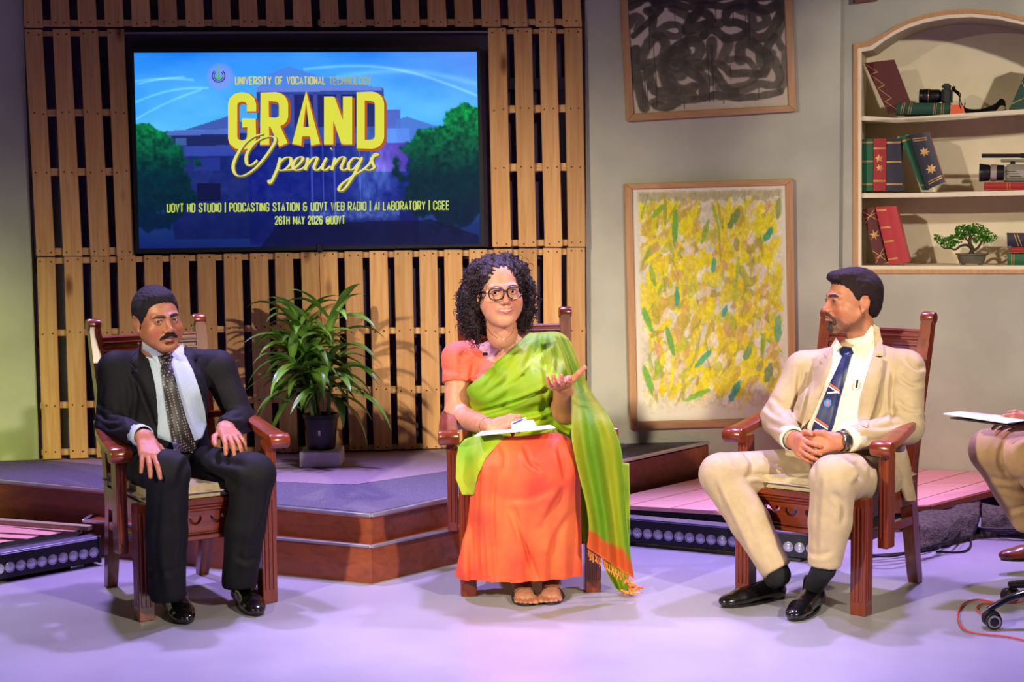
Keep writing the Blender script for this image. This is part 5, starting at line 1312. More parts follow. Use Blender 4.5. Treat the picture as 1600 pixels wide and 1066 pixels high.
def relax(v, f, it=2, lam=.5):
    n = len(v)
    for _ in range(it):
        acc = np.zeros_like(v); c = np.zeros(n)
        for a, b in ((0, 1), (1, 2), (2, 3), (3, 0)):
            np.add.at(acc, f[:, a], v[f[:, b]]); np.add.at(acc, f[:, b], v[f[:, a]]); np.add.at(c, f[:, a], 1); np.add.at(c, f[:, b], 1)
        v = v+(acc/np.maximum(c, 1)[:, None]-v)*lam
    return v
def vnormals(v, f):
    n = np.cross(v[f[:, 2]]-v[f[:, 0]], v[f[:, 3]]-v[f[:, 1]]); out = np.zeros_like(v)
    for k in range(4): np.add.at(out, f[:, k], n)
    return out/np.maximum(np.linalg.norm(out, axis=1), 1e-12)[:, None]
def crease(v, f, lines, up=1.0):
    """cloth folds: polylines in the photo's pixels pressed into the camera-facing cloth: (pts, width_px, depth_m); a ridge runs beside each"""
    n = vnormals(v, f); X, Y = proj_np(v); vw = np.array(CAM)-v; vw /= np.linalg.norm(vw, axis=1)[:, None]
    face = np.clip((n*vw).sum(1)*3, 0, 1); disp = np.zeros(len(v))
    for pts, wd, dep in lines:
        p = [(q.x, q.y) for q in catmull([(a, b, 0) for a, b in pts], 4)] if len(pts) > 2 else pts
        x0, x1 = min(a for a, b in p)-4*wd, max(a for a, b in p)+4*wd; y0, y1 = min(b for a, b in p)-4*wd, max(b for a, b in p)+4*wd
        m = np.where((X > x0) & (X < x1) & (Y > y0) & (Y < y1))[0]
        if not len(m): continue
        bd = np.full(len(m), 1e9); sd = np.zeros(len(m)); tt = np.zeros(len(m)); K = len(p)-1
        for i, ((ax, ay), (bx, by)) in enumerate(zip(p, p[1:])):
            vx, vy = bx-ax, by-ay; L = vx*vx+vy*vy+1e-9; t = np.clip(((X[m]-ax)*vx+(Y[m]-ay)*vy)/L, 0, 1)
            ex, ey = X[m]-ax-t*vx, Y[m]-ay-t*vy; dd = np.hypot(ex, ey); c = vx*ey-vy*ex; b = dd < bd
            bd[b] = dd[b]; sd[b] = (np.sign(c)*dd)[b]; tt[b] = ((i+t)/K)[b]
        fade = np.clip(np.sin(np.pi*np.clip(tt*.94+.03, 0, 1))*1.6, 0, 1)
        s_ = sd/wd
        disp[m] += dep*fade*(-np.exp(-s_*s_)+.75*up*np.exp(-(s_-1.7)**2/1.3))
    return v+n*(disp*face)[:, None]
class Fig:
    """a seated figure sculpted in its chair's own frame (x to the sitter's left, -y forward)"""
    def __init__(s, k):
        x, y, a = CH[k]; s.M = np.array(Matrix.Rotation(math.radians(a), 3, 'Z')); s.o = A3(x, y, 0); s.a = a
    def J(s, px, py, yl):
        d = s.M.T @ np.array(ray(px, py)); c = s.M.T @ (np.array(CAM)-s.o); return c+d*((yl-c[1])/d[1])
    def W(s, v): return (s.M @ np.asarray(v, float).T).T+s.o
    def px(s, v): return proj(Vector(s.W(v)))
def sine_folds(amp, dirs, seed=0, warp=.03):
    rs = random.Random(seed); D = [(np.array(d, float), rs.uniform(0, 6), rs.uniform(.7, 1.3)) for d in dirs]
    def fn(X, Y, Z):
        wx = warp*np.sin(23*Z+11*X+seed)+warp*np.sin(17*Y-13*X); e = 0
        for d, ph, a in D: e = e+a*np.sin(d[0]*X+d[1]*Y+d[2]*Z+ph+wx*60)
        return (e*amp/len(D)).astype(np.float32)
    return fn
def bvh_of(*objs):
    vs, fs, k = [], [], 0
    for o in objs:
        M = Matrix.Translation(parent_origin(o)); me = o.data
        vs += [M @ v.co for v in me.vertices]; fs += [[i+k for i in p.vertices] for p in me.polygons]; k += len(me.vertices)
    return BVHTree.FromPolygons(vs, fs)
def in_poly(p, poly):
    c = False
    for i in range(len(poly)):
        a, b = poly[i-1], poly[i]
        if (a[1] > p[1]) != (b[1] > p[1]) and p[0] < (b[0]-a[0])*(p[1]-a[1])/(b[1]-a[1])+a[0]: c = not c
    return c
def patch(name, outline, bvh, off, thick, m, parent, sp=3.0, smooth_it=6, curve=False, edge=.4, colfn=None, rise=None):
    """cloth piece cut to an outline seen in the photo and laid on the surface below it, with real thickness"""
    if curve: outline = [(q.x, q.y) for q in catmull([(a, b, 0) for a, b in outline], 5, closed=True)]
    bd = []
    for i in range(len(outline)):
        a, b = outline[i], outline[(i+1) % len(outline)]; L = math.hypot(b[0]-a[0], b[1]-a[1]); n = max(1, int(L/sp))
        bd += [(a[0]+(b[0]-a[0])*j/n, a[1]+(b[1]-a[1])*j/n) for j in range(n)]
    pts = list(bd); nb = len(bd); rs = random.Random(1)
    x0, x1 = min(p[0] for p in bd), max(p[0] for p in bd); y0, y1 = min(p[1] for p in bd), max(p[1] for p in bd)
    y = y0; r = 0
    while y < y1:
        x = x0+(r % 2)*sp*.5
        while x < x1:
            if in_poly((x, y), bd) and min((x-a)**2+(y-b)**2 for a, b in bd) > (sp*.55)**2: pts.append((x, y))
            x += sp
        y += sp*.87; r += 1
    vs, es, fs, *_ = delaunay_2d_cdt([Vector(p) for p in pts], [(i, (i+1) % nb) for i in range(nb)], [], 1, 1e-5)
    n = len(vs); t = np.full(n, np.nan); dirs = []
    for i, v in enumerate(vs):
        d = ray(v[0], v[1]); dirs.append(d); h = bvh.ray_cast(CAM, d)
        if h[0] is not None: t[i] = h[3]
    nbr = [set() for _ in range(n)]
    for f in fs:
        for i in range(len(f)): nbr[f[i]].add(f[i-1]); nbr[f[i-1]].add(f[i])
    for _ in range(60):
        bad = np.where(np.isnan(t))[0]
        if not len(bad): break
        for i in bad:
            g = [t[j] for j in nbr[i] if not np.isnan(t[j])]
            if g: t[i] = sum(g)/len(g)
    for _ in range(smooth_it):
        t2 = t.copy()
        for i in range(n):
            if nbr[i]: t2[i] = .5*t[i]+.5*np.mean([t[j] for j in nbr[i]])
        t = np.minimum(t2, t+.004)
    dist = np.array([min(math.hypot(v[0]-a, v[1]-b) for a, b in bd) for v in vs])
    prof = (1-edge)+edge*np.clip(dist/(sp*1.6), 0, 1)
    rz = np.array([rise(v[0], v[1]) for v in vs]) if rise else 0
    front = [CAM+dirs[i]*(t[i]-off*prof[i]-(rz[i] if rise else 0)) for i in range(n)]
    back = [CAM+dirs[i]*(t[i]-off*prof[i]-(rz[i] if rise else 0)+thick) for i in range(n)]
    F = [list(f) for f in fs]; G = [[j+n for j in reversed(f)] for f in fs]
    cnt = {}
    for f in fs:
        for i in range(len(f)): e = (f[i], f[(i+1) % len(f)]); cnt[e] = 1
    side = [[b, a, a+n, b+n] for (a, b) in cnt if (b, a) not in cnt]
    cols = None
    if colfn: c = np.array([colfn(v[0], v[1]) for v in vs]); cols = lin_np(np.concatenate([c, c]))
    o = link(name, front+back, F+G+side, m, parent, cols=cols)
    bm = bmesh.new(); bm.from_mesh(o.data); bmesh.ops.recalc_face_normals(bm, faces=bm.faces[:]); bm.to_mesh(o.data); bm.free()
    return autosmooth(o, 55)

M_skin = mat_attr('skin', .48, sss=.12, bump=.06, bscale=500, spec=.45)
M_eye = mat_attr('eye', .08, spec=.6)
def head_clay(c, P_):
    """face looks along -y; z=0 at the eyes; all in metres"""
    g = P_.get
    c.ell((0, .014, .032), (.077*g('w', 1), .098, .084), 0)
    c.ell((0, -.028, -.015), (.066*g('w', 1), .066, .072), .03)
    c.ell((0, -.034, -.066), (.049*g('jaw', 1), .052, .046), .035)
    c.ell((0, -.072, -.102+g('chin', 0)), (.022*g('jaw', 1), .017, .015), .022)
    for s in (-1, 1):
        c.cone((s*.058*g('jaw', 1), .004, -.050), (s*.016, -.068, -.102+g('chin', 0)), .014, .013, .028)
        c.ell((s*.045, -.062, -.030), (.022, .019, .02), .022)
        c.ell((s*.050, -.040, -.055), (.018+g('cheek', 0), .024+g('cheek', 0), .026+g('cheek', 0)), .03)
        c.cone((s*.010, -.091, .017), (s*.046, -.074, .019), .0085, .007, .014)
        c.ell((s*.0325, -.101, -.001), (.019, .0135, .0120), .010, op='sub')
        c.ell((s*.0325, -.0790, .0), (.0152, .0145, .0130), .004)
    c.cone((0, -.088, .012), (0, -.108, -.030), .0065, .0095, .011)
    c.ell((0, -.112, -.034), (.0105*g('nose', 1), .0105, .0095), .008)
    for s in (-1, 1):
        c.ell((s*.0125*g('nose', 1), -.101, -.037), (.0082, .0105, .0078), .006)
        c.ell((s*.0062, -.110, -.0445), (.0035, .0050, .003), .002, op='sub')
        c.cone((s*.020, -.096, -.040), (s*.030, -.086, -.060), .0022*g('fold', 1), .0018*g('fold', 1), .007*g('fold', 1), op='sub')
    c.ell((0, -.084, -.062), (.028, .016, .018), .014)
    c.ell((0, -.0845, -.0845), (.016, .010*g('fold', 1), .006), .008, op='sub')
    for s in (-1, 1):
        c.cone((s*.025*g('mw', 1), -.0865, -.0655+g('smile', 0)), (s*.006, -.101, -.0585), .0026, .0050, .004)
        c.cone((s*.022*g('mw', 1), -.0875, -.0672+g('smile', 0)), (0, -.1005, -.0715), .0028, .0062, .004)
    for s in (-1, 1): c.cone((s*.026*g('mw', 1), -.0885, -.0650+g('smile', 0)), (0, -.107, -.0650), .0012, .0018+g('open', 0), .0025, op='sub')
    for s in (-1, 1):
        c.ell((s*.0325, -.0950, -.0005), (.0135, .0085, .0054*g('eye', 1)), .0012, op='sub')
        R = rotm(rz=s*-24)
        c.ell((s*.080, .014, -.008), (.0055, .0185, .030), .004, R)
        c.cone((s*.083, .030, .004), (s*.086, .020, .020), .0035, .0035, .004); c.cone((s*.086, .020, .020), (s*.083, .002, .017), .0035, .003, .004); c.cone((s*.083, .030, .004), (s*.082, .024, -.026), .0035, .003, .004)
        c.ell((s*.0885, .010, .0), (.0055, .009, .015), .004, op='sub')
        c.ell((s*.079, .006, -.036), (.005, .007, .008), .006)
    return c
def skin_cols(v, n, base, P_):
    g = P_.get; x, y, z = v[:, 0], v[:, 1], v[:, 2]; c = np.ones((len(v), 3))*np.array(base, float)
    nz = fbm(x*60+9, z*60+y*40, 3, 3); c *= (1+(nz[:, None]-.5)*.12)
    def mix(col, a): nonlocal c; a = np.clip(a, 0, 1)[:, None]; c = c*(1-a)+np.array(col, float)*a
    fr = np.clip((-y-.03)*40, 0, 1)
    for s in (-1, 1):
        mix(np.array(base)*[1.05, .80, .76], .55*np.exp(-((x-s*.045)/.02)**2-((z+.035)/.02)**2)*fr)
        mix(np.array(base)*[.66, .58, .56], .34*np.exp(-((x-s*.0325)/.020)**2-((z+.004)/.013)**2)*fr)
        mix((40, 26, 22), .8*(np.abs(z-(.0058*g('eye', 1)-((x-s*.0325)/.0135)**2*.004)) < .0016)*(np.abs(x-s*.0325) < .0135)*fr)
        bz = .0215-((np.abs(x)-.030)/.05)**2*.022+g('brow_z', 0)
        m = (np.abs(z-bz) < (.0048*g('brow', 1))*np.clip(1.25-((np.abs(x)-.026)/.026)**2, .2, 1)) & (np.abs(x) > .008) & (np.abs(x) < .052) & (y < -.045)
        mix(g('brow_c', (34, 24, 20)), m*.88*(.7+.5*fbm(x*500, z*300, 2, 5)))
    lz = -.0585+g('smile', 0)*np.clip(np.abs(x)/.025, 0, 1)
    mix(g('lip', (150, 84, 78)), np.clip((.0075+.004*(z < -.065)-np.abs(z+.0655-g('smile', 0)*np.clip(np.abs(x)/.025, 0, 1)**2))*500, 0, 1)*(np.abs(x) < .0255*g('mw', 1)-np.abs(z+.065)*.6)*(y < -.082)*.8)
    mix((60, 22, 20) if not g('teeth') else (228, 214, 200), np.exp(-((z+.065-g('smile', 0)*(np.abs(x)/.025)**2)/(.0014 if not g('teeth') else .0022))**2)*(np.abs(x) < (.025 if not g('teeth') else .019))*(y < -.08)*.9)
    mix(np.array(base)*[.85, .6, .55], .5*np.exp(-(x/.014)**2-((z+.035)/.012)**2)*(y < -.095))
    if g('stubble'):
        k = fbm(x*260, z*260+y*200, 3, 8)
        zl = np.interp(y, [-.11, -.085, -.055, -.02, .005, .02], [-.047, -.053, -.078, -.072, -.040, -.010]); 
        a = np.clip((zl-z)*90, 0, 1)*np.clip((.030-y)*60, 0, 1)*np.clip((z+.122)*60, 0, 1)
        a = a*(1-np.clip((.0105-np.abs(z+.066))*300, 0, 1)*(np.abs(x) < .024))
        dens = .62+.35*(np.abs(x) < .036)
        mix(g('stubble'), a*dens*(.55+.6*k))
    return c
def eye_pair(Mh, o, parent, look=(0, 0), iris=(60, 36, 24), hs=1.0):
    for s in (-1, 1):
        bm = bmesh.new(); bmesh.ops.create_uvsphere(bm, u_segments=28, v_segments=20, radius=.0124*hs)
        vs = np.array([v.co[:] for v in bm.verts]); fs = [[v.index for v in f.verts] for f in bm.faces]; bm.free()
        g = np.array([math.sin(look[0]), -math.cos(look[0]), math.sin(look[1])]); g /= np.linalg.norm(g)
        ca = (vs/np.linalg.norm(vs, axis=1)[:, None]) @ g; an = np.arccos(np.clip(ca, -1, 1))
        col = np.ones((len(vs), 3))*np.array((222, 208, 196.)); col[an < .50] = iris; col[an < .22] = (8, 6, 6)
        w_ = (vs+np.array((s*.0325, -.0782, -.0004))*hs) @ Mh.T+o
        link('eye', w_, fs, M_eye, parent, smooth=True, cols=lin_np(col))
def hairline_shell(h, P_, spec, grow=.008, h0=None):
    """short hair: an offset skull trimmed by a hairline; spec: (y, z) pairs"""
    c = Clay((-.1, -.13, -.11), (.1, .135, .15), h)
    c.ell((0, .020, .036), (.0775*P_.get('w', 1)+grow, .098+grow, .084+grow*1.2), 0)
    c.ell((0, .055, -.02), (.060, .060, .06), .03)
    sl, X, Y, Z = c.full(); ys, zs = zip(*spec)
    zl = np.interp(Y, ys, zs).astype(np.float32)
    n = .0035*np.sin(X*310+Y*190)*np.sin(Z*210+X*60)
    side = P_.get('part', 0)*X
    c.put(sl, (Z-zl-side+n)*.8, .006, 'sub') if False else None
    c.d = np.maximum(c.d, -(Z-zl-side+n)*.8)
    ear = np.sqrt(((np.abs(X)-.082)/.02)**2+((Y-.014)/.020)**2+((Z+.008)/.034)**2)-1
    c.d = np.maximum(c.d, -ear*.02)
    return c
HAND = {'relax': ([(18, 22, 14)]*4, (0,)), }
def hand_clay(c, o, fx, fy, fz, curls, spread=(.10, .03, -.05, -.13), thumb=((.020, .030, -.012), (.050, .052, -.016), (.060, .082, -.020), (.062, .105, -.024)), s=1.0, side=1):
    """o wrist; fy along the fingers, fz back of the hand, fx towards the thumb"""
    fx, fy, fz = (np.array(q, float)/np.linalg.norm(q) for q in (fx, fy, fz))
    def T(p): return o+s*(fx*p[0]+fy*p[1]+fz*p[2])
    kn = [(.030, .088), (.010, .092), (-.010, .087), (-.028, .077)]; L = [(.042, .026, .021), (.046, .029, .022), (.042, .027, .021), (.033, .021, .019)]
    for i, (kx, ky) in enumerate(kn):
        c.cone(T((kx*.55, .005, 0)), T((kx, ky, 0)), .0145*s, .0115*s, .014)
        a = spread[i]; p = np.array((kx, ky, 0.)); ang = 0; r = (.0098, .0088, .0080, .0070) if i < 3 else (.0085, .0076, .0070, .0062)
        for j in range(3):
            ang += math.radians(curls[i][j]); q = p+L[i][j]*np.array((math.sin(a)*math.cos(ang), math.cos(a)*math.cos(ang), -math.sin(ang)))
            c.cone(T(p), T(q), r[j]*s, r[j+1]*s, .0035); p = q
    c.ell(T((.024, .035, -.010)), (.018*s, .018*s, .018*s), .016)
    for p, q, ra, rb in zip(thumb, thumb[1:], (.015, .0115, .0098), (.0115, .0098, .0082)): c.cone(T(p), T(q), ra*s, rb*s, .006)
    return c
def mesh_clay(name, c, fig, m, parent, colfn=None, rel=1, lines=None, M=None, o=None):
    v, f = c.mesh()
    if rel: v = relax(v, f, rel)
    vl = v
    w_ = fig.W(v) if fig else (v @ M.T+o if M is not None else v)
    if lines: w_ = crease(w_, f, lines)
    cols = colfn(vl) if colfn else None
    return link(name, w_, f, m, parent, smooth=True, cols=cols)
def join_meshes(parts):
    """[(world verts, quads, cols)] -> one"""
    V_, F_, C_, k = [], [], [], 0
    for v, f, c in parts: V_.append(v); F_.append(f+k); C_.append(c); k += len(v)
    return np.concatenate(V_), np.concatenate(F_), np.concatenate(C_)
def shoe(fig_w, label, heel, toe, m, parent, sock=None, L=.285, h=.0035, w=1.0, lift=0):
    """heel and toe are world floor points"""
    a, b = np.array(heel, float), np.array(toe, float); d = b-a; d[2] = 0; d /= np.linalg.norm(d); n = np.array((-d[1], d[0], 0))
    sc = L/.285; c = Clay((-.02, -.07, -.005), (.285+.03, .07, .14), h); L0 = L; L = .285
    c.ell((.045, 0, .032), (.045, .036, .034), 0); c.cone((.05, 0, .030), (.19, 0, .026), .034, .040, .02, sq=((0, 0, 1), .8)); c.ell((L-.055, 0, .022), (.062, .036, .024), .02)
    c.ell((L-.025, 0, .016), (.028, .024, .014), .012); c.cone((.055, 0, .04), (.045, 0, .085), .036, .036, .02); c.cone((.10, 0, .045), (.15, 0, .038), .026, .022, .02)
    c.cone((.045, 0, .07), (.04, 0, .15), .027, .027, .002, op='sub'); c.cut((0, 0, .008), (0, 0, -1), .0)
    v, f = c.mesh(); v = relax(v, f, 1)*np.array((sc, sc*w, sc)); L = L0; Mx = np.stack([d, n, (0, 0, 1)], 1)
    root = link('shoe', v @ Mx.T+a+A3(0, 0, lift), f, m, parent, smooth=True)
    # sole and heel block
    bm = bmesh.new(); out = []
    for t in range(28):
        an = 2*math.pi*t/28; x = L/2+math.cos(an)*L/2*1.0; w_ = (.036+.010*math.sin((x/L-.15)*3.0))*1.02*(1-max(0, (x/L-.86)/.14)**2*.5)
        out.append(Vector(a+d*x+n*math.sin(an)*w_*abs(math.sin(an))**-.25 if abs(math.sin(an)) > .05 else a+d*x)+Vector((0, 0, .001+lift)))
    bm_prism(bm, out, (0, 0, 1), .009); link_bm('sole', bm, M_black, root)
    return root

def collar_band(Mh, oh, nk_top, nk_bot, t, r, hgt, m, parent, hs=1.0):
    a = Vector(Mh @ (np.array(nk_bot)*hs)+oh); b = Vector(Mh @ (np.array(nk_top)*hs)+oh); ax = (b-a).normalized(); c = a.lerp(b, t); bm = bmesh.new()
    bm_lathe(bm, [(r+.004, -hgt*.6), (r, hgt*.5), (r-.003, hgt*.5), (r-.002, -hgt*.6)], c, 28, ax, cap=False)
    return link_bm('collar_band', bm, m, parent, smooth=True)
def sock(fig, a, b, r1, r2, m, parent):
    c = Clay(np.minimum(a, b)-.08, np.maximum(a, b)+.08, .005); c.cone(a, b, r1, r2, 0); return mesh_clay('sock', c, fig, m, parent)
def drape(name, rows, m, parent, n=40, fold=0.012, waves=3.5, thick=.003, colfn=None, ph=0, sub=6):
    """hanging cloth: rows of (x_left, y_left, x_right, y_right, depth_left, depth_right) seen in the photo"""
    R_ = np.array(rows, float); k = len(R_); out = []
    for i in range(k-1):
        p0, p1, p2, p3 = R_[max(i-1, 0)], R_[i], R_[i+1], R_[min(i+2, k-1)]
        for j in range(sub):
            t = j/sub; out.append(.5*((2*p1)+(p2-p0)*t+(2*p0-5*p1+4*p2-p3)*t*t+(3*p1-p0-3*p2+p3)*t**3))
    out.append(R_[-1]); vs = []; cs = []
    for j, q in enumerate(out):
        t = j/(len(out)-1)
        for i in range(n+1):
            u = i/n; wv = math.sin(u*waves*2*math.pi+ph+.5*math.sin(t*4))*.7+math.sin(u*waves*4.3+1.7+ph+t)*.3
            vs.append(P(q[0]+(q[2]-q[0])*u, q[1]+(q[3]-q[1])*u, q[4]+(q[5]-q[4])*u - fold*wv*min(1, .35+t)))
            if colfn: cs.append(colfn(u, t, q[0]+(q[2]-q[0])*u, q[1]+(q[3]-q[1])*u))
    fs = [[j*(n+1)+i, j*(n+1)+i+1, (j+1)*(n+1)+i+1, (j+1)*(n+1)+i] for j in range(len(out)-1) for i in range(n)]
    bm = bmesh.new(); vv = [bm.verts.new(v) for v in vs]
    for f in fs: bm.faces.new([vv[i] for i in f])
    bm.verts.index_update(); bmesh.ops.solidify(bm, geom=bm.faces[:], thickness=thick)
    nv = len(vs); cols = None
    if colfn:
        kd = np.array([v[:] for v in vs]); cols = []
        for v in bm.verts:
            dd = ((kd-np.array(v.co[:]))**2).sum(1); cols.append(cs[int(dd.argmin())])
        cols = lin_np(np.array(cols))
    V2 = [v.co.copy() for v in bm.verts]; F2 = [[v.index for v in f.verts] for f in bm.faces]; bm.free()
    return link(name, V2, F2, m, parent, smooth=True, cols=cols)
def drop_faces(v, f, poly, front=True):
    """cut an opening: remove camera-facing faces seen inside a photo outline"""
    n = vnormals(v, f); X, Y = proj_np(v); vw = np.array(CAM)-v; fc = (n*vw).sum(1) > 0
    ins = np.array([fc[i] and in_poly((X[i], Y[i]), poly) for i in range(len(v))])
    f = f[~ins[f].all(1)]; used = np.zeros(len(v), bool); used[f.ravel()] = True; idx = np.cumsum(used)-1
    return v[used], idx[f]
# ================================================================== man in the dark suit
F1 = Fig(1); J = F1.J
M_suit = mat('charcoal_suit', (24, 23, 30), .7, c2=(18, 17, 23), scale=120, bump=.12, bscale=700, spec=.2)
M_trous = mat('charcoal_trousers', (13, 13, 17), .7, bump=.1, bscale=700, spec=.2)
def pantleg(c, hip, knee, ank, rh, rk, ra, k=.03):
    c.cone(hip, knee, rh, rk, k); m = (np.array(knee)*.5+np.array(ank)*.5)+A3(0, .012, 0); c.cone(knee, m, rk*.97, (rk+ra)*.5, k*.6); c.cone(m, ank, (rk+ra)*.5, ra, k*.6)
hipR, hipL = J(232, 735, .06), J(298, 733, .06)
kneeR, kneeL = J(262, 738, -.36), J(396, 742, -.34)
ankR, ankL = J(262, 925, -.345), J(374, 908, -.30)
c = Clay((-.36, -.56, .02), (.36, .30, .80), .0075)
c.ell((hipR+hipL)/2+A3(0, .03, .0), (.185, .14, .11), 0)
pantleg(c, hipR, kneeR, ankR, .098, .079, .066); pantleg(c, hipL, kneeL, ankL, .098, .080, .066)
c.cut((0, 0, ankR[2]-.03), (0, 0, -1)); 
c.warp(sine_folds(.0022, [(20, 30, 8), (-14, 24, 20), (30, 5, -18)], 1, .02))
m1 = empty('person', F1.W(A3(0, 0, .47)), 'person with moustache in dark suit and dotted tie, seated at left, hands on thighs', 'person')
P1 = m1
tr = mesh_clay('trousers', c, F1, M_trous, P1, lines=[
    ([(262, 735), (256, 790), (252, 860), (262, 930)], 6, -.006), ([(400, 745), (395, 800), (385, 860), (378, 905)], 6, -.006),
    ([(300, 715), (285, 735), (278, 765)], 6, .010), ([(330, 715), (352, 722), (385, 728)], 6, .008), ([(310, 735), (345, 745), (372, 760)], 6, .009), ([(225, 745), (232, 790), (230, 830)], 7, .007), ([(285, 790), (290, 840), (284, 890)], 6, .007),
    ([(425, 760), (420, 800), (405, 840)], 6, .007), ([(225, 890), (245, 896), (268, 892)], 5, .006), ([(370, 870), (385, 876), (402, 872)], 5, .006)])
# jacket
shR, shL = J(181, 577, .12), J(340, 575, .12); nk = J(262, 556, .12); chest = J(258, 625, .06); belly = J(262, 690, .03)
elR, elL = J(172, 668, .05), J(376, 655, .06)
BT1 = bvh_of(tr)
def surf(fig, bv, px, py, off):
    h = bv.ray_cast(CAM, ray(px, py)); return fig.M.T @ (np.array(h[0]+h[1]*off)-fig.o)
wrR, tipR = surf(F1, BT1, 236, 712, .045), surf(F1, BT1, 250, 740, .028)
wrR = J(225, 682, wrR[1]+.03); wrL, tipL = J(352, 668, -.12), surf(F1, BT1, 388, 722, .026)
c = Clay((-.42, -.30, .42), (.42, .34, 1.12), .0065)
c.ell(chest+A3(0, .02, 0), (.175, .118, .17), 0); c.ell(belly+A3(0, .03, 0), (.165, .125, .14), .06); c.ell(chest+A3(0, .06, .07), (.17, .09, .12), .05)
for sh, el, wr in ((shR, elR, wrR), (shL, elL, wrL)):
    c.cone(nk+A3(0, .03, -.015), sh, .050, .064, .03); c.cone(sh, el, .066, .056, .03); c.cone(el, el+(wr-el)*.84, .055, .044, .02)
c.ell((hipR+hipL)/2+A3(0, .02, .03), (.20, .13, .09), .04)
c.cone(hipR+A3(-.06, .05, 0), hipR+A3(-.12, .10, -.17), .055, .035, .05, sq=((1, 0, 0), .5))
nd = (wrR-elR)/np.linalg.norm(wrR-elR); c.cut(wrR+nd*.012, nd) if False else None
c.warp(sine_folds(.0030, [(26, 8, 14), (-20, 10, 26), (8, 30, -20)], 2, .02))
jk = mesh_clay('jacket', c, F1, M_suit, P1, lines=[
    ([(205, 566), (214, 575), (208, 581), (224, 612), (238, 648), (246, 668)], 2.5, .009), ([(311, 558), (303, 563), (307, 572), (315, 602), (323, 632), (326, 662)], 2.5, .009),
    ([(206, 580), (212, 620), (205, 665)], 5, .012), ([(312, 590), (322, 625), (335, 660)], 5, .010), ([(150, 640), (165, 655), (185, 655)], 4, .008), ([(152, 655), (170, 668), (190, 665)], 4, .008), ([(148, 625), (160, 636), (176, 636)], 4, .006),
    ([(345, 640), (360, 650), (382, 650)], 4, .008), ([(335, 655), (352, 662), (372, 666)], 4, .007), ([(190, 690), (205, 682), (225, 676)], 4, .006), ([(225, 610), (240, 640), (248, 668)], 6, .006), ([(318, 610), (310, 640), (322, 672)], 6, .006), ([(160, 600), (156, 625), (158, 650)], 5, .006)])
# head and hands: one skin mesh
HP1 = dict(w=.97, jaw=1.05, nose=1.25, brow=1.25, brow_z=-.002, brow_c=(30, 22, 20), lip=(150, 90, 82), cheek=.0, eye=.95, chin=.004)
def place_head(px, py, depth, yaw, pitch, roll): 
    return np.array(Matrix.Rotation(math.radians(yaw), 3, 'Z') @ Matrix.Rotation(math.radians(roll), 3, 'Y') @ Matrix.Rotation(math.radians(pitch), 3, 'X')), np.array(P(px, py, depth))
def skin_person(fig, P_, Mh, oh, base, hands, coarse, parent, hs=1.0, neck=None, extra=None, name='body'):
    parts = []
    c = Clay((-.105, -.135, -.26), (.105, .135, .13), .0023); head_clay(c, P_)
    a = (0, .022, -.06); b = np.array(neck) if neck is not None else np.array((0, .045, -.20)); c.cone(a, b, .054*P_.get('neck', 1), .058*P_.get('neck', 1), .03)
    if extra: extra(c)
    v, f = c.mesh(); v = relax(v, f, 1, .35); cols = skin_cols(v, None, base, P_)
    parts.append(((v*hs) @ Mh.T+oh, f, lin_np(cols)))
    for hc, tint in hands:
        v, f = hc.mesh(); v = relax(v, f, 1, .4); nz = fbm(v[:, 0]*80, v[:, 1]*80+v[:, 2]*60, 3, 4)[:, None]
        parts.append((fig.W(v), f, lin_np(np.ones((len(v), 3))*np.array(base)*np.array(tint)*(1+(nz-.5)*.16))))
    v, f = coarse.mesh(); parts.append((fig.W(v), f, lin_np(np.ones((len(v), 3))*np.array(base))))
    V_, F_, C_ = join_meshes(parts)
    return link(name, V_, F_, M_skin, parent, smooth=True, cols=C_)
def hc(o, fx, fy, fz, curls, **k):
    o = np.array(o); c = Clay(o-.21, o+.21, .0028); fa = k.pop('fore', None)
    hand_clay(c, o, fx, fy, fz, curls, **k)
    if fa is not None: c.cone(fa, o, .034, .027, .02, sq=(fz, .85))
    return c
fyR = tipR-wrR; fyL = tipL-wrL
hR = hc(wrR, (1, .15, .0), fyR, (.0, -.75, .65), [(2, 14, 10), (0, 12, 10), (2, 14, 10), (6, 16, 12)], fore=elR+(wrR-elR)*.6, s=1.08, spread=(.10, .02, -.10, -.22), thumb=((.018, .03, -.010), (.044, .050, -.012), (.058, .075, -.018), (.064, .098, -.026)))
hL = hc(wrL, (-1, .0, .05), fyL, (-.05, -.55, .85), [(10, 22, 16), (8, 20, 16), (10, 22, 18), (12, 24, 20)], fore=elL+(wrL-elL)*.6, s=1.08, spread=(.12, .03, -.08, -.2))
cb = Clay((-.42, -.56, .05), (.42, .34, 1.05), .014)
cb.ell(chest+A3(0, .02, 0), (.14, .085, .15), 0); cb.ell(belly+A3(0, .03, 0), (.13, .09, .14), .05); cb.cone(nk, nk+A3(0, 0, -.1), .05, .06, .03)
nk_ = nk+A3(0, .03, -.06)
for a, b, r1, r2 in ((nk_, shR, .03, .04), (nk_, shL, .03, .04), (shR, elR, .045, .037), (shL, elL, .045, .037), (elR, wrR, .036, .025), (elL, wrL, .036, .025), (hipR, kneeR, .07, .05), (hipL, kneeL, .07, .05), (kneeR, ankR, .05, .035), (kneeL, ankL, .05, .035)): cb.cone(a, b, r1, r2, .03)
Mh, oh = place_head(246.5, 499, 6.02, 35, 1, -5)
skin1 = (158, 102, 74)
body1 = skin_person(F1, HP1, Mh, oh, skin1, [(hR, (1.02, .98, 1)), (hL, (1.02, .98, 1))], cb, P1, neck=(-.01, .055, -.19))
eye_pair(Mh, oh, P1, look=(-.25, 0), iris=(70, 58, 46))
B1 = bvh_of(jk, tr)
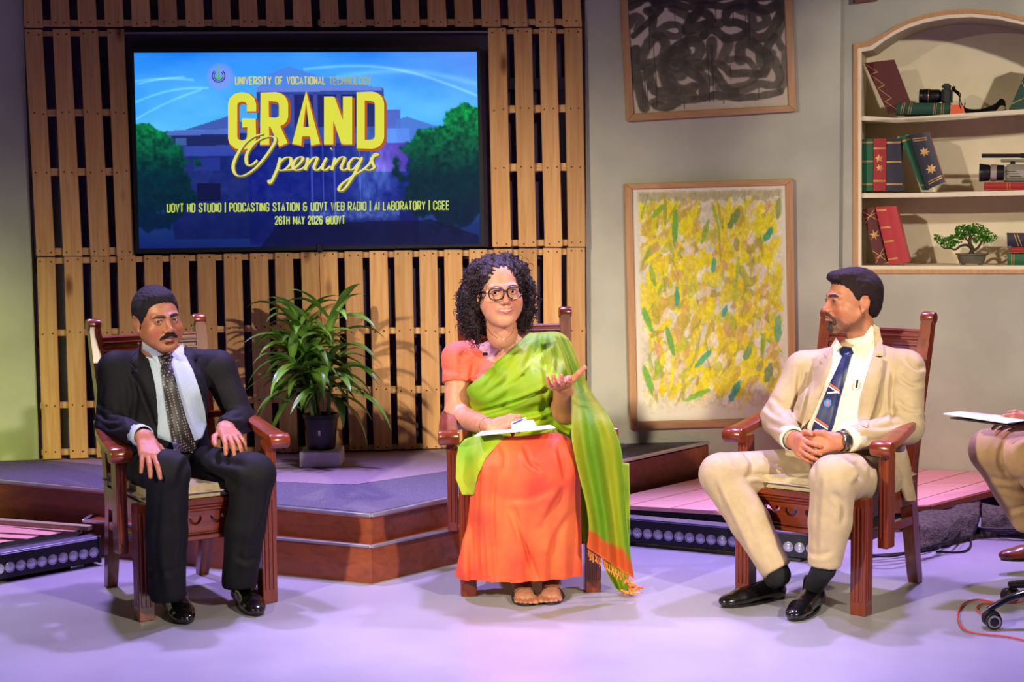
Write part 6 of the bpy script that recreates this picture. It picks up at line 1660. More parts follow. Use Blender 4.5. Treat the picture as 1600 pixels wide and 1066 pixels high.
M_shirt1 = mat('pale_blue_striped_shirt', (176, 190, 206), .6, c2=(160, 174, 194), scale=60, stretch=(9, 9, .3), bump=.1, bscale=300)
M_tie1, t_, b_ = nt('dotted_dark_tie'); b_.inputs['Roughness'].default_value = .45
N, L = t_.nodes, t_.links; tc = N.new('ShaderNodeTexCoord'); vo = N.new('ShaderNodeTexVoronoi'); vo.inputs['Scale'].default_value = 95; vo.inputs['Randomness'].default_value = .0
mp_ = N.new('ShaderNodeMapping'); mp_.inputs['Rotation'].default_value = (0, .2, .5); L.new(tc.outputs['Object'], mp_.inputs[0]); L.new(mp_.outputs[0], vo.inputs['Vector'])
mr_ = N.new('ShaderNodeMapRange'); mr_.inputs[1].default_value = .20; mr_.inputs[2].default_value = .34; mr_.inputs[3].default_value = 1; mr_.inputs[4].default_value = 0; L.new(vo.outputs['Distance'], mr_.inputs[0])
mx_ = N.new('ShaderNodeMix'); mx_.data_type = 'RGBA'; mx_.inputs[6].default_value = lin4((22, 18, 26)); mx_.inputs[7].default_value = lin4((150, 130, 120)); L.new(mr_.outputs[0], mx_.inputs[0]); L.new(mx_.outputs[2], b_.inputs['Base Color'])
shirt = patch('shirt', [(224, 538), (236, 548), (262, 565), (283, 550), (290, 556), (302, 580), (312, 610), (320, 640), (323, 664), (316, 684), (302, 690), (268, 692), (246, 684), (247, 650), (243, 615), (238, 585)], B1, .012, .012, M_shirt1, P1, sp=4, smooth_it=10)
cbn = collar_band(Mh, oh, (0, .022, -.06), (-.01, .055, -.19), .30, .062, .040, M_shirt1, P1)
B1b = bvh_of(jk, tr, shirt, cbn)
B1c = bvh_of(jk, tr, shirt, cbn, body1)
patch('shirt_collar', [(222, 534), (234, 541), (262, 560), (258, 572), (247, 568), (234, 553), (223, 546)], B1c, .010, .008, M_shirt1, P1, sp=3, smooth_it=6)
patch('shirt_collar', [(262, 560), (281, 540), (286, 536), (288, 552), (281, 567), (268, 558)], B1c, .010, .008, M_shirt1, P1, sp=3, smooth_it=6)
patch('tie', [(254, 562), (266, 561), (272, 582), (279, 610), (290, 650), (308, 700), (303, 708), (272, 706), (263, 660), (257, 620), (251, 580)], B1b, .014, .008, M_tie1, P1, sp=4, smooth_it=10)
patch('tie_knot', [(246, 556), (268, 553), (271, 558), (266, 570), (254, 572), (249, 566)], B1c, .020, .016, M_tie1, P1, sp=3, smooth_it=10)
patch('lapel', [(220, 536), (228, 548), (236, 575), (243, 605), (247, 640), (247, 668), (238, 645), (224, 610), (208, 580), (214, 575), (205, 566), (212, 548)], B1b, .014, .010, M_suit, P1, sp=3.5, smooth_it=8, edge=.6)
patch('lapel', [(290, 540), (303, 548), (311, 558), (303, 562), (306, 570), (314, 600), (322, 630), (324, 662), (318, 640), (308, 606), (299, 578), (291, 558)], B1b, .014, .010, M_suit, P1, sp=3.5, smooth_it=8, edge=.6)
# shoes
M_shoe = mat('black_leather', (14, 13, 14), .22, coat=.5)
M_sock = mat('black_sock', (10, 10, 12), .9, bump=.3, bscale=400)
for (h_, t_, an) in (((256, 925), (291, 977), ankR), ((358, 912), (402, 964), ankL)):
    ha, tb_ = PZ(h_[0], h_[1], 0), PZ(t_[0], t_[1], 0); dv = (tb_-ha).normalized()
    shoe(None, '', tb_-dv*.30, tb_, M_shoe, P1, L=.30, w=1.12)
    wa = F1.W(an); ft = np.array(tb_-dv*.25); sock(None, A3(wa[0], wa[1], wa[2]+.03), A3(ft[0], ft[1], .07), .052, .040, M_sock, P1)
M_hair1 = mat('black_hair', (18, 15, 18), .6, c2=(38, 32, 40), scale=240, stretch=(1, .25, 1), bump=.6, bscale=500, spec=.2)
def strands(amp, fx=420, fy=60, fz=60): return lambda X, Y, Z: (amp*np.sin(X*fx+Y*fy*.3+np.sin(Z*fz)*2)*np.sin(Y*90+Z*70)).astype(np.float32)
c = hairline_shell(.0026, HP1, [(-.12, .082), (-.085, .078), (-.07, .068), (-.055, .050), (-.048, .022), (-.036, .0), (-.026, -.022), (-.010, -.024), (0, .012), (.02, .024), (.032, .0), (.045, -.05), (.12, -.07)], .009)
c.ell((.0, -.034, .090), (.050, .044, .022), .02); c.warp(strands(.0012))
mesh_clay('hair', c, None, M_hair1, P1, M=Mh, o=oh)
# moustache
c = Clay((-.05, -.13, -.08), (.05, -.06, -.02), .0016)
for s in (-1, 1): c.chain([(s*.002, -.107, -.0505), (s*.014, -.103, -.0525), (s*.026, -.093, -.060), (s*.033, -.084, -.067)], [.0058, .0070, .0055, .0028], .004)
c.warp(lambda X, Y, Z: (.0012*np.sin(X*1500+Z*500)*np.sin(Z*700)).astype(np.float32))
mesh_clay('moustache', c, None, M_hair1, P1, M=Mh, o=oh)
# shirt cuff and ring
def cuff(fig, wr, el, r, m, parent, ln=.02):
    d = (np.array(el)-np.array(wr)); d /= np.linalg.norm(d); w0 = fig.W(np.array(wr)+d*.0); bm = bmesh.new()
    dd = Vector(fig.M @ d); bm_lathe(bm, [(r-.004, -ln*.3), (r, -ln*.3), (r+.003, ln), (r-.002, ln)], Vector(w0), 20, dd, cap=False)
    return link_bm('cuff', bm, m, parent, smooth=True)
cuff(F1, wrR+(elR-wrR)*.05, elR, .039, M_shirt1, P1, .04)
M_ringg = mat('gold', (212, 170, 80), .25, .9)
# ================================================================== woman in the green saree
F2 = Fig(2); J = F2.J
P2 = empty('person', F2.W(A3(0, 0, .47)), 'person with curly hair and glasses in green saree over orange skirt, palm raised', 'person')
def two_tone(name, c, c2, rough=.55, sheen=.3):
    m = mat(name, c, rough, c2=c2, scale=4.5, bump=.08, bscale=260, detail=3); b = m.node_tree.nodes['Principled BSDF']
    b.inputs['Sheen Weight'].default_value = sheen; b.inputs['Sheen Roughness'].default_value = .35; b.inputs['Sheen Tint'].default_value = lin4(c2); return m
M_green = two_tone('green_silk', (112, 166, 14), (168, 180, 20), .6, .08); M_orange = two_tone('orange_silk', (230, 108, 50), (212, 66, 40), .55, .15); M_blouse = two_tone('coral_blouse', (232, 104, 74), (224, 92, 66), .7, .2)
shR, shL = J(716, 560, .10), J(862, 552, .12); nk = J(792, 532, .12); ch_ = J(795, 602, .05); be_ = J(802, 655, .02); hp = J(808, 715, .05)
elR, wrR = J(715, 650, .03), J(768, 668, -.24); elL, wrL = J(884, 640, -.04), J(879, 602, -.20)
def torso(c, g=0.0, arms=True):
    c.ell(ch_+A3(0, .03, .01), (.155+g, .110+g, .14+g), 0); c.ell(be_+A3(0, .04, 0), (.170+g, .140+g, .13+g), .06); c.ell(ch_+A3(0, .07, .07), (.15+g, .075+g, .10+g), .05)
    for s, x in ((-1, 762), (1, 826)): c.ell(J(x, 603, -.03), (.070+g, .062+g, .066+g), .04)
    c.cone(nk+A3(0, .01, -.03), shR, .044+g, .050+g, .045); c.cone(nk+A3(0, .01, -.03), shL, .044+g, .050+g, .045)
    return c
# skin: head, arms, hands, chest
HP2 = dict(w=.93, jaw=.98, nose=1.08, brow=.6, brow_c=(96, 62, 44), lip=(186, 100, 92), cheek=.003, eye=1.2, smile=.006, mw=1.2, fold=.35, teeth=1, chin=-.002, open=.0006)
Mh, oh = place_head(779.5, 454.5, 6.17, 13, 0, -3)
skin2 = (200, 140, 108)
def arm_clay(): 
    c = Clay(np.minimum(shR, np.minimum(elR, wrR))-.12, np.maximum(shR, np.maximum(elR, wrR))+.16, .0045)
    mid = elR.copy(); c.cone(shR, elR, .054, .052, .02); c.cone(elR, wrR, .050, .030, .02); return c
tip = J(802, 672, -.30)
hR = hc(wrR, (.25, .35, .8), tip-wrR+A3(0, 0, .03), (-.3, -.75, .6), [(30, 50, 35), (26, 46, 34), (28, 48, 34), (32, 50, 34)], fore=elR+(wrR-elR)*.75, s=.92, thumb=((.018, .03, -.010), (.036, .055, -.020), (.040, .080, -.030), (.036, .10, -.036)))
d_ = F2.M.T @ np.array(P(868, 592, 5.70)-P(879, 606, 5.86)); d_ /= np.linalg.norm(d_)
hL = hc(wrL, (1, -.15, .25), A3(-.20, -.95, .14), (.05, .02, -1), [(-4, 16, 14), (0, 22, 18), (4, 26, 20), (8, 30, 22)], s=1.08, spread=(.16, .04, -.08, -.22), thumb=((.020, .020, .0), (.044, .040, -.012), (.066, .055, -.026), (.088, .064, -.038)))
c3 = Clay(elL-.34, elL+.18, .005); c3.cone(shL*.3+elL*.7, elL, .055, .055, .02); c3.cone(elL, wrL, .054, .034, .02)
cb = torso(Clay((-.40, -.40, .42), (.40, .34, 1.14), .008), -.011); cb.cone(nk+A3(0, .01, -.04), J(786, 512, .10), .055, .05, .04)
cb2 = Clay((-.40, -.56, .02), (.40, .34, .62), .016)
kR, kL = J(782, 722, -.38), J(862, 716, -.38); aR, aL = J(815, 925, -.24), J(862, 922, -.24)
for a, b, r1, r2 in ((hp+A3(-.08, 0, 0), kR, .075, .055), (hp+A3(.08, 0, 0), kL, .075, .055), (kR, aR, .05, .034), (kL, aL, .05, .034), (aR, aR-A3(0, 0, .04), .034, .034), (aL, aL-A3(0, 0, .04), .034, .034)): cb2.cone(a, b, r1, r2, .03)
cb2.ell(hp, (.15, .12, .1), .04)
def ex2(c): 
    c.ell((0, -.030, -.098), (.045, .042, .020), .03)
# feet with toes
def foot(c, ank, toe_px, s):
    toe = F2.M.T @ (np.array(PZ(toe_px[0], toe_px[1], 0))-F2.o); toe[2] = .018; a = ank.copy(); d = toe-np.array((a[0], a[1], .018)); d[2] = 0; d /= np.linalg.norm(d); n = np.array((-d[1], d[0], 0))
    heel = toe-d*.20; c.cone(A3(a[0], a[1], .14), heel+d*.05+A3(0, 0, .045), .034, .034, .03); c.cone(heel+d*.03+A3(0, 0, .012), toe-d*.03, .032, .030, .03, sq=((0, 0, 1), .75)); c.cone(heel+d*.07+A3(0, 0, .03), toe-d*.03+n*.018, .028, .020, .02); c.cone(heel+d*.08+A3(0, 0, .02), toe-d*.04-n*.018, .024, .020, .02)
    for k, (o_, r_, l_) in enumerate(((.037, .0125, .016), (.0165, .0092, .018), (-.0015, .0088, .013), (-.0185, .0084, .006), (-.0345, .0080, -.004))):
        b_ = toe+n*o_*s; c.cone(b_-d*.03+A3(0, 0, -.002), b_+d*(l_+.012)+A3(0, 0, -.006), r_*1.02, r_, .002)
c4 = Clay(J(840, 935, -.2)-A3(.2, .34, .1), J(840, 935, -.2)+A3(.2, .22, .2), .0027)
foot(c4, aR, (821, 945), 1); foot(c4, aL, (861, 943), -1); c4.cut((0, 0, .012), (0, 0, -1), 0)
body2 = skin_person(F2, HP2, Mh, oh, skin2, [(hR, (1, 1, 1)), (hL, (1.02, .92, .92)), (c3, (.96, .92, .9)), (arm_clay(), (1, 1, 1)), (cb, (1, 1, 1)), (c4, (.85, .80, .8))], cb2, P2, hs=1.06, neck=(.012, .045, -.16), extra=ex2)
eye_pair(Mh, oh, P2, look=(-.1, -.02), iris=(50, 30, 20), hs=1.06)
# blouse with a sleeve
c = torso(Clay((-.40, -.30, .50), (.40, .34, 1.12), .006), -.004)
c.cone(nk+A3(-.05, .02, -.04), shR, .046, .062, .04); c.cone(shR, elR*.62+shR*.38, .062, .064, .02)
dv = (elR-shR)/np.linalg.norm(elR-shR); ph = J(706, 598, .06); sl, X, Y, Z = c.full()
mk = ((X-ph[0])*dv[0]+(Y-ph[1])*dv[1]+(Z-ph[2])*dv[2]); mk = np.where(X < ch_[0]-.135, mk, -1); c.d = np.maximum(c.d, mk.astype(np.float32))
v, f = c.mesh(); v = relax(v, f, 1); w_ = F2.W(v)
w_, f = drop_faces(w_, f, [(700, 470), (737, 527), (745, 545), (760, 562), (800, 585), (880, 540), (880, 470)])
w_ = crease(w_, f, [([(725, 548), (720, 570), (722, 592)], 5, .006), ([(690, 575), (705, 580), (728, 578)], 4, .004), ([(742, 565), (736, 590), (738, 610)], 4, .004)])
bl = link('blouse', w_, f, M_blouse, P2, smooth=True)
# saree wrapped round the torso, hips and left arm
c = torso(Clay((-.44, -.44, .36), (.46, .36, 1.14), .006), .014)
c.ell(hp+A3(0, .02, 0), (.235, .165, .12), .06); c.ell(J(745, 712, -.05), (.085, .12, .075), .05); c.ell(J(885, 700, -.08), (.09, .14, .07), .05)
c.cone(hp+A3(-.09, 0, 0), kR+A3(-.02, .08, 0), .108, .095, .05); c.cone(hp+A3(.09, 0, 0), kL+A3(.03, .08, 0), .108, .095, .05)
c.cone(nk+A3(.05, .02, -.03), shL, .055, .070, .04); c.cone(shL, elL+A3(.03, .05, 0), .074, .085, .04); c.cone(shL+A3(.02, .06, 0), J(925, 690, .10), .06, .075, .06)
c.ell(J(868, 605, -.0), (.06, .07, .08), .05)
# sleeve opening for the forearm
c.cone(elL+A3(0, -.01, .01), wrL+A3(0, -.05, .06), .058, .060, .01, op='sub'); c.cone(J(880, 620, -.1), J(880, 600, -.4), .050, .06, .01, op='sub')
# the diagonal upper edge
p1, p2 = np.array(ray(737, 600)), np.array(ray(846, 503)); nn = np.cross(p1, p2); nn = nn if nn[2] > 0 else -nn; nn = nn/np.linalg.norm(nn)
nl = F2.M.T @ nn; cl = F2.M.T @ (np.array(CAM)-F2.o); c.cut(cl, nl, .012)
c.warp(sine_folds(.0025, [(30, 10, 24), (-18, 6, 30), (12, 20, -26)], 6, .02))
G_ = [([(742, 598), (790, 560), (850, 515)], 4, .004), ([(750, 625), (800, 590), (865, 530)], 5, .008), ([(740, 650), (800, 632), (850, 612), (868, 590)], 4, .012), ([(745, 640), (810, 622), (855, 602)], 3.5, -.008), ([(755, 662), (800, 652), (850, 640), (866, 622)], 4, .012), ([(765, 672), (820, 664), (862, 650)], 3.5, .010),
      ([(852, 520), (850, 560), (856, 600)], 4.5, .010), ([(866, 520), (872, 560), (868, 590)], 4, .008), ([(878, 520), (893, 560), (905, 600)], 4, .010), ([(838, 530), (822, 570), (800, 600)], 5, .007), ([(812, 548), (800, 570), (775, 600)], 5, -.006), ([(780, 570), (770, 590), (750, 615)], 5, .006), ([(865, 600), (860, 625), (868, 650)], 4, .010), ([(855, 600), (848, 630), (850, 655)], 4, .008),
      ([(905, 650), (900, 670), (890, 690)], 4, .010), ([(870, 655), (890, 668), (925, 675)], 4, .010), ([(870, 668), (885, 685), (900, 710)], 4, .012), ([(722, 695), (732, 720), (728, 760)], 4, .008), ([(735, 690), (745, 705), (742, 735)], 4, .006), ([(910, 590), (930, 630), (950, 665)], 4, .012)]
sar = mesh_clay('saree', c, F2, M_green, P2, lines=G_)
# orange skirt
c = Clay((-.40, -.60, .08), (.42, .20, .72), .0065)
c.cone(hp+A3(-.06, -.02, -.01), kR, .100, .084, .05); c.cone(hp+A3(.08, -.02, -.01), kL, .100, .086, .05); c.cone(kR, kL, .084, .086, .05)
hz = .12
def hem(px, r, yl): q = J(px, 905, yl); return A3(q[0], q[1], .04)
for kx, hx, yl in ((J(770, 745, -.38), 748, -.29), (J(812, 745, -.40), 790, -.33), (J(845, 745, -.40), 835, -.33), (J(872, 745, -.38), 877, -.29)): c.cone(kx, hem(hx, 0, yl), .078, .080, .06)
for kx, hx, yl in ((J(790, 760, -.30), 755, -.22), (J(860, 760, -.30), 870, -.22)): c.cone(kx, hem(hx, 0, yl), .08, .09, .06)
hq = J(812, 917, -.42); c.cut((0, 0, hq[2]), (0, 0, -1), .004)
c.warp(lambda X, Y, Z: (.0075*np.clip((.62-Z)*2.2, 0, 1)*np.sin(X*70+np.sin(Z*6)*1.2+Y*25)+.003*np.sin(X*31+Z*9)).astype(np.float32))
O_ = [([(772, 735), (768, 800), (772, 860), (776, 915)], 5, .012), ([(738, 760), (735, 820), (736, 880), (738, 915)], 5, .012), ([(756, 720), (752, 800), (754, 905)], 4, -.006), ([(800, 790), (815, 830), (830, 880), (845, 915)], 4, .010), ([(820, 695), (828, 720), (845, 735)], 4, .009), ([(885, 760), (860, 800), (845, 830)], 6, .008), ([(893, 800), (870, 840), (862, 870)], 6, .008), ([(790, 780), (830, 778), (870, 760)], 6, .005), ([(780, 690), (790, 715), (786, 740)], 5, .006), ([(870, 690), (878, 720), (885, 750)], 5, .006)]
sk = mesh_clay('skirt', c, F2, M_orange, P2, lines=O_)
Bs = bvh_of(sk)
patch('saree_wrap', [(713, 716), (716, 698), (726, 686), (752, 678), (792, 681), (776, 696), (759, 716), (747, 742), (740, 774), (722, 773), (712, 748)], Bs, .016, .008, M_green, P2, sp=4, smooth_it=4)
patch('hem_band', [(712, 910), (740, 914), (745, 918), (775, 913), (810, 918), (860, 919), (909, 914), (909, 918), (860, 923), (810, 922), (775, 917), (745, 922), (712, 914)], Bs, .004, .006, mat('orange_hem', (236, 104, 36), .6), P2, sp=3, smooth_it=2)
# the hanging end of the saree at her left with its orange border
GR, YG, OR = (120, 172, 16), (176, 184, 26), (222, 104, 40)
def pal_col(u, t, x, y):
    k = .5+.5*math.sin(u*9+t*2); c = [GR[i]*(1-k)+YG[i]*k for i in range(3)]
    yb = 826+(x-918)*.66
    return OR if yb < y < yb+34 else c
M_pal = mat_attr('saree_cloth', .6, sheen=.05, bump=.08, bscale=260)
drape('saree_end', [(866, 524, 888, 528, 6.24, 6.32), (880, 560, 904, 566, 6.20, 6.28), (892, 610, 926, 615, 6.14, 6.26), (893, 645, 950, 648, 5.90, 5.90), (894, 690, 969, 695, 5.82, 5.84), (904, 740, 975, 745, 5.83, 5.86), (916, 790, 979, 805, 5.84, 5.87), (920, 825, 983, 850, 5.85, 5.88), (917, 856, 991, 905, 5.86, 5.89)], M_pal, P2, n=44, fold=.016, waves=2.6, colfn=pal_col, ph=.5)
drape('saree_tail', [(935, 800, 978, 800, 6.02, 6.02), (938, 845, 984, 850, 6.0, 6.0), (944, 885, 983, 890, 5.98, 5.98), (962, 920, 981, 930, 5.97, 5.97)], M_green, P2, n=24, fold=.012, waves=1.5, ph=1)
drape('saree_side', [(955, 722, 983, 724, 6.12, 6.12), (958, 780, 984, 780, 6.1, 6.1), (962, 850, 984, 852, 6.08, 6.08)], M_green, P2, n=16, fold=.008, waves=1, ph=2)
drape('saree_inner', [(880, 688, 912, 688, 6.0, 6.02), (888, 740, 920, 740, 5.98, 6.0), (897, 800, 924, 800, 5.98, 6.0), (905, 852, 924, 846, 5.98, 6.0)], M_green, P2, n=20, fold=.014, waves=1.5, ph=4)
M_tas = mat('orange_tassel', (226, 110, 50), .8, c2=(236, 160, 60), scale=120)
rs = random.Random(2); bm = bmesh.new()
for i in range(34):
    x = 919+i*2.1; y = 826+(x-918)*.66+33
    p = P(x, y, 5.91); bm_tube(bm, [p, p+V(rs.uniform(-.006, .006), -.003, -.014), p+V(rs.uniform(-.01, .01), 0, -rs.uniform(.022, .038))], [.0015, .0016, .0024], 5)
for i in range(16): 
    p = PZ(977+rs.uniform(-6, 14), 921+rs.uniform(-4, 8), .012); bm_tube(bm, [p, p+V(rs.uniform(-.02, .03), rs.uniform(-.02, .02), rs.uniform(0, .02)), p+V(rs.uniform(-.01, .05), rs.uniform(-.03, .02), .004)], .004, 5)
tag(link_bm('tassels', bm, M_tas, P2), kind='stuff')
# curly hair
H2 = Clay((-.17, -.11, -.20), (.17, .17, .18), .0042)
def HL(px, py, dz): q = Mh.T @ (np.array(P(px, py, 6.17+dz))-oh); return q
H2.ell((0, .025, .045), (.095, .105, .088), 0)
for px, py, dz, r_ in ((742, 440, .02, .044), (735, 462, .03, .046), (735, 486, .03, .048), (738, 508, .03, .040), (748, 424, .02, .042), (768, 413, .02, .036), (792, 412, .03, .038), (812, 424, .03, .036), (820, 444, .03, .034), (824, 464, .04, .032), (821, 486, .05, .034), (818, 500, .06, .030), (742, 520, .05, .026), (780, 470, .13, .07), (760, 500, .12, .06), (800, 495, .12, .05)):
    H2.ell(HL(px, py, dz), (r_, r_*1.1, r_*1.1), .02)
H2.ell((.006, -.085, -.010), (.054, .085, .092), .012, op='sub'); H2.ell((.004, -.09, .030), (.046, .06, .064), .012, op='sub')
rs_ = lambda X, Y, Z: (.006*np.sin(X*150+2*np.sin(Z*60))*np.sin(Z*140+np.sin(Y*90)*2)*np.sin(Y*110+1)+.004*np.sin(X*260+Y*130)*np.sin(Z*250)).astype(np.float32)
H2.warp(rs_)
M_hair2 = mat('dark_curly_hair', (30, 20, 24), .45, c2=(48, 32, 36), scale=200, bump=.5, bscale=300, spec=.3)
hv, hf = H2.mesh(); hw = hv @ Mh.T+oh
link('hair', hw, hf, M_hair2, P2, smooth=True)
rs = random.Random(8); hn = vnormals(hw, hf); bm = bmesh.new(); cand = list(range(len(hw))); rs.shuffle(cand); cnt = 0
for i in cand:
    if cnt >= 620: break
    q = hv[i]
    if q[1] > .09 or (abs(q[0]-.004) < .056 and q[1] < -.0 and q[2] < .112): continue
    n = Vector(hn[i]); p = Vector(hw[i])+n*-.001; dn = (V(rs.gauss(0, .35), rs.gauss(0, .35), -1)+n*.25).normalized(); L_ = rs.uniform(.022, .045); r_ = rs.uniform(.0045, .0085)
    d, u, w2 = frame_of(dn); tr_ = rs.uniform(1.3, 2.4); ph_ = rs.uniform(0, 6.28); sg = rs.choice((-1, 1)); K = 13
    pts = [p+d*(L_*t/K)+n*.003+(u*math.cos(ph_+sg*tr_*6.28*t/K)+w2*math.sin(ph_+sg*tr_*6.28*t/K))*r_*min(1, .4+t/K) for t in range(K+1)]
    bm_tube(bm, pts, [.0026*(1-.6*t/K) for t in range(K+1)], 4); cnt += 1
for (x, y, r_) in ((829, 448, 5.5), (828, 417, 6), (820, 409, 6), (719, 470, 5), (717, 490, 4), (812, 403, 5)):
    c0 = P(x, y, 6.2); bm_tube(bm, [c0+V(math.cos(a)*r_*.0024, math.sin(a*2)*.004, math.sin(a)*r_*.0024) for a in [6.28*k/18 for k in range(17)]], .0011, 4)
tag(link_bm('curls', bm, M_hair2, P2, smooth=True), kind='stuff')
# glasses
M_spec = mat('dark_spectacle_frame', (28, 16, 16), .2, coat=.5)
def HW(*p): return Vector(Mh @ (np.array(p)*1.06)+oh)
gl_ = empty('glasses', HW(0, -.11, -.002)); gl_.parent = P2; gl_.location = HW(0, -.11, -.002)-P2.location
for s in (-1, 1):
    rim = []
    for k in range(28):
        a = 2*math.pi*k/28; ca, sa = math.cos(a), math.sin(a); x = .0272*math.copysign(abs(ca)**.6, ca); z = .0205*math.copysign(abs(sa)**.6, sa)
        if z < 0: x *= 1-.16*(-z/.0195)
        rim.append(HW(s*.0335+x, -.109+.12*(abs(s*.0335+x)-.01)**1.2*1.0, z-.004))
    bm = bmesh.new(); bm_tube(bm, rim, .0028, 6, closed=True)
    autosmooth(link_bm('rim', bm, M_spec, gl_), 60)
    tube('temple', [HW(s*.060, -.101, .007), HW(s*.076, -.085, .008), HW(s*.083, -.02, .006), HW(s*.084, .012, .004)], .0017, M_spec, gl_, 6)
tube('bridge', [HW(-.0085, -.109, .006), HW(0, -.112, .009), HW(.0085, -.109, .006)], .0018, M_spec, gl_, 6)
# necklace, bangle, rings, sandals
tube('necklace', catmull([P(762, 512, 6.12), P(768, 522, 6.07), P(783, 530, 6.04), P(797, 525, 6.06), P(803, 512, 6.10)], 6), .0012, M_ringg, P2, 6)
bg = F2.W(wrR+(elR-wrR)*.12); dd = Vector(F2.M @ ((elR-wrR)/np.linalg.norm(elR-wrR))); bm = bmesh.new(); bm_lathe(bm, [(.032, -.0015), (.034, 0), (.032, .0015)], Vector(bg), 24, dd, cap=False); link_bm('bangle', bm, M_ringg, P2)
M_sand = mat('dark_sandal', (36, 22, 22), .5)
for (tx, ty, an) in ((821, 945, aR), (861, 943, aL)):
    t0 = PZ(tx, ty, 0); wa = F2.W(an); d = V(t0.x-wa[0], t0.y-wa[1], 0).normalized(); n = V(-d.y, d.x, 0); out = []
    for k in range(24): a = 6.283*k/24; out.append(t0-d*.085+d*math.cos(a)*.115+n*math.sin(a)*(.046+.008*math.cos(a))+V(0, 0, .001))
    sd = empty('sandal', t0); sd.parent = P2; sd.location = t0-P2.location
    bm = bmesh.new(); bm_prism(bm, out, (0, 0, 1), .010); link_bm('sole', bm, M_sand, sd)
    for o_, h_ in ((-.035, .030), (-.055, .040)): tube('strap', catmull([t0+d*o_+n*.048+V(0, 0, .012), t0+d*o_+n*.030+V(0, 0, h_), t0+d*o_-n*.020+V(0, 0, h_+.002), t0+d*o_-n*.046+V(0, 0, .012)], 4), .0065, M_sand, sd, 6, flat=.5)
# lapel microphone
box('clip_microphone', (0, 0, 0), (.020, .008, .012), M_black, P2, .002, Matrix.Translation(P(754, 556, 5.975)))
# papers, notebook and pen on her lap
M_paper = mat('white_paper', (236, 230, 232), .6)
zc = P(800, 676, 5.82).z
def quad_sheet(name, q, t, m, parent=None): 
    n = ((q[1]-q[0]).cross(q[3]-q[0])).normalized(); n = n if n.z > 0 else -n
    return slab(name, q, t, m, parent, n=n, bevel=.0004)
pa = [P(741, 681, 5.80), P(868, 668, 5.76), P(860, 664, 5.98), P(752, 674, 5.99)]
tag(quad_sheet('paper_sheets', pa, .003, M_paper), 'white paper sheets on the lap of the woman in the orange skirt', 'paper')
nb_ = [P(800, 676, 5.80), P(838, 670, 5.79), P(833, 661, 5.92), P(799, 664, 5.93)]
tag(quad_sheet('folded_paper', [p+V(0, 0, .012) for p in nb_], .012, mat('cream_paper', (240, 236, 210), .7)), 'small folded cream paper on the white sheets on her lap', 'paper')
pn = empty('pen', P(812, 658, 5.85), 'blue and white pen held above the papers on the lap of the woman', 'pen')
tube('barrel', [P(803, 662, 5.80), P(816, 656, 5.86)], .004, mat('blue_pen', (60, 90, 190), .3), pn, 8); tube('cap', [P(816, 656, 5.86), P(821, 654, 5.88)], .0045, mat('pen_white', (220, 220, 225), .3), pn, 8)
# ================================================================== man in the beige suit
F3 = Fig(3); J = F3.J
P3 = empty('person', F3.W(A3(0, 0, .47)), 'bearded person in beige suit and navy tie, seated at right with hands clasped', 'person')
M_beige = mat('beige_suit', (184, 162, 128), .75, c2=(176, 154, 120), scale=30, bump=.10, bscale=600)
M_wshirt = mat('white_shirt', (232, 224, 204), .65, bump=.06, bscale=300)
hipR, hipL = J(1296, 738, .08), J(1368, 745, .06)
kneeR, kneeL = J(1126, 742, -.36), J(1302, 748, -.40)
ankR, ankL = J(1214, 892, -.36), J(1288, 884, -.40)
c = Clay((-.40, -.56, .06), (.40, .30, .76), .0075)
c.ell((hipR+hipL)/2+A3(0, .02, 0), (.185, .15, .11), 0)
def thin_leg(c, hip, knee, ank, rh, rk, ra):
    c.cone(hip, knee, rh, rk, .03); m = (knee+ank)/2+A3(0, .01, 0); c.cone(knee, m, rk*.97, (rk*.62+ra*.42), .015); c.cone(m, ank, (rk*.62+ra*.42), ra, .015)
thin_leg(c, hipR, kneeR, ankR, .102, .080, .058); thin_leg(c, hipL, kneeL, ankL, .102, .082, .058)
dR = (ankR-kneeR)/np.linalg.norm(ankR-kneeR)
sl, X, Y, Z = c.full(); mk = ((X-ankR[0])*dR[0]+(Y-ankR[1])*dR[1]+(Z-ankR[2])*dR[2]); dL = (ankL-kneeL)/np.linalg.norm(ankL-kneeL); mk2 = ((X-ankL[0])*dL[0]+(Y-ankL[1])*dL[1]+(Z-ankL[2])*dL[2])
xm = (ankR[0]+ankL[0])/2; c.d = np.maximum(c.d, np.where(X < xm, mk, mk2).astype(np.float32))
c.warp(sine_folds(.0018, [(22, 28, 8), (-16, 22, 20)], 4, .02))
tr3 = mesh_clay('trousers', c, F3, M_beige, P3, lines=[
    ([(1165, 745), (1185, 742), (1230, 752)], 4, .014), ([(1158, 700), (1175, 722), (1172, 740)], 5, .010), ([(1190, 715), (1220, 728), (1250, 732)], 5, .008), ([(1118, 740), (1150, 810), (1185, 885)], 5, -.006), ([(1290, 740), (1285, 800), (1282, 880)], 5, -.005),
    ([(1335, 720), (1345, 740), (1335, 760)], 5, .010), ([(1320, 712), (1338, 730), (1350, 752)], 4, .008), ([(1300, 770), (1318, 790), (1316, 820)], 5, .007), ([(1345, 705), (1360, 725), (1362, 745)], 4, .009), ([(1255, 860), (1280, 868), (1300, 862)], 4, .005), ([(1140, 770), (1160, 800), (1180, 850)], 5, .005), ([(1265, 712), (1272, 730), (1270, 750)], 4, .006)])
shR, shL = J(1256, 578, .10), J(1414, 578, .13); nk = J(1330, 548, .12); chest = J(1330, 620, .04); belly = J(1322, 680, .02)
elR, elL = J(1212, 655, -.02), J(1418, 668, .06); wrR, wrL = J(1240, 688, -.26), J(1312, 690, -.25)
c = Clay((-.42, -.38, .36), (.44, .36, 1.12), .0065)
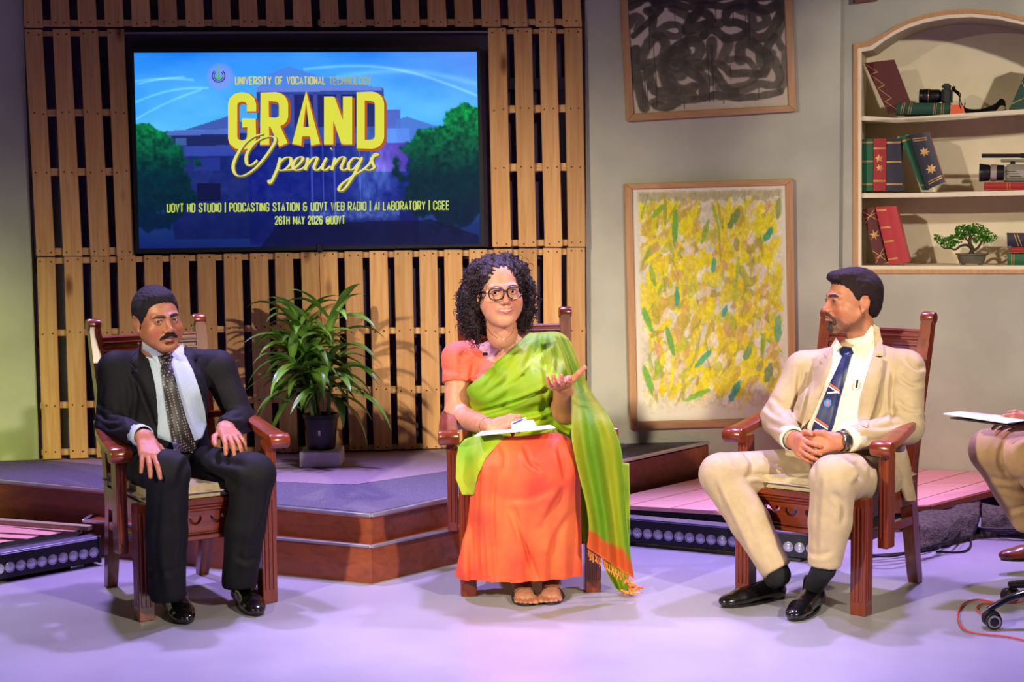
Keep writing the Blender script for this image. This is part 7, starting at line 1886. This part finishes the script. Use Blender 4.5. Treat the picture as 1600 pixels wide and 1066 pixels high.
c.ell(chest+A3(0, .02, 0), (.175, .120, .17), 0); c.ell(belly+A3(0, .03, 0), (.17, .13, .13), .06); c.ell(chest+A3(0, .06, .07), (.175, .09, .12), .05); c.ell(J(1268, 650, -.02), (.07, .06, .10), .05)
c.cone(nk+A3(-.04, .03, -.03), shR, .052, .064, .035); c.cone(shR, elR, .070, .058, .03); c.cone(elR, elR+(wrR-elR)*.86, .058, .047, .02)
c.cone(nk+A3(.02, 0, -.0), shL, .055, .066, .035); c.cone(shL, elL, .072, .060, .03); c.cone(elL, elL+(wrL-elL)*.80, .060, .048, .02)
c.ell((hipR+hipL)/2+A3(0, .03, .04), (.20, .13, .10), .04)
# jacket tail hanging outside the seat at his left
t0 = J(1400, 700, .12); c.cone(t0, J(1428, 800, .12), .06, .035, .04, sq=((1, 0, .2), .45)) 
c.warp(sine_folds(.0028, [(26, 8, 14), (-20, 10, 26), (8, 30, -20)], 3, .02))
jk3 = mesh_clay('jacket', c, F3, M_beige, P3, lines=[
    ([(1397, 575), (1392, 620), (1396, 660)], 4, .012), ([(1250, 575), (1246, 620), (1240, 650)], 4, .010), ([(1415, 560), (1432, 575), (1446, 572)], 4, .009), ([(1405, 585), (1425, 600), (1446, 596)], 4, .009), ([(1400, 625), (1420, 640), (1440, 640)], 4, .008), ([(1340, 662), (1375, 668), (1410, 662)], 4, .007), ([(1345, 690), (1380, 688), (1420, 680)], 4, .007),
    ([(1270, 576), (1266, 605), (1258, 640), (1250, 672)], 2.5, .008), ([(1380, 563), (1376, 592), (1364, 640), (1354, 668)], 2.5, .010), ([(1215, 642), (1240, 646)], 2.5, .004),
    ([(1205, 620), (1225, 635), (1246, 640)], 4, .008), ([(1195, 635), (1215, 650), (1240, 656)], 4, .009), ([(1200, 660), (1220, 668), (1238, 668)], 4, .007), ([(1385, 600), (1378, 640), (1368, 660)], 4, .006)])
# skin
HP3 = dict(w=.98, jaw=1.04, nose=1.12, brow=1.25, brow_c=(46, 32, 26), lip=(170, 98, 88), eye=.9, stubble=(88, 60, 44), chin=.0)
Mh, oh = place_head(1331, 470, 6.06, -76, -1, 0)
skin3 = (176, 114, 82)
fyR = J(1262, 700, -.33)-wrR; fyL = J(1255, 700, -.33)-wrL
hR3 = hc(wrR, (.1, .3, 1), fyR+A3(0, -.02, -.01), (-.45, -.8, .35), [(20, 40, 30)]*4, fore=elR+(wrR-elR)*.6, s=.98)
hL3 = hc(wrL, (-.15, .35, 1), A3(-.93, -.32, -.18), (.20, -.9, .3), [(16, 26, 20), (14, 26, 20), (14, 28, 22), (16, 30, 22)], fore=elL+(wrL-elL)*.6, s=1.02, spread=(.06, .02, -.05, -.12), thumb=((.018, .03, .004), (.036, .055, .010), (.042, .082, .012), (.040, .104, .008)))
cb = Clay((-.42, -.56, .05), (.42, .34, 1.06), .014)
cb.ell(chest+A3(0, .02, 0), (.14, .085, .15), 0); cb.ell(belly+A3(0, .03, 0), (.13, .09, .13), .05); cb.cone(nk, nk+A3(0, 0, -.1), .05, .06, .03)
nk_ = nk+A3(0, .03, -.06)
for a, b, r1, r2 in ((nk_, shR, .03, .04), (nk_, shL, .03, .04), (shR, elR, .045, .037), (shL, elL, .045, .037), (elR, wrR, .036, .025), (elL, wrL, .036, .025), (hipR, kneeR, .07, .05), (hipL, kneeL, .07, .05), (kneeR, ankR, .05, .030), (kneeL, ankL, .05, .032)): cb.cone(a, b, r1, r2, .03)
body3 = skin_person(F3, HP3, Mh, oh, skin3, [(hR3, (1.06, 1.02, 1.04)), (hL3, (1.04, 1.0, 1.0))], cb, P3, neck=(.01, .060, -.19), hs=1.0)
eye_pair(Mh, oh, P3, look=(.0, -.1), iris=(50, 32, 24))
M_hair3 = mat('dark_brown_hair', (26, 16, 17), .62, c2=(44, 28, 28), scale=240, stretch=(1, .25, 1), bump=.5, bscale=500, spec=.2)
c = hairline_shell(.0026, HP3, [(-.12, .078), (-.092, .072), (-.08, .066), (-.06, .062), (-.045, .050), (-.03, .030), (-.018, .000), (-.006, -.020), (.004, .010), (.02, .026), (.034, .0), (.048, -.05), (.12, -.075)], .006)
c.ell((.0, -.020, .098), (.056, .078, .022), .02); c.ell((.0, -.074, .084), (.044, .024, .012), .015); c.warp(strands(.0012))
mesh_clay('hair', c, None, M_hair3, P3, M=Mh, o=oh)
c = Clay((-.07, -.13, -.14), (.07, .0, -.03), .002)      # short beard and moustache
for s in (-1, 1): c.chain([(s*.002, -.1035, -.0515), (s*.018, -.099, -.0535), (s*.031, -.086, -.066), (s*.030, -.083, -.085)], [.0042, .0050, .0044, .0060], .004)
c.ell((0, -.074, -.101), (.031, .0225, .021), .008); c.ell((0, -.094, -.0655), (.0225, .03, .0088), .003, op='sub'); c.warp(lambda X, Y, Z: (.0009*np.sin(X*1400+Z*500)*np.sin(Z*800+Y*500)).astype(np.float32))
mesh_clay('beard', c, None, mat('beard_hair', (84, 62, 50), .7, c2=(56, 42, 36), scale=260, bump=.5, bscale=700), P3, M=Mh, o=oh)
# shirt, tie and lapels
cbn = collar_band(Mh, oh, (0, .022, -.06), (.01, .060, -.19), .32, .064, .042, M_wshirt, P3)
B3a = bvh_of(jk3, tr3)
sh3 = patch('shirt', [(1308, 540), (1318, 548), (1345, 545), (1366, 510), (1374, 520), (1372, 545), (1360, 580), (1348, 625), (1341, 664), (1300, 690), (1258, 690), (1262, 665), (1272, 640), (1285, 610), (1296, 575), (1302, 552)], B3a, .018, .012, M_wshirt, P3, sp=4, smooth_it=10)
B3b = bvh_of(jk3, tr3, sh3, cbn)
B3c = bvh_of(jk3, tr3, sh3, cbn, body3)
patch('shirt_collar', [(1306, 528), (1318, 545), (1311, 560), (1300, 553), (1302, 540)], B3c, .010, .008, M_wshirt, P3, sp=3, smooth_it=6)
patch('shirt_collar', [(1328, 546), (1350, 525), (1362, 508), (1366, 512), (1362, 540), (1342, 562)], B3c, .010, .008, M_wshirt, P3, sp=3, smooth_it=6)
M_navy = mat('navy_tie', (30, 42, 92), .4, c2=(24, 34, 78), scale=40, bump=.1, bscale=500)
tie3 = patch('tie', [(1316, 556), (1330, 556), (1322, 590), (1312, 625), (1303, 664), (1292, 690), (1262, 700), (1270, 665), (1283, 630), (1296, 600), (1308, 575)], B3b, .014, .008, M_navy, P3, sp=4, smooth_it=8)
patch('tie_knot', [(1311, 545), (1318, 541), (1330, 543), (1334, 552), (1328, 560), (1317, 560), (1312, 552)], B3c, .020, .014, M_navy, P3, sp=3, smooth_it=10)
Bt = bvh_of(tie3)
for nm, q, cc in (('tie_stripe', [(1296, 598), (1313, 610), (1312, 613), (1295, 601)], (196, 96, 60)), ('tie_stripe', [(1295, 602), (1312, 614), (1311, 616), (1294, 604)], (220, 210, 220)), ('tie_stripe', [(1293, 613), (1310, 611), (1310, 614), (1292, 616)], (210, 208, 220)), ('tie_stripe', [(1274, 652), (1295, 666), (1294, 669), (1273, 655)], (190, 90, 60)), ('tie_stripe', [(1273, 656), (1294, 670), (1293, 672), (1272, 658)], (220, 210, 220)),
    ('tie_emblem', [(1293, 623), (1299, 626), (1299, 633), (1294, 637), (1288, 634), (1287, 628)], (70, 130, 210)), ('tie_emblem', [(1293, 625), (1296, 630), (1293, 635), (1291, 630)], (220, 110, 90))):
    patch(nm, q, Bt, .0025 if 'stripe' in nm else (.003 if cc[2] > 150 else .005), .003, mat(nm+str(cc[0]), cc, .5), P3, sp=2, smooth_it=1, edge=0)
patch('lapel', [(1306, 528), (1300, 538), (1290, 560), (1286, 552), (1276, 556), (1284, 570), (1270, 575), (1268, 600), (1262, 630), (1252, 668), (1250, 672), (1266, 655), (1280, 622), (1293, 590), (1303, 560), (1306, 545)], B3a, .030, .014, M_beige, P3, sp=3, smooth_it=8, edge=.15)
patch('lapel', [(1364, 506), (1374, 512), (1380, 545), (1380, 556), (1368, 557), (1380, 562), (1376, 590), (1364, 640), (1354, 668), (1340, 662), (1346, 620), (1358, 578), (1367, 545), (1366, 520)], B3a, .030, .014, M_beige, P3, sp=3, smooth_it=8, edge=.15)
tube('shirt_pocket_pen', [P(1340, 594, 5.86), P(1338, 606, 5.86)], .004, M_black, P3, 8)
# cuffs, watch, socks, shoes
cuff(F3, wrR+(elR-wrR)*.06, elR, .045, M_wshirt, P3, .045); cuff(F3, wrL+(elL-wrL)*.12, elL, .045, M_wshirt, P3, .05)
wa = empty('wristwatch', F3.W(wrL)); wa.parent = P3; wa.location = Vector(F3.W(wrL))-P3.location
wd = Vector(F3.M @ ((elL-wrL)/np.linalg.norm(elL-wrL))); wc = Vector(F3.W(wrL+(elL-wrL)*.02)); M_steel = mat('steel', (150, 150, 150), .25, .9)
bm = bmesh.new(); bm_lathe(bm, [(.036, -.008), (.0385, -.006), (.0385, .006), (.036, .008)], wc, 26, wd, cap=False); link_bm('strap', bm, M_steel, wa, smooth=False)
wn = (V(.35, -1, .25)); wn = (wn-wd*wn.dot(wd)).normalized()
lathe('case', [(0, 0), (.017, 0), (.019, .003), (.019, .007), (.016, .009), (0, .009)], wc+wn*.036, M_steel, wa, 24, wn); lathe('dial', [(0, 0), (.0145, 0), (.0145, .001), (0, .001)], wc+wn*.0455, mat('watch_dial', (50, 50, 56), .2), wa, 24, wn)
for an, ht, tt, L_ in ((ankR, (1232, 925), (1128, 950), .30), (ankL, (1292, 925), (1238, 972), .30)):
    t_ = PZ(tt[0], tt[1], 0); h_ = PZ(ht[0], ht[1]+6, 0); dv = (t_-h_).normalized(); 
    shoe(None, '', t_-dv*L_, t_, M_shoe, P3, L=L_, w=1.05)
    aw = F3.W(an); hh = np.array(t_-dv*(L_-.055)); kw = F3.W(kneeR if an is ankR else kneeL); sock(None, np.array(aw)+(kw-np.array(aw))*.14, np.array(aw)+(np.array(aw)-kw)*.04, .047, .043, M_sock, P3); sock(None, np.array(aw)+(np.array(aw)-kw)*.02, A3(hh[0], hh[1], .07), .043, .036, M_sock, P3)

# ================================================================== person cut by the right edge: knees, hand and papers
P4 = empty('person', P(1640, 740, 6.3), 'person cut by the right edge in tan trousers and brown shoes, holding papers', 'person')
M_tan = mat('tan_trousers', (176, 142, 98), .8, c2=(168, 134, 90), scale=30, bump=.1, bscale=500)
class WF: pass
def Wp(px, py, d): return np.array(P(px, py, d))
kA, kB = Wp(1548, 704, 6.15), Wp(1602, 716, 6.05); hA, hB = Wp(1760, 700, 6.35), Wp(1790, 705, 6.2); aA, aB = Wp(1602, 812, 6.20), Wp(1690, 830, 6.1)
c = Clay(np.minimum(np.minimum(kA, kB), aA)-.14, np.maximum(np.maximum(hA, hB), aB)+.16, .008)
c.cone(kA, hA, .080, .10, 0); c.cone(kA, aA, .080, .055, .02); c.cone(kB, hB, .080, .10, .02); c.cone(kB, aB, .08, .055, .02); c.ell((hA+hB)/2, (.16, .15, .12), .05)
c.warp(sine_folds(.0022, [(22, 28, 8), (-16, 22, 20)], 9, .02))
idf = type('I', (), {'W': staticmethod(lambda v: np.asarray(v, float)), 'M': np.eye(3), 'o': A3(0, 0, 0)})
tr4 = mesh_clay('trousers', c, idf, M_tan, P4, lines=[([(1560, 760), (1590, 770), (1610, 768)], 4, .007), ([(1545, 745), (1570, 752), (1600, 750)], 4, .006), ([(1570, 690), (1562, 720), (1575, 745)], 4, .008), ([(1572, 800), (1590, 795), (1610, 790)], 4, .006)])
cb = Clay((hA+hB)/2-A3(.35, .3, .3), (hA+hB)/2+A3(.35, .3, .95), .02); tB = (hA+hB)/2
cb.ell(tB+A3(.05, .05, .28), (.16, .11, .26), 0); cb.cone(tB+A3(.05, .06, .5), tB+A3(.04, .05, .66), .05, .05, .03); cb.ell(tB+A3(.03, .03, .76), (.078, .095, .115), .02)
w4 = Wp(1618, 660, 6.0); h4 = hc(w4, (.1, .5, .9), (-1, -.15, .04), (0, -.45, .9), [(14, 24, 18)]*4, s=.95)
e4 = tB+A3(-.10, -.1, .22); cb2 = Clay(np.minimum(w4, e4)-.1, np.maximum(w4, tB+A3(0, 0, .5))+.12, .008); cb2.cone(w4, e4, .03, .045, 0); cb2.cone(e4, tB+A3(-.10, .05, .48), .045, .05, .02)
ps = []
for q_ in (h4, cb2, cb): v, f = q_.mesh(); ps.append((v, f, lin_np(np.ones((len(v), 3))*np.array((190, 120, 84)))))
V_, F_, C_ = join_meshes(ps); link('body', V_, F_, M_skin, P4, smooth=True, cols=C_)
c = Clay(tB+A3(-.30, -.25, -.10), tB+A3(.40, .35, .62), .012); c.ell(tB+A3(.05, .05, .25), (.19, .14, .28), 0); c.cone(e4+(w4-e4)*.3, e4, .05, .058, .02); c.cone(e4, tB+A3(-.10, .05, .46), .058, .062, .03); c.ell(tB, (.2, .17, .12), .04)
mesh_clay('jacket', c, idf, mat('brown_jacket', (70, 44, 34), .8), P4)
M_bshoe = mat('brown_leather', (110, 48, 26), .35, coat=.3)
tt = P(1562, 880, 6.25); tt.z = .045; shoe(None, '', Vector((tt.x+.29, tt.y+.05, 0)), Vector((tt.x, tt.y, 0)), M_bshoe, P4, L=.29, lift=.055)
sh5 = P(1690, 905, 6.1); shoe(None, '', Vector((sh5.x+.2, sh5.y+.12, 0)), Vector((sh5.x-.02, sh5.y-.0, 0)), M_bshoe, P4, L=.29)
aw = aA; sock(idf, A3(aw[0], aw[1], aw[2]+.02), A3(tt.x+.24, tt.y+.04, .12), .042, .036, M_sock, P4)
sk_ = [P(1474, 647, 5.9), P(1585, 660, 5.86), P(1640, 653, 6.05), P(1530, 640, 6.1)]
tag(quad_sheet('paper_sheets', [p for p in [P(1474, 646, 5.95), P(1575, 661, 5.88), P(1620, 655, 6.02), P(1500, 642.5, 6.06)]], .004, M_paper), 'white papers held out by the person at the right edge', 'paper')
tag(quad_sheet('clipboard', [p for p in [P(1484, 652.5, 5.96), P(1575, 664.5, 5.89), P(1612, 660, 6.0), P(1520, 650, 6.05)]], .005, mat('dark_board', (60, 40, 40), .5)), 'dark clipboard under the white papers at the right edge', 'clipboard')
